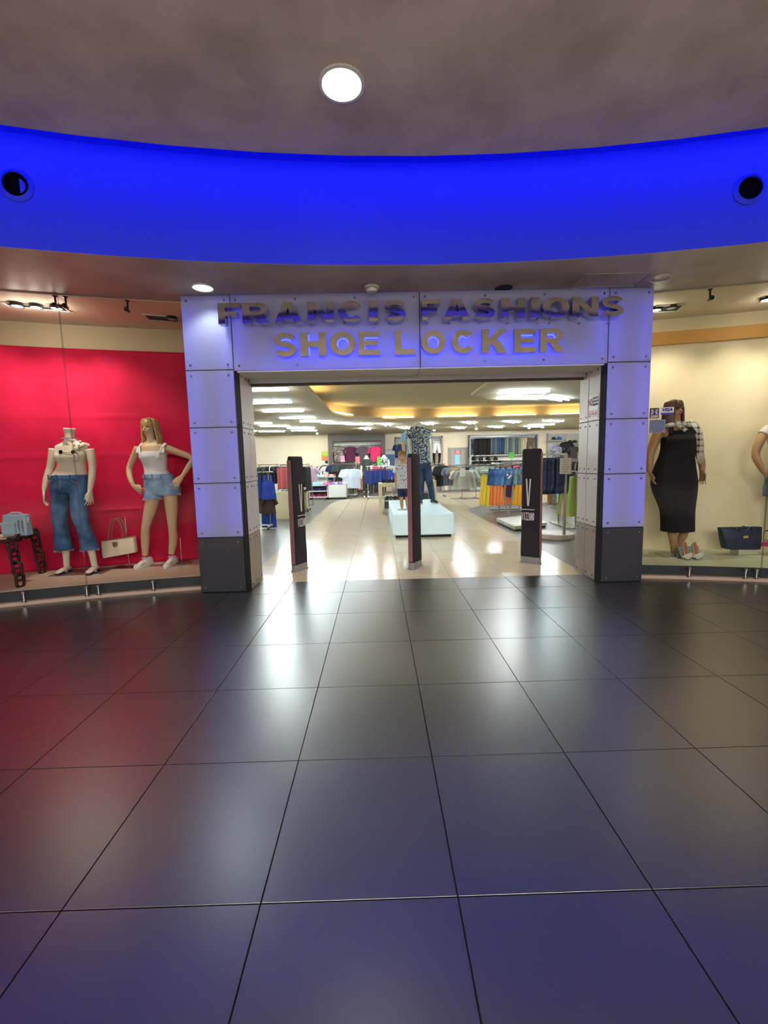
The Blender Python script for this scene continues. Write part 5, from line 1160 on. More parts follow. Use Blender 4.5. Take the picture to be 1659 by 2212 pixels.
pedestal('black covered security pedestal at the right of the doorway with VIZZANO print', G(1146, 1216), math.radians(-38), False, 1.53, -1, -.030)

# illuminated platform
CUBE_Z = P(981, 1108, 8.02).z
m_glow = M('opal_acrylic', 'd9eef2', 0.25, 0, 0.5, emit=0.30, ecol='c8f0ff')
bk = 11.1
cube = thing('light_plinth', 'low glowing white acrylic plinth in the walkway', 'plinth')
x0, x1 = P(849, 1130, 8.02).x, P(981, 1130, 8.02).x
MB().box(x0, x1, 8.02, bk, .045, CUBE_Z).build('acrylic_box', m_glow, cube, 0, .03)
MB().box(x0 + .05, x1 - .05, 8.06, bk - .05, 0, .045).build('foot', m_dark, cube, 0)

# --- male mannequin in floral shirt
m_floral = M('floral_blue_shirt', '23366a', 0.8, col2='b9c2a8', scale=26, lo=0.47, hi=0.56, detail=2)
m_lblue = M('light_blue_shirt', '8fb6cf', 0.8, col2='a9cadb', scale=20)
YE = G(930, 1088, CUBE_Z).y
def male(label, Y, rows, neck, arms, legs, feet_z, shirt_mat, pants_mat, skin, sleeve_len=.45, hem=None):
    t = thing('mannequin', label, 'mannequin'); b = MB(); torso(b, rows, Y, n=18)
    limb(b, [lj(neck[0], neck[1] + 12, Y), lj(*neck, Y)], [.065, .062])
    for a in arms:
        pts = [lj(x, y, Y, -.02 * i) for i, (x, y) in enumerate(a)]; limb(b, pts, [.055, .050, .042, .030][:len(pts)], 2, 10); e = pts[-1]; hand(b, e, e + Vector((0, -.03, -.18)), (0, -1, 0), 1.05, .5, Vector((1 if a[0][0] < neck[0] else -1, 0, 0)))
    for l in legs: limb(b, [lj(x, y, Y) for x, y in l], [.09, .075, .055, .042], 2, 10)
    remesh(b, 'body', skin, t, .011, 3)
    s = MB(); torso(s, rows[1:], Y, .014, n=18)
    for a in arms:
        p0, p1, p2 = [lj(x, y, Y, -.01 * i) for i, (x, y) in enumerate(a[:3])]; s.tube([p0 + (p1 - p0) * -.15, p0, p0.lerp(p1, .6), p1], [.06, .075, .078, .080], 10)
    sh = remesh(s, 'shirt', shirt_mat, t, .013, 3)
    p = MB()
    for l in legs:
        pts = [lj(x, y, Y) for x, y in l]; limb(p, [q + Vector((0, 0, .0)) for q in pts], [.105, .09, .075, .068], 2, 10)
    torso(p, [(rows[-1][0] - 6, rows[-1][1] + 1, rows[-1][2] - 1, .12, 0), (rows[-1][0] + 4, rows[-1][1], rows[-1][2], .13, 0), (rows[-1][0] + 12, rows[-1][1], rows[-1][2], .12, 0)], Y, 0, 2, n=16)
    remesh(p, 'jeans', pants_mat, t, .013, 3)
    return t, sh
t, sh = male('headless male mannequin in blue floral shirt and jeans on the glowing plinth', YE,
     [(918, 898, 912, .06, 0), (922, 888, 920, .07, 0), (930, 883, 926, .10, 0), (945, 888, 926, .13, 0), (965, 890, 926, .125, 0), (985, 891, 927, .12, 0), (1001, 893, 929, .125, 0)],
     (905, 913), [[(885, 931), (884, 948), (886, 965), (888, 985)], [(924, 931), (926, 948), (929, 970), (931, 990)]],
     [[(903, 1000), (908, 1032), (909, 1058), (908, 1080)], [(921, 1000), (926, 1032), (931, 1056), (934, 1078)]], CUBE_Z, m_floral, m_jdark, m_skinW)
b = MB()
for s0 in (-1, 1): b.tube([lj(905 + s0 * 8, 921, YE, .02), lj(905 + s0 * 6, 923, YE, -.06), lj(905 + s0 * 1.5, 931, YE, -.12)], [(.028, .008), (.034, .008), (.012, .006)], 8)
b.build('collar', m_floral, sh)
MB().tube([lj(905 + 1, 931, YE, -.125), lj(907, 938, YE, -.14), lj(908.5, 946, YE, -.145)], [(.008, .004), (.012, .006), (.006, .004)], 8).build('pendant', m_gold, t)
MB().tube([lj(905, 932, YE, -.135), lj(907, 960, YE, -.15), lj(909, 996, YE, -.15)], .003, 6).build('button_placket', M('placket_navy', '182650', .8), sh)
for k, (px, py, rz_, lab) in enumerate(((909, 1086, -.1, 'dark sneaker on the left foot of the floral shirt mannequin'), (936, 1083, .35, 'dark sneaker on the right foot of the floral shirt mannequin'))):
    q = lj(px, py, YE); th = thing('sneaker', lab, 'shoe', (q.x, YE, CUBE_Z), rz_)
    MB().prism([(.05 * math.cos(u), -.06 + .15 * math.sin(u)) for u in [2 * PI * i / 18 for i in range(18)]], 0, .03).build('sole', M('sole_white', 'cfcfc8', .6), th, 30)
    MB().loft([[(w_ * math.cos(a_), y_, .03 + max(0, h_ * math.sin(a_))) for a_ in [PI * i / 8 for i in range(9)]] + [(0, y_, .03)] for y_, w_, h_ in ((.08, .04, .07), (.0, .043, .085), (-.08, .046, .06), (-.16, .042, .04), (-.20, .02, .02))]).build('upper', M('sneaker_grey', '3a4148', .7), th)
YF2 = YE + .75
male('headless mannequin in light blue shirt half hidden behind the floral shirt mannequin', YF2,
     [(926, 887, 901, .06, 0), (930, 876, 910, .07, 0), (937, 871, 914, .10, 0), (952, 876, 912, .13, 0), (970, 878, 912, .12, 0), (990, 878, 914, .12, 0), (1000, 879, 915, .125, 0)],
     (894, 921), [[(873, 938), (871, 954), (872, 970), (874, 985)], [(912, 938), (914, 954), (916, 972), (917, 988)]],
     [[(888, 1000), (889, 1035), (890, 1056), (890, 1083)], [(904, 1000), (904, 1035), (904, 1056), (904, 1083)]], CUBE_Z, m_lblue, m_jdark, m_skinB)
# --- child
YG = G(868, 1101, CUBE_Z).y
t = thing('mannequin', 'child mannequin in printed white shirt and navy shorts on the glowing plinth', 'mannequin'); b = MB()
torso(b, [(998, 865, 876, .035, 0), (1002, 859, 881, .045, 0), (1008, 855, 885, .06, 0), (1025, 857, 883, .075, 0), (1045, 858, 883, .075, 0), (1058, 858, 884, .08, 0)], YG, n=16)
q, H = head(b, lj(868.5, 974, YG), lj(869.5, 999, YG, -.015), .1); limb(b, [lj(870, 1004, YG), lj(869.5, 995, YG)], [.036, .034])
for a in ([(857, 1008), (855, 1022), (855, 1036), (855, 1046)], [(883, 1008), (886, 1022), (887, 1036), (887, 1046)]):
    pts = [lj(x, y, YG) for x, y in a]; limb(b, pts, [.033, .030, .025, .019], 2, 10); hand(b, pts[-1], pts[-1] + Vector((0, -.02, -.10)), (0, -1, 0), .6, .4, Vector((1, 0, 0)))
for l in ([(865, 1055), (867, 1075), (868, 1090), (868, 1098)], [(878, 1055), (879, 1075), (880, 1090), (880, 1098)]): limb(b, [lj(x, y, YG) for x, y in l], [.055, .042, .036, .026], 2, 10); e = lj(*l[-1], YG); e.z = CUBE_Z + .05; foot(b, e, (e.x, e.y - .10, CUBE_Z + .012), .7)
remesh(b, 'body', M('mannequin_peach', 'c49a74', .45), t, .008, 3)
face_paint(t, q, H, iris='3c2a20', lip='9c5f50', brow='7a5630')
hb = MB().ell(q(0, .08, .17), (.37 * H, .42 * H, .36 * H), 14, 9)
for i in range(12): hb.tube([q(-.3 + .055 * i, -.05, .45), q(-.32 + .058 * i, -.27, .38), q(-.30 + .055 * i, -.33, .27)], [.04 * H, .035 * H, .012 * H], 6)
hb.build('hair', M('child_blond', '9c7038', .6), t)
s = MB(); torso(s, [(1002, 858, 882, .055, 0), (1008, 854, 886, .072, 0), (1025, 856, 884, .09, 0), (1045, 856, 885, .092, 0), (1055, 856, 886, .095, 0)], YG, .004, n=16)
for x, x2 in ((857, 853), (883, 888)): s.tube([lj(x + (2 if x < 870 else -2), 1006, YG), lj(x, 1010, YG), lj(x2, 1022, YG)], [.045, .048, .052], 10)
remesh(s, 'shirt', M('palm_print_shirt', 'd4d8de', .8, col2='6f88ac', scale=32, lo=.55, hi=.60, detail=3), t, .009, 3)
s = MB(); torso(s, [(1052, 858, 885, .085, 0), (1062, 858, 886, .09, 0)], YG, .002, 2, n=16)
leg_cloth(s, [(1056, 858, 872, .075, 0), (1073, 859, 873, .07, 0)], YG, 2, 12); leg_cloth(s, [(1056, 872, 886, .075, 0), (1073, 873, 886, .07, 0)], YG, 2, 12); remesh(s, 'shorts', M('navy_cotton', '1c2546', .85), t, .009, 3)
tag(MB().lathe([(.15, 0), (.15, .008), (.0001, .008)], seg=24).build('base_plate', M('base_plate_steel', '8c8c8a', .3, .6), None, 35, 0, (lj(874, 1100, YG).x, YG, CUBE_Z)), 'round steel base plate under the child mannequin', 'base plate')

# ---- garments: shared meshes hung from a hook at the origin
def cloth_rows(rows, n=16, folds=0.0, k=6, ph=0.0):
    R = []
    for z, rx, ry in rows:
        r = []
        for j in range(n):
            a = 2 * PI * j / n; f = 1 + folds * math.sin(k * a + ph) * min(1, abs(z) * 1.6); r.append((rx * math.cos(a) * (1 + folds * .3 * math.cos(5 * a)), ry * math.sin(a) * f, z))
        R.append(r)
    return R
def g_tee(w=.25, h=.70, sl=.20, ry=.06, flare=1.0):
    b = MB(); b.loft(cloth_rows([(-.075, w * .34, ry * .4), (-.09, w * .62, ry * .7), (-.12, w * .95, ry * .9), (-.20, w, ry), (-.35, w * .96, ry * 1.1), (-.55, w * (.98 + (flare - 1) * .5), ry * 1.15), (-h, w * flare, ry * 1.2)], 18, .30))
    if sl:
        for s in (-1, 1): b.tube([(s * w * .70, 0, -.125), (s * w * 1.0, 0, -.17), (s * (w + sl * .42), 0, -.17 - sl * .85)], [(.055, ry * .8), (.078, ry * .9), (.080, ry * .8)], 10, ref=(0, 1, 0))
    return b
def g_tank(w=.20, h=.62, ry=.05):
    b = MB(); b.loft(cloth_rows([(-.20, w * .70, ry * .9), (-.26, w * .92, ry), (-.40, w, ry * 1.1), (-h, w * 1.12, ry * 1.3)], 18, .3))
    for s in (-1, 1): b.tube([(s * w * .55, -.03, -.24), (s * w * .52, 0, -.075), (s * w * .55, .03, -.24)], [(.028, .006)] * 3, 8)
    return b
def g_dress(w=.20, h=.95, ry=.07):
    b = MB(); b.loft(cloth_rows([(-.10, w * .50, ry * .6), (-.16, w * .75, ry * .8), (-.30, w * .72, ry), (-.45, w * .80, ry * 1.2), (-.70, w * 1.0, ry * 1.6), (-h, w * 1.15, ry * 2.0)], 22, .28, 7)); return b
def g_pants(w=.20, h=1.0, ry=.05, spread=.02, taper=.5):
    b = MB(); b.loft(cloth_rows([(-.10, w * .92, ry), (-.14, w * .95, ry * 1.05), (-.25, w, ry * 1.2), (-.36, w * .98, ry * 1.2)], 16, .1))
    for s in (-1, 1): b.tube([(s * w * .48, 0, -.30), (s * w * .50, 0, -.45), (s * (w * .50 + spread * .6), -.01, -.10 - h * .6), (s * (w * .50 + spread), .01, -h)], [(w * .50, ry * 1.15), (w * .48, ry * 1.1), (w * .40, ry), (w * taper, ry)], 10, ref=(0, 1, 0))
    return b
def g_shorts(w=.19, h=.42, ry=.06):
    b = MB(); b.loft(cloth_rows([(-.09, w * .90, ry * .8), (-.13, w * .93, ry), (-.22, w, ry * 1.2), (-.28, w, ry * 1.2)], 16, .12))
    for s in (-1, 1): b.tube([(s * w * .48, 0, -.22), (s * w * .54, 0, -.32), (s * w * .58, 0, -h)], [(w * .50, ry * 1.15), (w * .52, ry * 1.15), (w * .54, ry * 1.2)], 10, ref=(0, 1, 0))
    return b
def g_skirt(w=.17, h=.80, ry=.035): return MB().loft(cloth_rows([(-.09, w * .9, ry * .7), (-.13, w, ry), (-.40, w * 1.03, ry * 1.2), (-h, w * 1.08, ry * 1.35)], 18, .35))
m_any = M('cloth_default', '888888', .85); m_hang = M('hanger_black', '1c1b1d', .5); m_hangc = M('hanger_clear', 'b9c0c2', .2)
GM = {k: f().mesh('cloth_' + k, m_any, 50) for k, f in dict(tee=g_tee, tank=g_tank, dress=g_dress, pants=g_pants, shorts=g_shorts, skirt=g_skirt, longtop=lambda: g_tee(.22, .85, .30, .06, 1.1), jeans=lambda: g_pants(.19, .98, .05, .03, .42), wide=lambda: g_tee(.24, .66, .22, .075, 1.12)).items()}
_h = MB().tube([(0, 0, -.045), (0, 0, -.005), (.012, 0, .012), (0, 0, .026), (-.014, 0, .012)], .003, 6); _h.tube([(-.20, 0, -.115), (-.10, 0, -.072), (0, 0, -.045), (.10, 0, -.072), (.20, 0, -.115)], .006, 6); HANG = _h.mesh('hanger', m_hang)
_h = MB().tube([(0, 0, -.06), (0, 0, -.005), (.012, 0, .012), (0, 0, .026), (-.014, 0, .012)], .003, 6); _h.tube([(-.16, 0, -.075), (0, 0, -.06), (.16, 0, -.075)], .005, 6)
for s_ in (-1, 1): _h.box(s_ * .15 - .012, s_ * .15 + .012, -.012, .012, -.10, -.07)
CLIP = _h.mesh('clip_hanger', m_hang)
KN = dict(tee=('shirt', 'tee_shirt'), wide=('shirt', 'blouse'), tank=('top', 'tank_top'), dress=('dress', 'dress'), pants=('trousers', 'trousers'), jeans=('jeans', 'jeans'), shorts=('shorts', 'shorts'), skirt=('skirt', 'skirt'), longtop=('shirt', 'long_shirt'))
CL = {}
def cm(c, c2=None, sc=30, **k):
    key = 'cloth_%s_%s' % (c, c2)
    return M(key, c, .85, 0, .25, col2=c2, scale=sc, **k) if c2 else M(key, c, .85, 0, .25)
def hang(kind, loc, rz, mat, label, group=None, sc=(1, 1, 1), hanger=True):
    o = inst(KN[kind][1], GM[kind], None, loc, rz, mat, sc); tag(o, label, KN[kind][0], group)
    if hanger: inst('hanger', CLIP if kind in ('pants', 'shorts', 'skirt', 'jeans') else HANG, o)
    return o
m_rack = M('rack_chrome', 'b4b2ae', .25, .9); m_rackw = M('rack_white', 'd6d6d2', .4); m_wheel = M('wheel_black', '202022', .5)
def rack(label, x0, x1, Y, zr, base='cross', posts=None, wheels=True, w=.022, mat=None, depth=.5):
    """straight rail between x0 and x1 at distance Y, height zr, on a base with castors"""
    mat = mat or m_rack; t = thing('clothes_rack', label, 'clothes rack', ((x0 + x1) / 2, Y, 0)); L = x1 - x0
    MB().tube([(-L / 2, 0, zr), (L / 2, 0, zr)], w * .6, 8).build('rail', mat, t)
    zb = .09 if wheels else .012
    for x in (posts if posts is not None else (-L / 2 + .06, L / 2 - .06)):
        MB().box(x - w / 2, x + w / 2, -w / 2, w / 2, zb, zr).build('post', mat, t, 0)
        if base == 'cross':
            MB().box(x - .02, x + .02, -depth / 2, depth / 2, zb - .02, zb + .01).build('foot', m_rackw if wheels else mat, t, 0)
            if wheels:
                for y in (-depth / 2 + .03, depth / 2 - .03): MB().tube([(x - .014, y, .034), (x + .014, y, .034)], .034, 12).build('castor', m_wheel, t)
    if base == 'cross': MB().box(-L / 2 + .06, L / 2 - .06, -.02, .02, zb - .018, zb + .008).build('base_bar', m_rackw if wheels else mat, t, 0)
    return t
def row(kind, x0, x1, n, Y, zr, mats, desc, where, rz=PI / 2, sc=(1, 1, 1), jit=.12, group=None):
    rnd = random.Random(hash(desc) % 1000 if False else len(desc) * 7 + n)
    for i in range(n):
        x = x0 + (x1 - x0) * (i / max(1, n - 1)); k = kind if isinstance(kind, str) else kind[i % len(kind)]
        lab = ('%s %s from the left %s' % (ordinal(i), desc, where)) if n > 1 and n <= 12 else '%s %s' % (desc, where)
        s_ = rnd.uniform(.95, 1.04); hang(k, (x, Y + rnd.uniform(-.01, .01), zr), rz + rnd.uniform(-jit, jit), mats[i % len(mats)], lab, group or desc, (sc[0] * s_, sc[1] * (.45 if n > 2 else .8), sc[2] * s_))
def X(px, Y): return P(px, 1000, Y).x
def Z(py, Y, px=830): return P(px, py, Y).z
def sign_card(label, px0, py0, px1, py1, Y, mat, lines=4, post_to=None, ink=None):
    t = thing('sale_sign', label, 'sign'); a = P(px0, py1, Y); b_ = P(px1, py0, Y)
    MB().box(a.x, b_.x, Y - .004, Y + .004, a.z, b_.z).build('card', mat, t, 0)
    w_ = b_.x - a.x; h_ = b_.z - a.z
    for k in range(lines): z_ = b_.z - h_ * (k + .9) / (lines + .8); ww = w_ * (.34 - .06 * (k % 3)); MB().box((a.x + b_.x) / 2 - ww, (a.x + b_.x) / 2 + ww, Y - .0055, Y - .004, z_ - h_ * .014, z_ + h_ * .014).build('print_line', ink or M('ink_soft_grey', '9a968c', .7), t, 0)
    if post_to is not None: MB().bar(((a.x + b_.x) / 2, Y + .01, post_to), ((a.x + b_.x) / 2, Y + .01, a.z + .02), .012).build('holder', m_rack, t)
    return t
m_cream = M('cream_laminate', 'd9cfa6', .5); m_wlam = M('white_laminate', 'd6d8d2', .45); m_grey_in = M('shelf_grey', '8a847c', .6)
m_pinkc = M('card_pink', 'e0809a', .7); m_greenc = M('card_green', '58b545', .7); m_whitec = M('card_white', 'eceae2', .7)
# ---- left front rolling rack with blue tops
Y0 = G(592, 1142).y
xr = X(588, Y0); zr = Z(1014, Y0)
t = rack('rolling rack with blue tops just inside the doorway on the left', X(520, Y0), xr, Y0, zr, posts=(X(520, Y0) - (X(520, Y0) + xr) / 2 + .05, (xr - X(520, Y0)) / 2 - .10))
royal = cm('22388e', '2b46a4', 6); brown = cm('3c302e'); rb2 = cm('1f3a78', '2f62a0', 8)
for i, (px, rz, m, kd, lab, dz, sc) in enumerate(((578, .25, royal, 'tank', 'royal blue sleeveless top at the end of the rolling rack', 0, (.68, 1, .95)), (566, .35, cm('1c2b70'), 'tank', 'darker blue sleeveless top behind the royal blue one', 0, (.68, 1, .9)), (552, .5, cm('20242c'), 'tank', 'black top hanging deepest on the rolling rack', 0, (.68, 1, .9)))):
    hang(kd, (X(px, Y0), Y0 - .06 + .07 * i, zr), rz, m, lab, None, sc)
z2 = Z(1068, Y0)
rk = thing('lower_rail', 'lower rail of the rolling rack for the second tier of tops', 'rail', (X(560, Y0), Y0, z2)); MB().tube([(-.42, .04, 0), (.30, .04, 0)], .010, 8).build('bar', m_rack, rk)
for i, (px, m, lab) in enumerate(((576, brown, 'dark brown top on the lower tier of the rolling rack'), (562, cm('4a3c38'), 'grey brown top on the lower tier, behind the dark brown one'))):
    hang('wide', (X(px, Y0), Y0 + .02 + .06 * i, z2 + .05), .2, m, lab, None, (.50, 1, .62))
for i, (px, m, lab) in enumerate(((567, rb2, 'blue skirt hanging below the brown tops'), (577, cm('1e3c8c'), 'bright blue skirt hanging below the brown tops, outer one'))):
    hang('skirt', (X(px, Y0), Y0 + .10 - .05 * i, Z(1086, Y0)), .15, m, lab, None, (.62, 1, .62))
# ---- cream table left with folded clothes
def block_table(label, pts, zt, mat, th=.06, legs=True):
    """pts: two opposite floor corners (x0,y0,x1,y1)"""
    x0, y0, x1, y1 = pts; t = thing('display_table', label, 'table', (0, 0, 0))
    MB().box(x0, x1, y0, y1, zt - th, zt).build('table_top', mat, t, 0, .006)
    for nm, xa, xb in (('side_panel', x0, x0 + th), ('side_panel', x1 - th, x1)): MB().box(xa, xb, y0, y1, 0, zt - th).build(nm, mat, t, 0, .004)
    return t
YT1 = G(590, 1122).y; zt1 = Z(1057, YT1)
t = thing('display_table', 'cream display table with folded clothes at the left behind the rolling rack', 'table')
xa, xb = X(589, YT1), G(664, 1103).x
MB().box(xa, xb, YT1, YT1 + 2.1, zt1 - .06, zt1).build('table_top', m_cream, t, 0, .006)
MB().box(xa, X(633, YT1), YT1, YT1 + .05, 0, zt1 - .06).build('front_panel', m_cream, t, 0, .004)
MB().box(xb - .10, xb, YT1 + 1.9, YT1 + 2.05, 0, zt1 - .06).build('leg', m_cream, t, 0, .004); MB().box(xa, xa + .05, YT1 + .05, YT1 + 2.05, 0, zt1 - .06).build('side_panel', m_cream, t, 0, .004); MB().box(xb - .10, xb, YT1 + .02, YT1 + .12, 0, zt1 - .06).build('leg', m_cream, t, 0, .004)
rnd = random.Random(4)
fold_me = MB().loft([[(x * s, y * s, z) for x, y in ((-.14, -.11), (.14, -.11), (.15, 0), (.14, .11), (-.14, .11), (-.15, 0))] for z, s in ((0, .96), (.012, 1.0), (.028, 1.0), (.040, .94))]).mesh('folded_cloth', m_any, 40)
fc = [('folded white tee with dark print at the front of the cream table', 'd8d8d0', '4a5a52'), ('folded white top beside the printed tee', 'dcd8cc', None), ('folded black garment at the middle of the cream table', '2a2a2c', None), ('folded grey garment at the middle of the cream table', '8c8a84', None), ('folded olive garment at the back of the cream table', '5c5a44', None), ('folded pale garment at the back of the cream table', 'c9c2b4', None)]
for i, (lab, c, c2) in enumerate(fc):
    o = inst('folded_garment', fold_me, None, (xa + .18 + .31 * (i % 2), YT1 + .22 + .42 * (i // 2), zt1), rnd.uniform(-.4, .4), cm(c, c2, 18)); tag(o, lab, 'garment', 'folded clothes on the cream table')
# ---- racks far left behind the table
Y1 = 14.6; z1 = Z(1003, Y1, 600)
rack('clothes rack with dark tops near the left back wall', X(556, Y1), X(602, Y1), Y1, z1, wheels=False)
row('tee', X(559, Y1), X(600, Y1), 9, Y1, z1, [cm('23242a'), cm('3c3a44'), cm('2a2c40'), cm('55504c'), cm('1c1c20'), cm('d2c4b8')], 'dark top', 'on the rack by the left back wall', sc=(1, 1, .9))
Y2 = 13.2; z2 = Z(1004, Y2, 620)
rack('clothes rack with salmon garments behind the left pedestal', X(602, Y2), X(668, Y2), Y2, z2)
row('skirt', X(606, Y2), X(634, Y2), 9, Y2, z2, [cm('c86a68'), cm('bd6160'), cm('d0746e')], 'salmon pink garment', 'on the rack behind the left pedestal', sc=(1, 1, .92), rz=PI / 2 - .5)
row('tee', X(648, Y2), X(653, Y2), 2, Y2, z2, [cm('8cc63c'), cm('6a9a34')], 'lime green top', 'on the rack behind the left pedestal', sc=(1, 1, .72))
row('skirt', X(655, Y2), X(663, Y2), 4, Y2, z2, [cm('1e1e22'), cm('26262c')], 'black garment', 'at the right end of the salmon rack', sc=(1, 1, 1.0), rz=PI / 2 - .4)
hang('tee', (X(669, 15.2), 15.2, Z(1006, 15.2, 669)), .3, plaid('stripe_lilac', 'b8a0ac', '7a5c70', 40, .4, (0,)), 'lilac striped shirt at the far end of the salmon rack', None, (.9, 1, .8))
rack('short rail holding the lilac striped shirt', X(663, 15.2), X(675, 15.2), 15.2, Z(1005, 15.2, 669), posts=(0.05,), wheels=False)
# ---- white shelf unit with sandals
Y3 = 16.6
def Xz(px, py): q = P(px, py, Y3); return q.x, q.z
xa, xb, xc = X(664, Y3), X(706, Y3), X(746, Y3)
t = thing('shoe_shelf', 'open white shelf unit with sandals on three boards', 'shelf')
zt = Z(1047, Y3, 690); dS = .5; Yf = G(700, 1079).y; Y3 = Yf
xa, xb, xc = X(664, Y3), X(706, Y3), X(746, Y3); zt = Z(1048, Y3, 690)
MB().box(xa, xb, Yf, Yf + .5, zt - .03, zt).build('board', m_wlam, t, 0); MB().box(xa, xb, Yf, Yf + .5, .08, .11).build('board', m_wlam, t, 0); MB().box(xa, xb, Yf + .01, Yf + .5, (zt + .09) / 2 - .015, (zt + .09) / 2 + .015).build('board', m_wlam, t, 0)
for x in (xa, xb - .03): MB().box(x, x + .03, Yf, Yf + .5, .08, zt).build('side_panel', m_wlam, t, 0)
MB().box(xa, xb, Yf + .48, Yf + .5, .08, zt + .0).build('back_panel', m_grey_in, t, 0)
for x in (xa + .06, xb - .06): MB().box(x - .03, x + .03, Yf + .05, Yf + .45, 0, .08).build('foot', m_wheel, t, 0)
zs = Z(1030, Y3 + .35, 690); MB().box(xa, xb + .28, Yf + .30, Yf + .55, zs - .03, zs).build('raised_board', m_wlam, t, 0)
MB().box(xa + .1, xb - .1, Yf + .46, Yf + .49, zt, zs - .03).build('raised_back', m_wlam, t, 0); MB().box(xb + .2, xb + .23, Yf + .44, Yf + .5, zt, zs - .03).build('raised_post', m_wlam, t, 0)
sd = thing('display_box', 'white boxy cabinet on castors beside the sandal shelf', 'cabinet')
MB().box(xb + .02, xc, Yf - .02, Yf + .7, .07, zt + .0).build('body', m_wlam, sd, 0, .005)
for x in (xb + .08, xc - .07):
    for y in (Yf + .04, Yf + .62): MB().tube([(x - .015, y, .035), (x + .015, y, .035)], .035, 10).build('castor', m_wheel, sd)
_s = MB(); _s.loft([[(x * s, y * s, z) for x, y in [(.042 * math.cos(u), .12 * math.sin(u)) for u in [2 * PI * i / 12 for i in range(12)]]] for z, s in ((0, .95), (.008, 1.0), (.022, 1.0), (.026, .95))])
_s.tube([(-.04, 0, .02), (-.028, -.03, .062), (0, -.05, .070), (.028, -.03, .062), (.04, 0, .02)], [(.03, .006)] * 5, 6); SAND = _s.mesh('sandal', m_any, 40)
def shoes(n, x0, x1, y, z, cols, desc):
    for i in range(n):
        x = x0 + (x1 - x0) * (i + .5) / n; o = inst('sandal', SAND, None, (x, y, z), PI + random.uniform(-.5, .5) * .4, cm(cols[i % len(cols)])); o.rotation_euler.x = 0
        tag(o, '%s %s, counted from the left' % (ordinal(i), desc), 'shoe', desc)
shoes(6, xa + .02, xb - .2, Yf + .14, zt, ['7cc4c4', '8fd0cc'], 'turquoise sandal on the shelf top'); shoes(3, xb - .22, xb + .06, Yf + .14, zt, ['c0588c', 'd070a0'], 'pink sandal on the shelf top')
shoes(6, xb + .06, xc - .04, Yf + .15, zt, ['7c5cb0', '8c70b8', 'c8b48c'], 'purple clog on the white cabinet'); shoes(4, xb + .12, xc - .06, Yf + .45, zt, ['d8c890', 'd8d0c0', 'c0a8d0'], 'pale sandal at the back of the white cabinet')
shoes(8, xa + .05, xb - .05, Yf + .2, (zt + .09) / 2 + .015, ['4a3c8c', '58489c', '3c3070'], 'violet sandal on the middle board'); shoes(8, xa + .05, xb - .05, Yf + .2, .11, ['c04080', 'd05890', '9c2c60'], 'magenta sandal on the lowest board')
shoes(4, xa + .02, xa + .55, Yf + .40, zs, ['8cc8d8', 'a0d4dc'], 'pale blue sandal on the raised board'); shoes(6, xa + .58, xb + .26, Yf + .40, zs, ['d89c8c', 'e0b0a0', 'a83c3c'], 'peach sandal on the raised board')
# ---- back wall left: poster, shelf
YW = 20.97
t = thing('poster', 'green and orange poster on the back wall left of the dark alcove', 'poster'); a = P(695, 994, YW); b_ = P(708, 975, YW)
MB().box(a.x, b_.x, YW - .02, YW, a.z, b_.z).build('sheet', M('poster_print', 'b6d84a', .6, col2='d87c40', scale=2.6, lo=.48, hi=.56), t, 0)
t = thing('wall_shelf', 'small white wall shelf with boxes under the green poster', 'shelf'); a = P(696, 1002, YW - .2); b_ = P(709, 1000, YW - .2)
MB().box(a.x, b_.x, YW - .35, YW, a.z - .02, a.z + .01).build('board', m_wlam, t, 0)
for i, c in enumerate(('d8d4c4', '2c2c30', 'dcd8cc')): tag(MB().box(-.06, .06, -.10, .10, 0, .13).build('carton', cm(c), None, 0, 0, (a.x + .08 + .135 * i, YW - .2, a.z + .01)), ['white carton at the left of the small wall shelf', 'black carton in the middle of the small wall shelf', 'white carton at the right of the small wall shelf'][i], 'carton')
YY = YW - .4; zz = Z(1004, YY, 700); rack('narrow rail of dark tops under the small wall shelf', X(696, YY), X(709, YY), YY, zz, wheels=False)
row('tee', X(698, YY), X(708, YY), 5, YY, zz, [cm('2c2e36'), cm('d0ccc4'), cm('44484c')], 'dark top', 'on the narrow rail under the wall shelf', sc=(1, 1, .8), rz=.3)
# ---- dark alcove with four shirts
YA2 = 20.55
t = thing('display_alcove', 'dark grey framed display alcove on the back wall with four shirts', 'wall display')
m_alc = M('alcove_grey', '5b5450', .7); m_alcp = M('alcove_panel', 'a39d94', .7)
ax0, ax1, az1 = X(710, YA2), X(833, YA2), Z(936, YA2, 770); ix0, ix1, iz1 = X(720, YA2), X(825, YA2), Z(953, YA2, 770)
MB().box(ax0, ix0, YA2, 21.0, 0, az1).build('frame_side', m_alc, t, 0); MB().box(ix1, ax1, YA2, 21.0, 0, az1).build('frame_side', m_alc, t, 0); MB().box(ix0, ix1, YA2, 21.0, iz1, az1).build('frame_head', m_alc, t, 0)
zc = Z(963, YA2, 770); zd = Z(1003, YA2, 770); n = 4
for i in range(n):
    a, b_ = ix0 + (ix1 - ix0) * i / n + .006, ix0 + (ix1 - ix0) * (i + 1) / n - .006
    MB().box(a, b_, 20.88, 20.99, zc + .006, iz1).build('panel', m_alcp, t, 0); MB().box(a, b_, 20.88, 20.99, zd, zc - .006).build('panel', m_alcp, t, 0); MB().box(a, b_, 20.88, 20.99, 0, zd - .012).build('panel', m_alc, t, 0)
zz = Z(958, 20.7, 760)
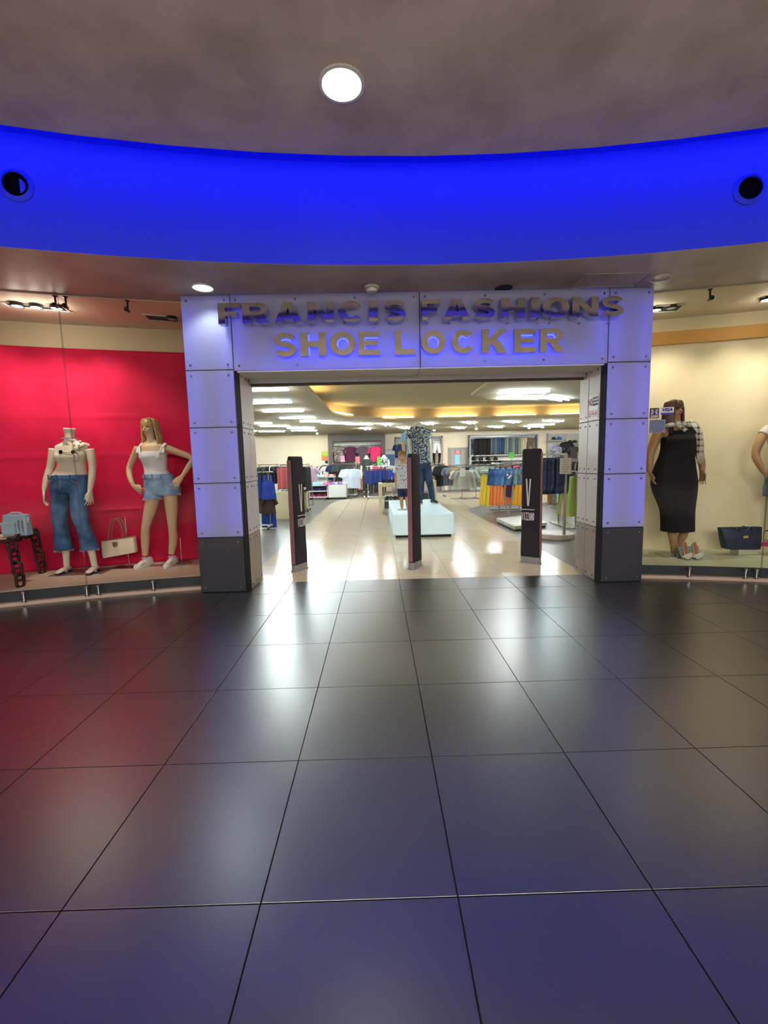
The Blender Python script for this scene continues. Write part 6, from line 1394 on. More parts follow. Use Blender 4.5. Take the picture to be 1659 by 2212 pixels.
for px, m, kd, lab in ((733, M('cloth_leo', '201a1c', .85, col2='c4b4a8', scale=38, lo=.52, hi=.56), 'tee', 'black and beige patterned shirt in the alcove, leftmost'), (757.5, cm('54203c'), 'tee', 'maroon shirt in the alcove, second from left'), (785.5, cm('5c5058'), 'tee', 'grey striped shirt in the alcove, third from left'), (811, cm('e8386c'), 'tee', 'hot pink shirt in the alcove, rightmost')):
    hang(kd, (X(px, 20.6), 20.62, Z(961, 20.6, px)), random.uniform(-.06, .06), m, lab, None, (.95, 1, 1.10))
ar = thing('wall_rail', 'thin rail carrying the four alcove shirts', 'rail', (0, 0, 0)); MB().tube([(ix0 + .05, 20.66, Z(961, 20.6, 760) + .012), (ix1 - .05, 20.66, Z(961, 20.6, 760) + .012)], .008, 6).build('bar', m_rack, ar)
MB().box(ix0 + .05, ix0 + .07, 20.65, 20.89, Z(961, 20.6, 760), Z(961, 20.6, 760) + .02).build('bracket', m_rack, ar, 0); MB().box(ix1 - .07, ix1 - .05, 20.65, 20.89, Z(961, 20.6, 760), Z(961, 20.6, 760) + .02).build('bracket', m_rack, ar, 0)
# rack in front of alcove
Y4 = 18.6; z4 = Z(1001, Y4, 740)
rack('clothes rack with dark tops and white shirts before the alcove', X(717, Y4), X(772, Y4), Y4, z4)
row('tee', X(719, Y4), X(727, Y4), 3, Y4, z4, [cm('1c2046'), cm('232850')], 'navy top', 'on the rack before the alcove', rz=.5)
row('tee', X(729, Y4), X(745, Y4), 6, Y4, z4, [cm('343a36'), cm('3c403c'), cm('2c302e')], 'dark green top', 'on the rack before the alcove', rz=.5)
row('longtop', X(750, Y4), X(765, Y4), 5, Y4 - .25, Z(1009, Y4 - .25, 757), [cm('c9d0d8'), cm('bcc6d0'), cm('d4d8de')], 'white long sleeved shirt', 'on the low arm before the alcove', rz=.15, sc=(.95, 1, 1.0))
rack('low rolling arm rack carrying the white shirts', X(748, Y4 - .25), X(768, Y4 - .25), Y4 - .25, Z(1009, Y4 - .25, 757))
sign_card('pink sale sign over the dark tops, left one', 736, 984, 744, 998, Y4 + .05, m_pinkc, 4, z4); sign_card('salmon pink sale sign beside the maroon shirt', 768, 986, 777, 1001, Y4 + .05, M('card_salmon', 'dc7076', .7), 4, z4)
b = MB().tube([(X(768, Y4), Y4 + .05, z4), (X(778, Y4), Y4 + .05, z4)], .008, 6); tag(b.build('cantilever_bracket', m_rack), 'thin arm holding the salmon sale sign', 'bracket')
row('pants', X(768, 20.3), X(778, 20.3), 4, 20.3, Z(1012, 20.3, 773), [cm('4c4844'), cm('3a3836')], 'dark trousers', 'in the lower alcove', rz=.4)
al = thing('wall_rail', 'lower alcove rail holding the dark trousers', 'rail'); MB().tube([(X(764, 20.3), 20.3, Z(1012, 20.3, 773) + .012), (X(800, 20.3), 20.3, Z(1012, 20.3, 773) + .012)], .008, 6).build('bar', m_rack, al)
for px in (764, 800): MB().bar((X(px, 20.3), 20.3, Z(1012, 20.3, 773) + .012), (X(px, 20.3), 20.95, Z(1012, 20.3, 773) + .012), .016).build('bracket', m_rack, al)
row('dress', X(778, 19.9), X(783, 19.9), 2, 19.9, Z(1014, 19.9, 780), [cm('d05860', 'e8b0a8', 24)], 'coral patterned dress', 'behind the green tee mannequin', rz=.5, sc=(.8, 1, 1))
rack('small rail with coral dresses behind the green tee mannequin', X(774, 19.9), X(788, 19.9), 19.9, Z(1014, 19.9, 780), wheels=False)
# ---- mannequin in green tee, torso form in printed top
YM = 17.6
def simple_mannequin(label, px, y_neck, y_foot, Y, top_mat, pants_mat, w=9.5, skin=None):
    t = thing('mannequin', label, 'mannequin'); s = (y_foot - y_neck) / 81.0; b = MB(); R = lambda y: y_neck + (y - 983) * s
    rows = [(R(986), px - 3, px + 3, .06, 0), (R(990), px - w * .7, px + w * .7, .07, 0), (R(994), px - w, px + w, .09, 0), (R(1004), px - w * .75, px + w * .75, .10, 0), (R(1016), px - w * .62, px + w * .62, .09, 0), (R(1024), px - w * .75, px + w * .75, .11, 0), (R(1030), px - w * .75, px + w * .75, .11, 0)]
    torso(b, rows, Y, k=2, n=14); limb(b, [lj(px, R(988), Y), lj(px, R(983), Y)], [.06, .055], 2, 10)
    for d in (-1, 1):
        pts = [lj(px + d * w * .92, R(994), Y), lj(px + d * (w + 1.2), R(1006), Y), lj(px + d * (w + 1.6), R(1018), Y, -.03), lj(px + d * (w + 1.2), R(1026), Y, -.05)]; limb(b, pts, [.05, .045, .035, .028], 2, 8); b.ell(pts[-1] + Vector((0, -.02, -.06)), (.025, .04, .07), 8, 6)
        limb(b, [lj(px + d * w * .38, R(1026), Y), lj(px + d * w * .42, R(1044), Y), lj(px + d * w * .5, R(1062), Y)], [.085, .06, .04], 2, 8); e = lj(px + d * w * .5, R(1062), Y); b.ell((e.x, e.y - .06, .045), (.045, .12, .04), 10, 6)
    remesh(b, 'body', skin or m_skinW, t, .016, 2)
    s2 = MB(); torso(s2, rows[1:], Y, .014, 2, n=14)
    for d in (-1, 1): s2.tube([lj(px + d * w * .7, R(993), Y), lj(px + d * w * .95, R(995), Y), lj(px + d * (w + 1.0), R(1004), Y)], [.06, .066, .068], 8)
    remesh(s2, 'top', top_mat, t, .018, 2)
    if pants_mat:
        p = MB()
        for d in (-1, 1): limb(p, [lj(px + d * w * .38, R(1026), Y), lj(px + d * w * .42, R(1044), Y), lj(px + d * w * .5, R(1059), Y)], [.10, .078, .06], 2, 8)
        remesh(p, 'trousers', pants_mat, t, .018, 2)
    return t
simple_mannequin('headless white mannequin in dark green tee before the alcove', 791.5, 984, 1066, 17.6, cm('363e38'), cm('2e302e'))
tf = thing('torso_form', 'headless white bust in black and white printed top', 'mannequin'); Yt = 17.9; b = MB(); torso(b, [(985, 826, 832, .06, 0), (989, 822, 837, .07, 0), (993, 820, 840, .09, 0), (1002, 822, 838, .10, 0), (1011, 822, 838, .10, 0)], Yt, k=2, n=14); limb(b, [lj(829, 988, Yt), lj(829, 983, Yt)], [.06, .055], 2, 10)
for d in (-1, 1): limb(b, [lj(829 + d * 9.5, 993, Yt), lj(829 + d * 11, 1002, Yt), lj(829 + d * 10, 1010, Yt)], [.045, .04, .03], 2, 8)
remesh(b, 'body', m_skinW, tf, .016, 2); b = MB(); torso(b, [(990, 821, 838, .085, 0), (993, 820, 840, .10, 0), (1002, 822, 838, .115, 0), (1011, 821, 839, .12, 0)], Yt, .012, 2, n=14); remesh(b, 'top', M('cloth_bw_print', '1a1a1c', .85, col2='dcdcd8', scale=30, lo=.5, hi=.53), tf, .018, 2); q = lj(829, 1011, Yt); MB().tube([(q.x, Yt, 0), (q.x, Yt, q.z)], .018, 8).build('pole', m_rack, tf); MB().lathe([(.16, 0), (.16, .012), (.0001, .012)], (q.x, Yt, 0), 20).build('base', m_rack, tf)
# rack with navy shorts
Y5 = G(792, 1078).y; z5 = Z(1007, Y5, 815)
rack('rolling rack with navy shorts before the printed bust', X(790, Y5), X(849, Y5), Y5, z5, mat=m_rackw)
row('shorts', X(797, Y5), X(845, Y5), 11, Y5, z5 - .02, [cm('1c2c7c'), cm('2a3038'), cm('22347c'), cm('1a2668')], 'navy shorts', 'on the rolling rack before the bust', rz=.55, sc=(1.0, 1, 1.55))
row('tee', X(806, 19.6), X(816, 19.6), 3, 19.6, Z(1004, 19.6, 811), [cm('d8506c'), cm('b83c58')], 'coral top', 'behind the navy shorts rack', rz=.4, sc=(1, 1, 1.1)); rack('short rail of coral tops behind the navy shorts', X(803, 19.6), X(819, 19.6), 19.6, Z(1004, 19.6, 811), wheels=False)
sign_card('green sale sign between the pink shirt and the printed bust', 815, 986, 822, 1004, Y5 + .15, m_greenc, 3, z5)
tag(MB().bar((X(818, Y5), Y5, z5), (X(818, Y5), Y5 + .16, z5), .012).build('sign_bracket', m_rack), 'small bracket carrying the green sign over the navy shorts', 'bracket')
# mirror and right alcove edge
t = thing('wall_mirror', 'tall white framed mirror with painted blue reflection on the back wall', 'mirror'); a = P(833, 1008, YW); b_ = P(853, 971, YW); MB().box(a.x, b_.x, YW - .03, YW, a.z, b_.z).build('frame', m_wlam, t, 0); zm = a.z + (b_.z - a.z) * .72
MB().box(a.x + .02, b_.x - .02, YW - .036, YW - .03, a.z + .02, zm).build('glass', M('mirror_painted_reflection', '5a7090', .15), t, 0)  # blue reflection painted as the flat colour of the pane
t = thing('garment_niche', 'grey framed wall niche with navy garments behind the floral shirt', 'wall display'); x0, x1 = X(855, YW), X(955, YW); z0, z1 = 0.0, Z(944, YW, 870)
for xa_, xb_, za, zb_ in ((x0, x0 + .08, 0, z1), (x0, x1, z1 - .08, z1), (x1 - .08, x1, 0, z1)): MB().box(xa_, xb_, YW - .25, YW, za, zb_).build('frame', M('niche_grey', '8f8d8c', .6), t, 0)
MB().box(x0 + .08, x1 - .08, YW - .02, YW, 0, z1 - .08).build('back_board', M('niche_back', 'a8a4a0', .7), t, 0)
nr = Z(956, 20.8, 900); MB().tube([(x0 + .08, 20.8, nr + .012), (x1 - .08, 20.8, nr + .012)], .010, 6).build('rail', m_rack, t)
row('tee', X(861, 20.8), X(872, 20.8), 4, 20.8, nr, [cm('1e2440'), cm('28304c'), cm('3c4c74')], 'navy jacket', 'in the wall niche', rz=.6, sc=(.9, 1, 1.0))
row('pants', X(934, 20.75), X(948, 20.75), 2, 20.75, nr, [cm('c4b8ac'), cm('b09a90')], 'pale trousers', 'in the right end of the wall niche', rz=.2, sc=(.95, 1, 1.05))
bp_ = thing('leg_form', 'white leg form with black stockings at the wall niche', 'mannequin'); b = MB(); q = lj(943, 960, 20.5)
for d in (-1, 1): b.tube([q + Vector((d * .06, 0, 0)), q + Vector((d * .10, -.02, -.25)), q + Vector((d * .13, -.04, -.40))], [.10, .085, .07], 10)
b.ell(q, (.18, .11, .10), 12, 8); b.build('shorts', M('leg_white', 'dcdad8', .6), bp_)
b = MB()
for d in (-1, 1): b.tube([q + Vector((d * .13, -.04, -.40)), q + Vector((d * .13, -.02, -.60)), q + Vector((d * .10, .0, -.95))], [.066, .055, .032], 10)
b.build('stockings', cm('17171a'), bp_); MB().box(q.x - .3, q.x + .3, 20.35, 20.95, q.z - 1.0, q.z - .96).build('shelf_plate', m_wlam, bp_, 0)
# ---- cream nesting tables by the plinth
YN = G(818, 1111).y; zn = Z(1044, YN, 830); xa, xb = X(816, YN), X(816, YN) + 1.05
t = block_table('cream display table with drawers of sandals beside the glowing plinth', (xa, YN, xb, YN + .62), zn, m_cream, .10)
t2 = thing('nesting_table', 'low grey nesting table under the cream table', 'table'); MB().box(xa + .14, xb - .16, YN + .06, YN + .56, .34, .37).build('table_top', m_rack, t2, 0); MB().box(xa + .16, xb - .18, YN + .45, YN + .47, .10, .34).build('back', m_grey_in, t2, 0); MB().box(xa + .14, xa + .16, YN + .06, YN + .5, 0, .34).build('leg', m_rack, t2, 0); MB().box(xb - .18, xb - .16, YN + .06, YN + .5, 0, .34).build('leg', m_rack, t2, 0)
shoes(5, xa + .10, xa + .55, YN + .25, zn, ['2c2a28', '3a3836'], 'black shoe on the cream table'); shoes(6, xa + .18, xb - .2, YN + .28, .37, ['3a342c', '54483c'], 'brown shoe on the nesting table')
YN2 = YN + 1.7
block_table('second cream display table behind the male mannequin', (X(898, YN2), YN2, X(942, YN2), YN2 + .7), Z(1038, YN2, 930), m_cream, .09)
t = thing('display_stool', 'dark upholstered stool behind the legs of the floral shirt mannequin', 'stool', (X(911, YN2 - .5), YN2 - .5, 0)); MB().lathe([(.18, .02), (.20, .06), (.20, .40), (.16, .46), (.0001, .47)], seg=20).build('seat', cm('3a4440'), t); MB().lathe([(.15, 0), (.15, .02)], seg=20).build('foot', m_dark, t)
# ---- back wall right: door, trousers wall, cap shelves
t = thing('stock_room_door', 'grey door with red notice and blue window strip in the back wall', 'door'); a, b_ = X(969, YW), X(1009, YW); zt = Z(967, YW, 990)
MB().box(a, a + .12, YW - .06, YW, 0, zt).build('frame_post', M('door_frame_grey', '8a8a88', .5), t, 0); MB().box(b_ - .12, b_, YW - .06, YW, 0, zt).build('frame_post', M('door_frame_grey', '8a8a88', .5), t, 0); MB().box(a + .12, b_ - .12, YW - .06, YW, zt - .12, zt).build('frame_head', M('door_frame_grey', '8a8a88', .5), t, 0)
lf = MB().box(a + .12, b_ - .12, YW - .035, YW - .005, .01, zt - .12).build('leaf', M('door_leaf_grey', '9c9a92', .5), t, 0)
p0, p1 = P(983, 1003, YW - .04), P(993, 982, YW - .04); MB().box(p0.x, p1.x, YW - .042, YW - .035, p0.z, p1.z).build('window_pane', M('pane_blue', '8cc0dc', .1, emit=.15, ecol='8cc4e0'), lf, 0)
p0, p1 = P(982, 981, YW - .04), P(995, 972, YW - .04); nz = MB().box(p0.x, p1.x, YW - .045, YW - .036, p0.z, p1.z).build('notice', M('notice_red', 'd04848', .6), lf, 0)
for k in range(3): MB().box(p0.x + .05, p1.x - .05, YW - .047, YW - .045, p0.z + .03 + .055 * k, p0.z + .05 + .055 * k).build('print_line', M('card_white', 'eceae2', .7), nz, 0)
t = thing('trouser_wall', 'wide white framed wall display for hanging trousers and caps', 'wall display'); a, b_ = X(1011, YW), X(1157, YW); z1 = Z(939, YW, 1080); z0 = 0.0
m_frame_g = M('frame_bluegrey', '9aa0a6', .5)
for xa_, xb_, za, zb_ in ((a, a + .06, z0, z1), (b_ - .06, b_, z0, z1), (a, b_, z1 - .06, z1)): MB().box(xa_, xb_, YW - .35, YW, za, zb_).build('frame', m_frame_g, t, 0)
MB().box(a + .06, b_ - .06, YW - .02, YW, 0, z1 - .06).build('back_board', M('wall_board_white', 'ccc9c4', .7), t, 0)
zs1, zs2, zs3 = Z(984, YW, 1040), Z(995, YW, 1040), Z(1003, YW, 1040)
for z in (zs1, zs2, zs3): MB().box(a + .06, b_ - .06, YW - .34, YW - .02, z - .02, z + .01).build('shelf_board', m_wlam, t, 0)
MB().box(a + .06, a + .09, YW - .33, YW - .02, 0, zs1).build('divider', m_wlam, t, 0)
zr = Z(943, 20.75, 1080); MB().tube([(a + .06, 20.75, zr + .014), (b_ - .06, 20.75, zr + .014)], .011, 6).build('rail', m_rack, t)
hang('jeans', (X(1021, 20.7), 20.72, zr), .15, cm('2c3442', '454f60', 12), 'grey blue jeans spread at the left end of the trouser wall', None, (1.05, 1, .95))
row('jeans', X(1029, 20.75), X(1062, 20.75), 12, 20.75, zr, [cm('1a1718'), cm('221e20'), cm('16161a')], 'black trousers', 'on the trouser wall', rz=.75, sc=(1, 1, .85))
row('jeans', X(1065, 20.75), X(1078, 20.75), 5, 20.75, zr, [cm('5c6468'), cm('3c4a60'), cm('444c54')], 'grey trousers', 'on the trouser wall', rz=.75, sc=(1, 1, .82))
row('jeans', X(1081, 20.75), X(1090, 20.75), 4, 20.75, zr, [cm('2c4468'), cm('3c5c88'), cm('26303c')], 'blue jeans', 'on the trouser wall', rz=.75, sc=(1, 1, .80))
row('jeans', X(1093, 20.75), X(1126, 20.75), 11, 20.75, zr, [cm('565e60'), cm('6e7674'), cm('8a9290'), cm('4a5254')], 'grey green trousers', 'on the trouser wall', rz=.75, sc=(1, 1, .85))
row('jeans', X(1129, 20.75), X(1137, 20.75), 3, 20.75, zr, [cm('c0b494'), cm('d0c4a4')], 'cream trousers', 'on the trouser wall', rz=.75, sc=(1, 1, .85))
hang('jeans', (X(1147, 20.7), 20.72, zr), -.2, cm('5c4e42'), 'brown trousers at the right end of the trouser wall', None, (1.1, 1, .82))
_c = MB(); _c.lathe([(.085, 0), (.088, .03), (.075, .085), (.04, .115), (.0001, .12)], seg=14); _c.loft([[(.075 * math.cos(a_), -.06 + r_2 * math.sin(a_) * -1, z_) for a_ in [PI * i / 8 for i in range(9)]] for r_2, z_ in ((.02, .012), (.12, .004), (.12, .0), (.02, .004))], cap=True); CAP = _c.mesh('cap', m_any, 50)
def caps(n, px0, px1, z, Y, cols, desc):
    for i in range(n): tag(inst('cap', CAP, None, (X(px0 + (px1 - px0) * i / max(1, n - 1), Y), Y, z + .001), random.uniform(-.6, .6), cm(cols[i % len(cols)]), (1.25, 1.25, 1.25)), '%s %s, counted from the left' % (ordinal(i), desc), 'cap', desc)
caps(4, 1023, 1070, zs2 + .01, 20.75, ['1a1a1e', '202024'], 'black cap on the upper shelf of the trouser wall'); caps(6, 1022, 1080, zs3 + .01, 20.75, ['16161a', '2a1c20', '1c1c24'], 'dark cap on the lower shelf of the trouser wall')
# right cap wall
t = thing('cap_wall', 'grey panelled wall display with shelves of caps and tees at the far right', 'wall display'); a, b_ = X(1182, YW), X(1262, YW); z1 = Z(937, YW, 1210)
for k in range(2): MB().box(a + (b_ - a) * k / 2 + .01, a + (b_ - a) * (k + 1) / 2 - .01, YW - .03, YW, 0, z1).build('panel', M('cap_wall_grey', 'b4b2ae', .7), t, 0)
MB().box(a - .04, a, YW - .08, YW, 0, z1 + .03).build('trim_post', m_frame_g, t, 0)
zc1, zc2 = Z(951, YW, 1200), Z(958, YW, 1230)
MB().box(a + .05, X(1209, YW), YW - .36, YW - .03, zc1 - .03, zc1).build('shelf_board', m_cream, t, 0); MB().box(X(1206, YW), b_ - .05, YW - .36, YW - .03, zc2 - .03, zc2).build('shelf_board', m_cream, t, 0)
caps(2, 1195, 1207, zc1, YW - .2, ['30384c', '2c4a9c'], 'blue cap on the far right wall shelf'); caps(2, 1230, 1240, zc2, YW - .2, ['4a4440', '3a3634'], 'grey cap on the lower far right wall shelf')
hang('tee', (X(1224, 20.5), 20.55, Z(951, 20.5, 1224)), -.1, cm('17161a', 'a8806c', 4, lo=.62, hi=.66), 'black printed tee hanging on the cap wall', None, (.85, 1, .95)); hang('tee', (X(1202, 20.5), 20.55, Z(961, 20.5, 1200)), .1, cm('a4a8b4', '5c6878', 9), 'pale grey tee hanging on the cap wall', None, (.75, 1, .85)); hang('tee', (X(1238, 20.5), 20.55, Z(961, 20.5, 1238)), .1, cm('3a3838'), 'charcoal tee at the right end of the cap wall', None, (.8, 1, .9))
for i, px in enumerate((1224, 1202, 1238)):
    q = P(px, (951, 961, 961)[i], 20.5); MB().tube([(q.x, 20.55, q.z + .012), (q.x, 20.97, q.z + .012)], .008, 6).build('peg', m_rack, t)
# ---- racks on the right side of the shop
Y6 = 17.3; z6 = Z(1002, Y6, 950)
rack('rolling rack with black garments behind the floral shirt mannequin', X(930, Y6), X(962, Y6), Y6, z6)
row('longtop', X(934, Y6), X(946, Y6), 4, Y6, z6, [cm('c8a890'), cm('2c2a30'), cm('d0b8a4')], 'beige and black top', 'on the rack behind the floral mannequin', rz=.6, sc=(1, 1, .9)); row('longtop', X(949, Y6), X(960, Y6), 5, Y6, z6, [cm('17171a'), cm('202024')], 'black top', 'on the rack behind the floral mannequin', rz=.6, sc=(1, 1, 1.0))
Y7 = G(1000, 1077).y; z7 = Z(1004, Y7, 1010)
t = rack('floor rack with grey shirts in the middle of the shop', X(970, Y7), X(1052, Y7), Y7, z7, wheels=False, posts=(X(998, Y7) - X(1011, Y7), X(1028, Y7) - X(1011, Y7)), depth=.9)
row('tee', X(967, Y7), X(978, Y7), 4, Y7, z7, [cm('5c6470', '70788a', 20), cm('8c929c')], 'grey striped shirt', 'on the floor rack', rz=.7, sc=(1, 1, 1.05)); row('tee', X(979, Y7), X(985, Y7), 3, Y7, z7, [cm('b09870'), cm('8a7c60')], 'tan shirt', 'on the floor rack', rz=.7)
m_gst = plaid('grey_stripe_shirt', 'b4b6ac', '9a9c94', 60, .4, (0,))
for i, (px, dz, lab) in enumerate(((999, 0, 'pale grey striped short sleeved shirt facing the entrance'), (990, .0, 'pale grey shirt half hidden left of the facing one'), (1010, 0, 'pale grey shirt half hidden right of the facing one'))): hang('wide', (X(px, Y7) , Y7 - .30 + .06 * i, Z(1010, Y7, 1000)), (0, .15, -.15)[i], m_gst, lab, None, (1.05, 1, 1.15))
sa = thing('front_arm', 'short front arm of the floor rack carrying the pale shirts', 'rail'); MB().bar((X(1000, Y7), Y7, Z(1010, Y7, 1000) + .012), (X(1000, Y7), Y7 - .42, Z(1010, Y7, 1000) + .012), .014).build('bar', m_rack, sa); MB().bar((X(990, Y7), Y7 - .26, Z(1010, Y7, 1000) + .012), (X(1010, Y7), Y7 - .20, Z(1010, Y7, 1000) + .012), .012).build('cross_bar', m_rack, sa); MB().bar((X(1000, Y7), Y7, Z(1010, Y7, 1000)), (X(1000, Y7), Y7, z7), .014).build('drop', m_rack, sa)
sign_card('white notice card on the facing grey shirt', 994, 1012, 1005, 1029, Y7 - .40, m_whitec, 5, Z(1010, Y7, 1000) + .02)
row('tee', X(1014, Y7), X(1020, Y7), 3, Y7, z7, [cm('1e1e22')], 'black shirt', 'on the floor rack', rz=.7, sc=(1, 1, 1.05)); row('tee', X(1024, Y7), X(1037, Y7), 5, Y7, z7, [cm('4c5870', 'a8b0b8', 24, lo=.48, hi=.54), cm('5c6478', 'b4bac0', 24, lo=.48, hi=.54)], 'blue grey leaf print shirt', 'on the floor rack', rz=.6, sc=(1, 1, 1.15)); row('tee', X(1040, Y7), X(1049, Y7), 4, Y7, z7, [cm('b4b8a4'), cm('a0ae98')], 'pale green shirt', 'on the floor rack', rz=.6, sc=(1, 1, .9))
# yellow and orange dresses
Y8 = 11.9; z8 = Z(1016, Y8, 1080)
t = thing('clothes_rack', 'low chrome rack with yellow and orange dresses', 'clothes rack', (X(1086, Y8), Y8, 0)); hw = (X(1132, Y8) - X(1040, Y8)) / 2
MB().tube([(-hw, 0, z8), (hw, 0, z8)], .013, 8).build('rail', m_rack, t)
for x in (-hw * .15, hw * .8): MB().box(x - .012, x + .012, -.012, .012, .03, z8).build('post', m_rack, t, 0)
for y in (-.25, .25): MB().box(-hw * .5, hw * 1.0, y - .015, y + .015, 0, .03).build('base_bar', m_rack, t, 0)
for x in (-hw * .15, hw * .8): MB().box(x - .015, x + .015, -.25, .25, .005, .03).build('cross_bar', m_rack, t, 0)
for cols, p0, p1, n, d in ((['e0c23c', 'd8b834', 'e6ca50'], 1045, 1062, 6, 'yellow dress'), (['e07c40', 'd87038', 'e48a54'], 1067, 1098, 8, 'orange dress'), (['e0a030', 'd8962a'], 1114, 1128, 4, 'golden dress')):
    row('dress', X(p0, Y8), X(p1, Y8), n, Y8, z8 - .015, [cm(c) for c in cols], d, 'on the low dress rack', rz=.5, sc=(.80, .8, .96))
row('dress', X(1101, Y8), X(1110, Y8), 3, Y8, z8 - .015, [cm('3c2640')], 'plum dress', 'on the low dress rack', rz=.5, sc=(.8, .8, .75))
# denim shorts display: white square base, V-shaped steel legs
Y9 = 9.55; c9 = X(1100, Y9); zt9 = Z(1000, Y9, 1100)
t = thing('clothes_rack', 'denim shorts display on V-shaped steel legs over a white square base', 'clothes rack', (0, 0, 0))
pb = [G(1072, 1119, .10), G(1112, 1137, .10), G(1182, 1128, .10), G(1140, 1112, .10)]
MB().prism([(p.x, p.y) for p in pb], .03, .10).build('base', M('white_stone_base', 'd8d4c8', .4, col2='c4c0b4', scale=5), t, 0, .004); cc = sum(pb, Vector()) / 4
MB().prism([(cc.x + (p.x - cc.x) * .94, cc.y + (p.y - cc.y) * .94) for p in pb], 0, .03).build('plinth', m_dark, t, 0)
v0 = G(1098, 1117, .10)
for px, py in ((1086, 1045), (1112, 1045)): q = P(px, py, v0.y + .15); e_ = q + (q - v0) * .22; MB().bar(v0, e_, .035).build('leg', m_rack, t)
e1 = G(1150, 1122, .10); q = P(1122, 1020, e1.y); MB().bar(e1, q, .035).build('leg', m_rack, t)
zra = Z(1001, v0.y + .1, 1100); MB().tube([(X(1064, v0.y), v0.y + .12, zra), (X(1135, v0.y), v0.y + .12, zra)], .012, 8).build('rail', m_rack, t)
for px in (1084, 1124): MB().bar((X(px, v0.y), v0.y + .12, zra), (X(px, v0.y + .15), v0.y + .15, P(px, 1040, v0.y + .15).z), .025).build('upright', m_rack, t)
for i, (px, rz, c, c2, lab) in enumerate(((1072, .5, '1f3460', '3a5684', 'dark denim shorts with pale turn-up, leftmost'), (1084, .45, '2c4c80', '4a6ea0', 'mid blue denim shorts, second from the left'), (1097, .3, '34598c', '5f86b4', 'mid blue denim shorts with white tag'), (1108, .4, '2c4670', '54749c', 'denim shorts behind the tagged pair'), (1128, .4, '54706c', '7c948c', 'grey green denim shorts at the right end of the display'), (1134, .5, '34507a', '54749c', 'blue denim shorts behind the right pedestal'))):
    hang('shorts', (X(px, v0.y), v0.y + .12 - .01 * i, zra - .014), rz, denim('denim_s%d' % i, c, c2, 10), lab, None, (1.05, 1, 1.12))
hang('skirt', (X(1120, v0.y), v0.y + .10, zra - .014), .3, cm('e0608c'), 'pink skirt between the denim shorts', None, (.55, 1, .45))
q = P(1101, 1030, v0.y - .06); tg = thing('price_tag', 'white price tag on the mid blue denim shorts', 'tag'); MB().obox(q, (.035, 0, .035), (0, .002, 0), (-.012, 0, .012)).build('card', m_whitec, tg, 0); MB().tube([q + Vector((.03, 0, .035)), q + Vector((.05, .04, .12))], .002, 5).build('string', m_whitec, tg)
q = P(1096, 1026, v0.y - .05); tg = thing('price_tag', 'small square price tag left of the long white one', 'tag'); MB().obox(q, (.018, 0, .004), (0, .002, 0), (-.003, 0, .02)).build('card', m_whitec, tg, 0); MB().tube([q + Vector((0, 0, .02)), q + Vector((.01, .04, .10))], .002, 5).build('string', m_whitec, tg)
sign_card('green sale sign above the denim shorts, left one', 1099, 977, 1110, 990, v0.y + .14, m_greenc, 3, zra); sign_card('green sale sign beside the right pedestal', 1128, 971, 1140, 988, v0.y + .14, m_greenc, 3, zra)
# chrome round rail with hangers behind
Y10 = 13.6; z10 = Z(1000, Y10, 1090)
t = thing('clothes_rack', 'round chrome rail full of empty hangers behind the denim display', 'clothes rack', (X(1090, Y10), Y10, 0)); r10 = .42
MB().tube([(r10 * math.cos(a_), r10 * math.sin(a_), z10) for a_ in [2 * PI * i / 28 for i in range(28)]], .012, 6, closed=True).build('ring_rail', m_rack, t); MB().tube([(0, 0, .02), (0, 0, z10)], .018, 8).build('post', m_rack, t); MB().bar((-r10, 0, z10), (r10, 0, z10), .014).build('spoke', m_rack, t); MB().lathe([(.3, 0), (.3, .02), (.0001, .02)], seg=24).build('base', m_rack, t)
for i in range(14):
    a_ = 2 * PI * i / 14; o = inst('empty_hanger', HANG, None, (X(1090, Y10) + r10 * math.cos(a_), Y10 + r10 * math.sin(a_), z10 - .012), a_); tag(o, 'empty hanger on the round chrome rail behind the denim display', 'hanger', 'empty hangers on the round rail')
# jeans on the round-based rack at the right
pc = G(1200, 1151, .085); Yr = pc.y; zj = Z(982, Yr, 1200)
t = thing('clothes_rack', 'tall steel rack with dark jeans on a white round base', 'clothes rack', (pc.x, Yr, 0)); rB = (X(1238, Yr) - X(1162, Yr)) / 2
MB().lathe([(rB * .96, 0), (rB * .96, .02), (rB, .022), (rB, .085), (rB * .985, .09), (.0001, .09)], seg=40).build('base', M('white_stone_base', 'd8d4c8', .4), t)
xp = X(1222, Yr - .25) - pc.x; xq = X(1170, Yr + .3) - pc.x
MB().box(xp - .02, xp + .02, -.27, -.23, .0, zj + .02).build('post', m_rack, t, 0); MB().box(xq - .018, xq + .018, .28, .32, .0, zj + .02).build('post', m_rack, t, 0); MB().bar((xp, -.25, zj + .005), (xq, .30, zj + .005), .03).build('rail', m_rack, t)
for i in range(12):
    s_ = i / 11; x = pc.x + xp + (xq - xp) * (s_ * .92 + .04); y = Yr - .25 + .55 * (s_ * .92 + .04)
    hang('jeans', (x, y, zj - .014), .45 + random.uniform(-.35, .35), denim('denim_rack%d' % (i % 4), ('1a2030', '222c44', '12151f', '2a3448')[i % 4], ('36466a', '40547c', '20283c', '50628a')[i % 4], 6), '%s dark jeans from the right post of the round-based rack' % ordinal(i), 'dark jeans on the round-based rack', (.62, .8, .60 + .10 * random.random()))
q = P(1222, 1005, Yr - .30); sign_card('white notice card at the post of the dark jeans rack', 1209, 989, 1234, 1024, Yr - .42, m_whitec, 6, zj)
xcd = (P(1209, 1000, Yr - .42).x + P(1234, 1000, Yr - .42).x) / 2
tag(MB().bar((xcd, Yr - .43, zj), (pc.x + xp, Yr - .25, zj), .016).build('card_bracket', m_rack), 'small bracket holding the notice card on the jeans rack', 'bracket')
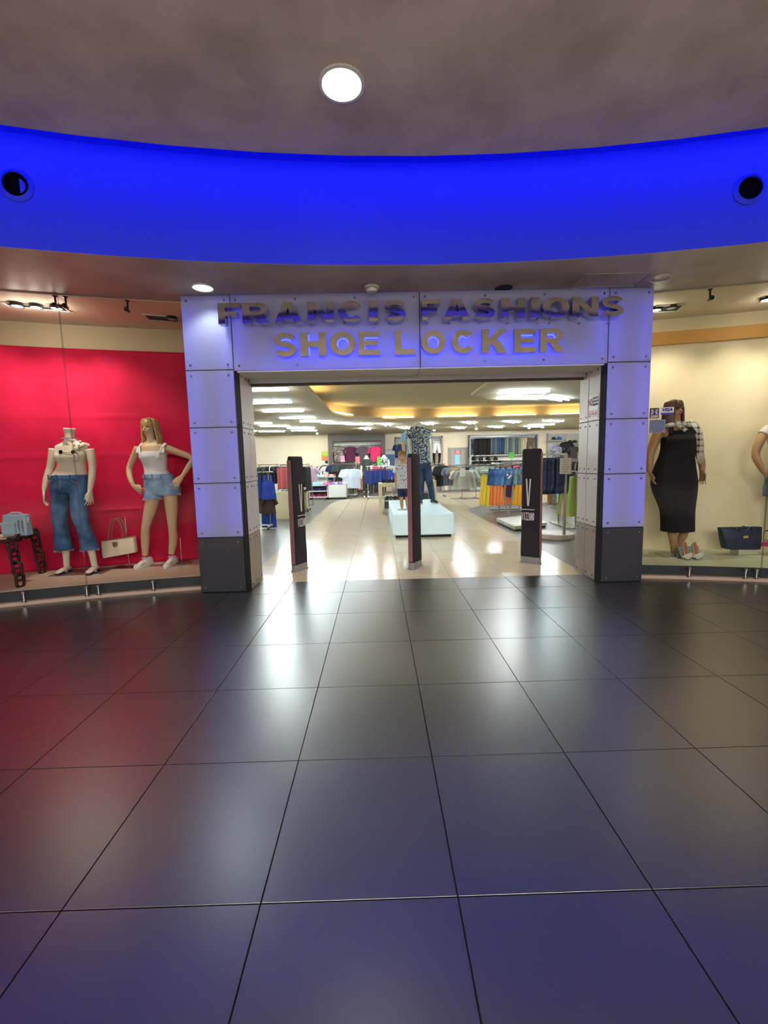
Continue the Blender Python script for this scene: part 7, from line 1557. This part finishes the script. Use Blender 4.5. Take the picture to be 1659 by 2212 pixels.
# wooden bench with shoes, long green and pink garments near the jamb
Yb = 13.6; t = thing('wooden_bench', 'small light wooden bench beyond the dark jeans', 'bench'); a, b_ = X(1166, Yb), X(1204, Yb); zb_ = Z(1066, Yb, 1185)
MB().box(a, b_ - .0, Yb, Yb + .4, zb_ - .04, zb_).build('seat', M('light_wood', 'b0803c', .55, col2='c0924c', scale=4, stretch=(1, 8, 1)), t, 0); MB().box(b_ - .14, b_, Yb, Yb + .4, 0, Z(1054, Yb, 1200)).build('end_block', M('light_wood', 'b0803c', .55), t, 0); MB().box(a, a + .05, Yb, Yb + .4, 0, zb_ - .04).build('leg', M('light_wood', 'b0803c', .55), t, 0)
shoes(3, a + .1, a + .45, Yb + .2, zb_, ['1c1c20', 'b07864', '26262a'], 'shoe on the wooden bench')
Yg = 8.9; rg = thing('wall_rail', 'side rail with long garments beside the right jamb', 'clothes rack', (X(1246, Yg), Yg, 0)); zg = Z(1018, Yg, 1235); MB().tube([(-.12, -.3, zg), (-.12, .6, zg)], .012, 6).build('rail', m_rack, rg); MB().bar((-.12, .55, 0), (-.12, .55, zg), .024).build('post', m_rack, rg); MB().bar((-.12, -.28, 0), (-.12, -.28, zg), .024).build('post', m_rack, rg); MB().box(-.3, .06, -.35, .62, 0, .02).build('base', m_rack, rg, 0)
for i, (dy, c, lab) in enumerate(((-.18, '8a9a50', 'long olive green garment by the right jamb'), (0, 'c89a80', 'long peach garment by the right jamb'), (.16, '7c8a44', 'long moss green garment by the right jamb, behind'))): hang('dress', (X(1246, Yg) - .12, Yg + dy, zg - .014), .2, cm(c), lab, None, (.8, 1, .92))
hang('jeans', (X(1206, 12.2), 12.2, Z(1010, 12.2, 1206)), .4, cm('5c6468', '74807c', 12), 'grey trousers hanging beyond the dark jeans', None, (.9, 1, 1.0)); rack('slim rail with grey trousers beyond the dark jeans', X(1196, 12.2), X(1216, 12.2), 12.2, Z(1009, 12.2, 1206), wheels=False)
# far right more jeans rack
Yq2 = 15.0; zq2 = Z(992, Yq2, 1230); rack('far rack with mixed tops at the right edge of the doorway view', X(1212, Yq2), X(1262, Yq2), Yq2, zq2); row('tee', X(1216, Yq2), X(1258, Yq2), 10, Yq2, zq2 - .012, [cm('2a2a30'), cm('6c6a68'), cm('3c4450'), cm('a8a49c')], 'mixed top', 'on the far right rack', rz=.8)
# ---- ceiling spot bulbs in the shop
e_spot = emis('shop_spot_bulb', (1.0, 0.86, 0.66), 30)
for px, py, Yp, lab in ((1029, 926, 17.5, 'bright spot lamp above the trouser wall, left one'), (1143, 924, 17.5, 'bright spot lamp above the trouser wall, second'), (1172, 922, 17.0, 'bright spot lamp above the cap wall'), (685, 933, 19.0, 'bright spot lamp above the left back wall'), (938, 929, 18.5, 'small spot lamp above the wall niche')):
    q = P(px, py, Yp); t = thing('spot_lamp', lab, 'spot lamp', (q.x, Yp, Z_SC)); dz = max(.06, Z_SC - q.z)
    MB().tube([(0, 0, 0), (0, 0, -dz + .05)], .010, 6).build('stem', m_rackw, t); MB().lathe([(.03, -dz + .06), (.05, -dz), (.045, -dz - .002)], seg=14).build('shade', m_rackw, t); MB().ell((0, 0, -dz - .005), (.05, .05, .04), 12, 8).build('bulb', e_spot, t); lamp('lamp', 'SPOT', (0, 0, -dz - .06), 60, (1, .85, .65), .05, (0, 2.2, -2.0), 110, .8, t)
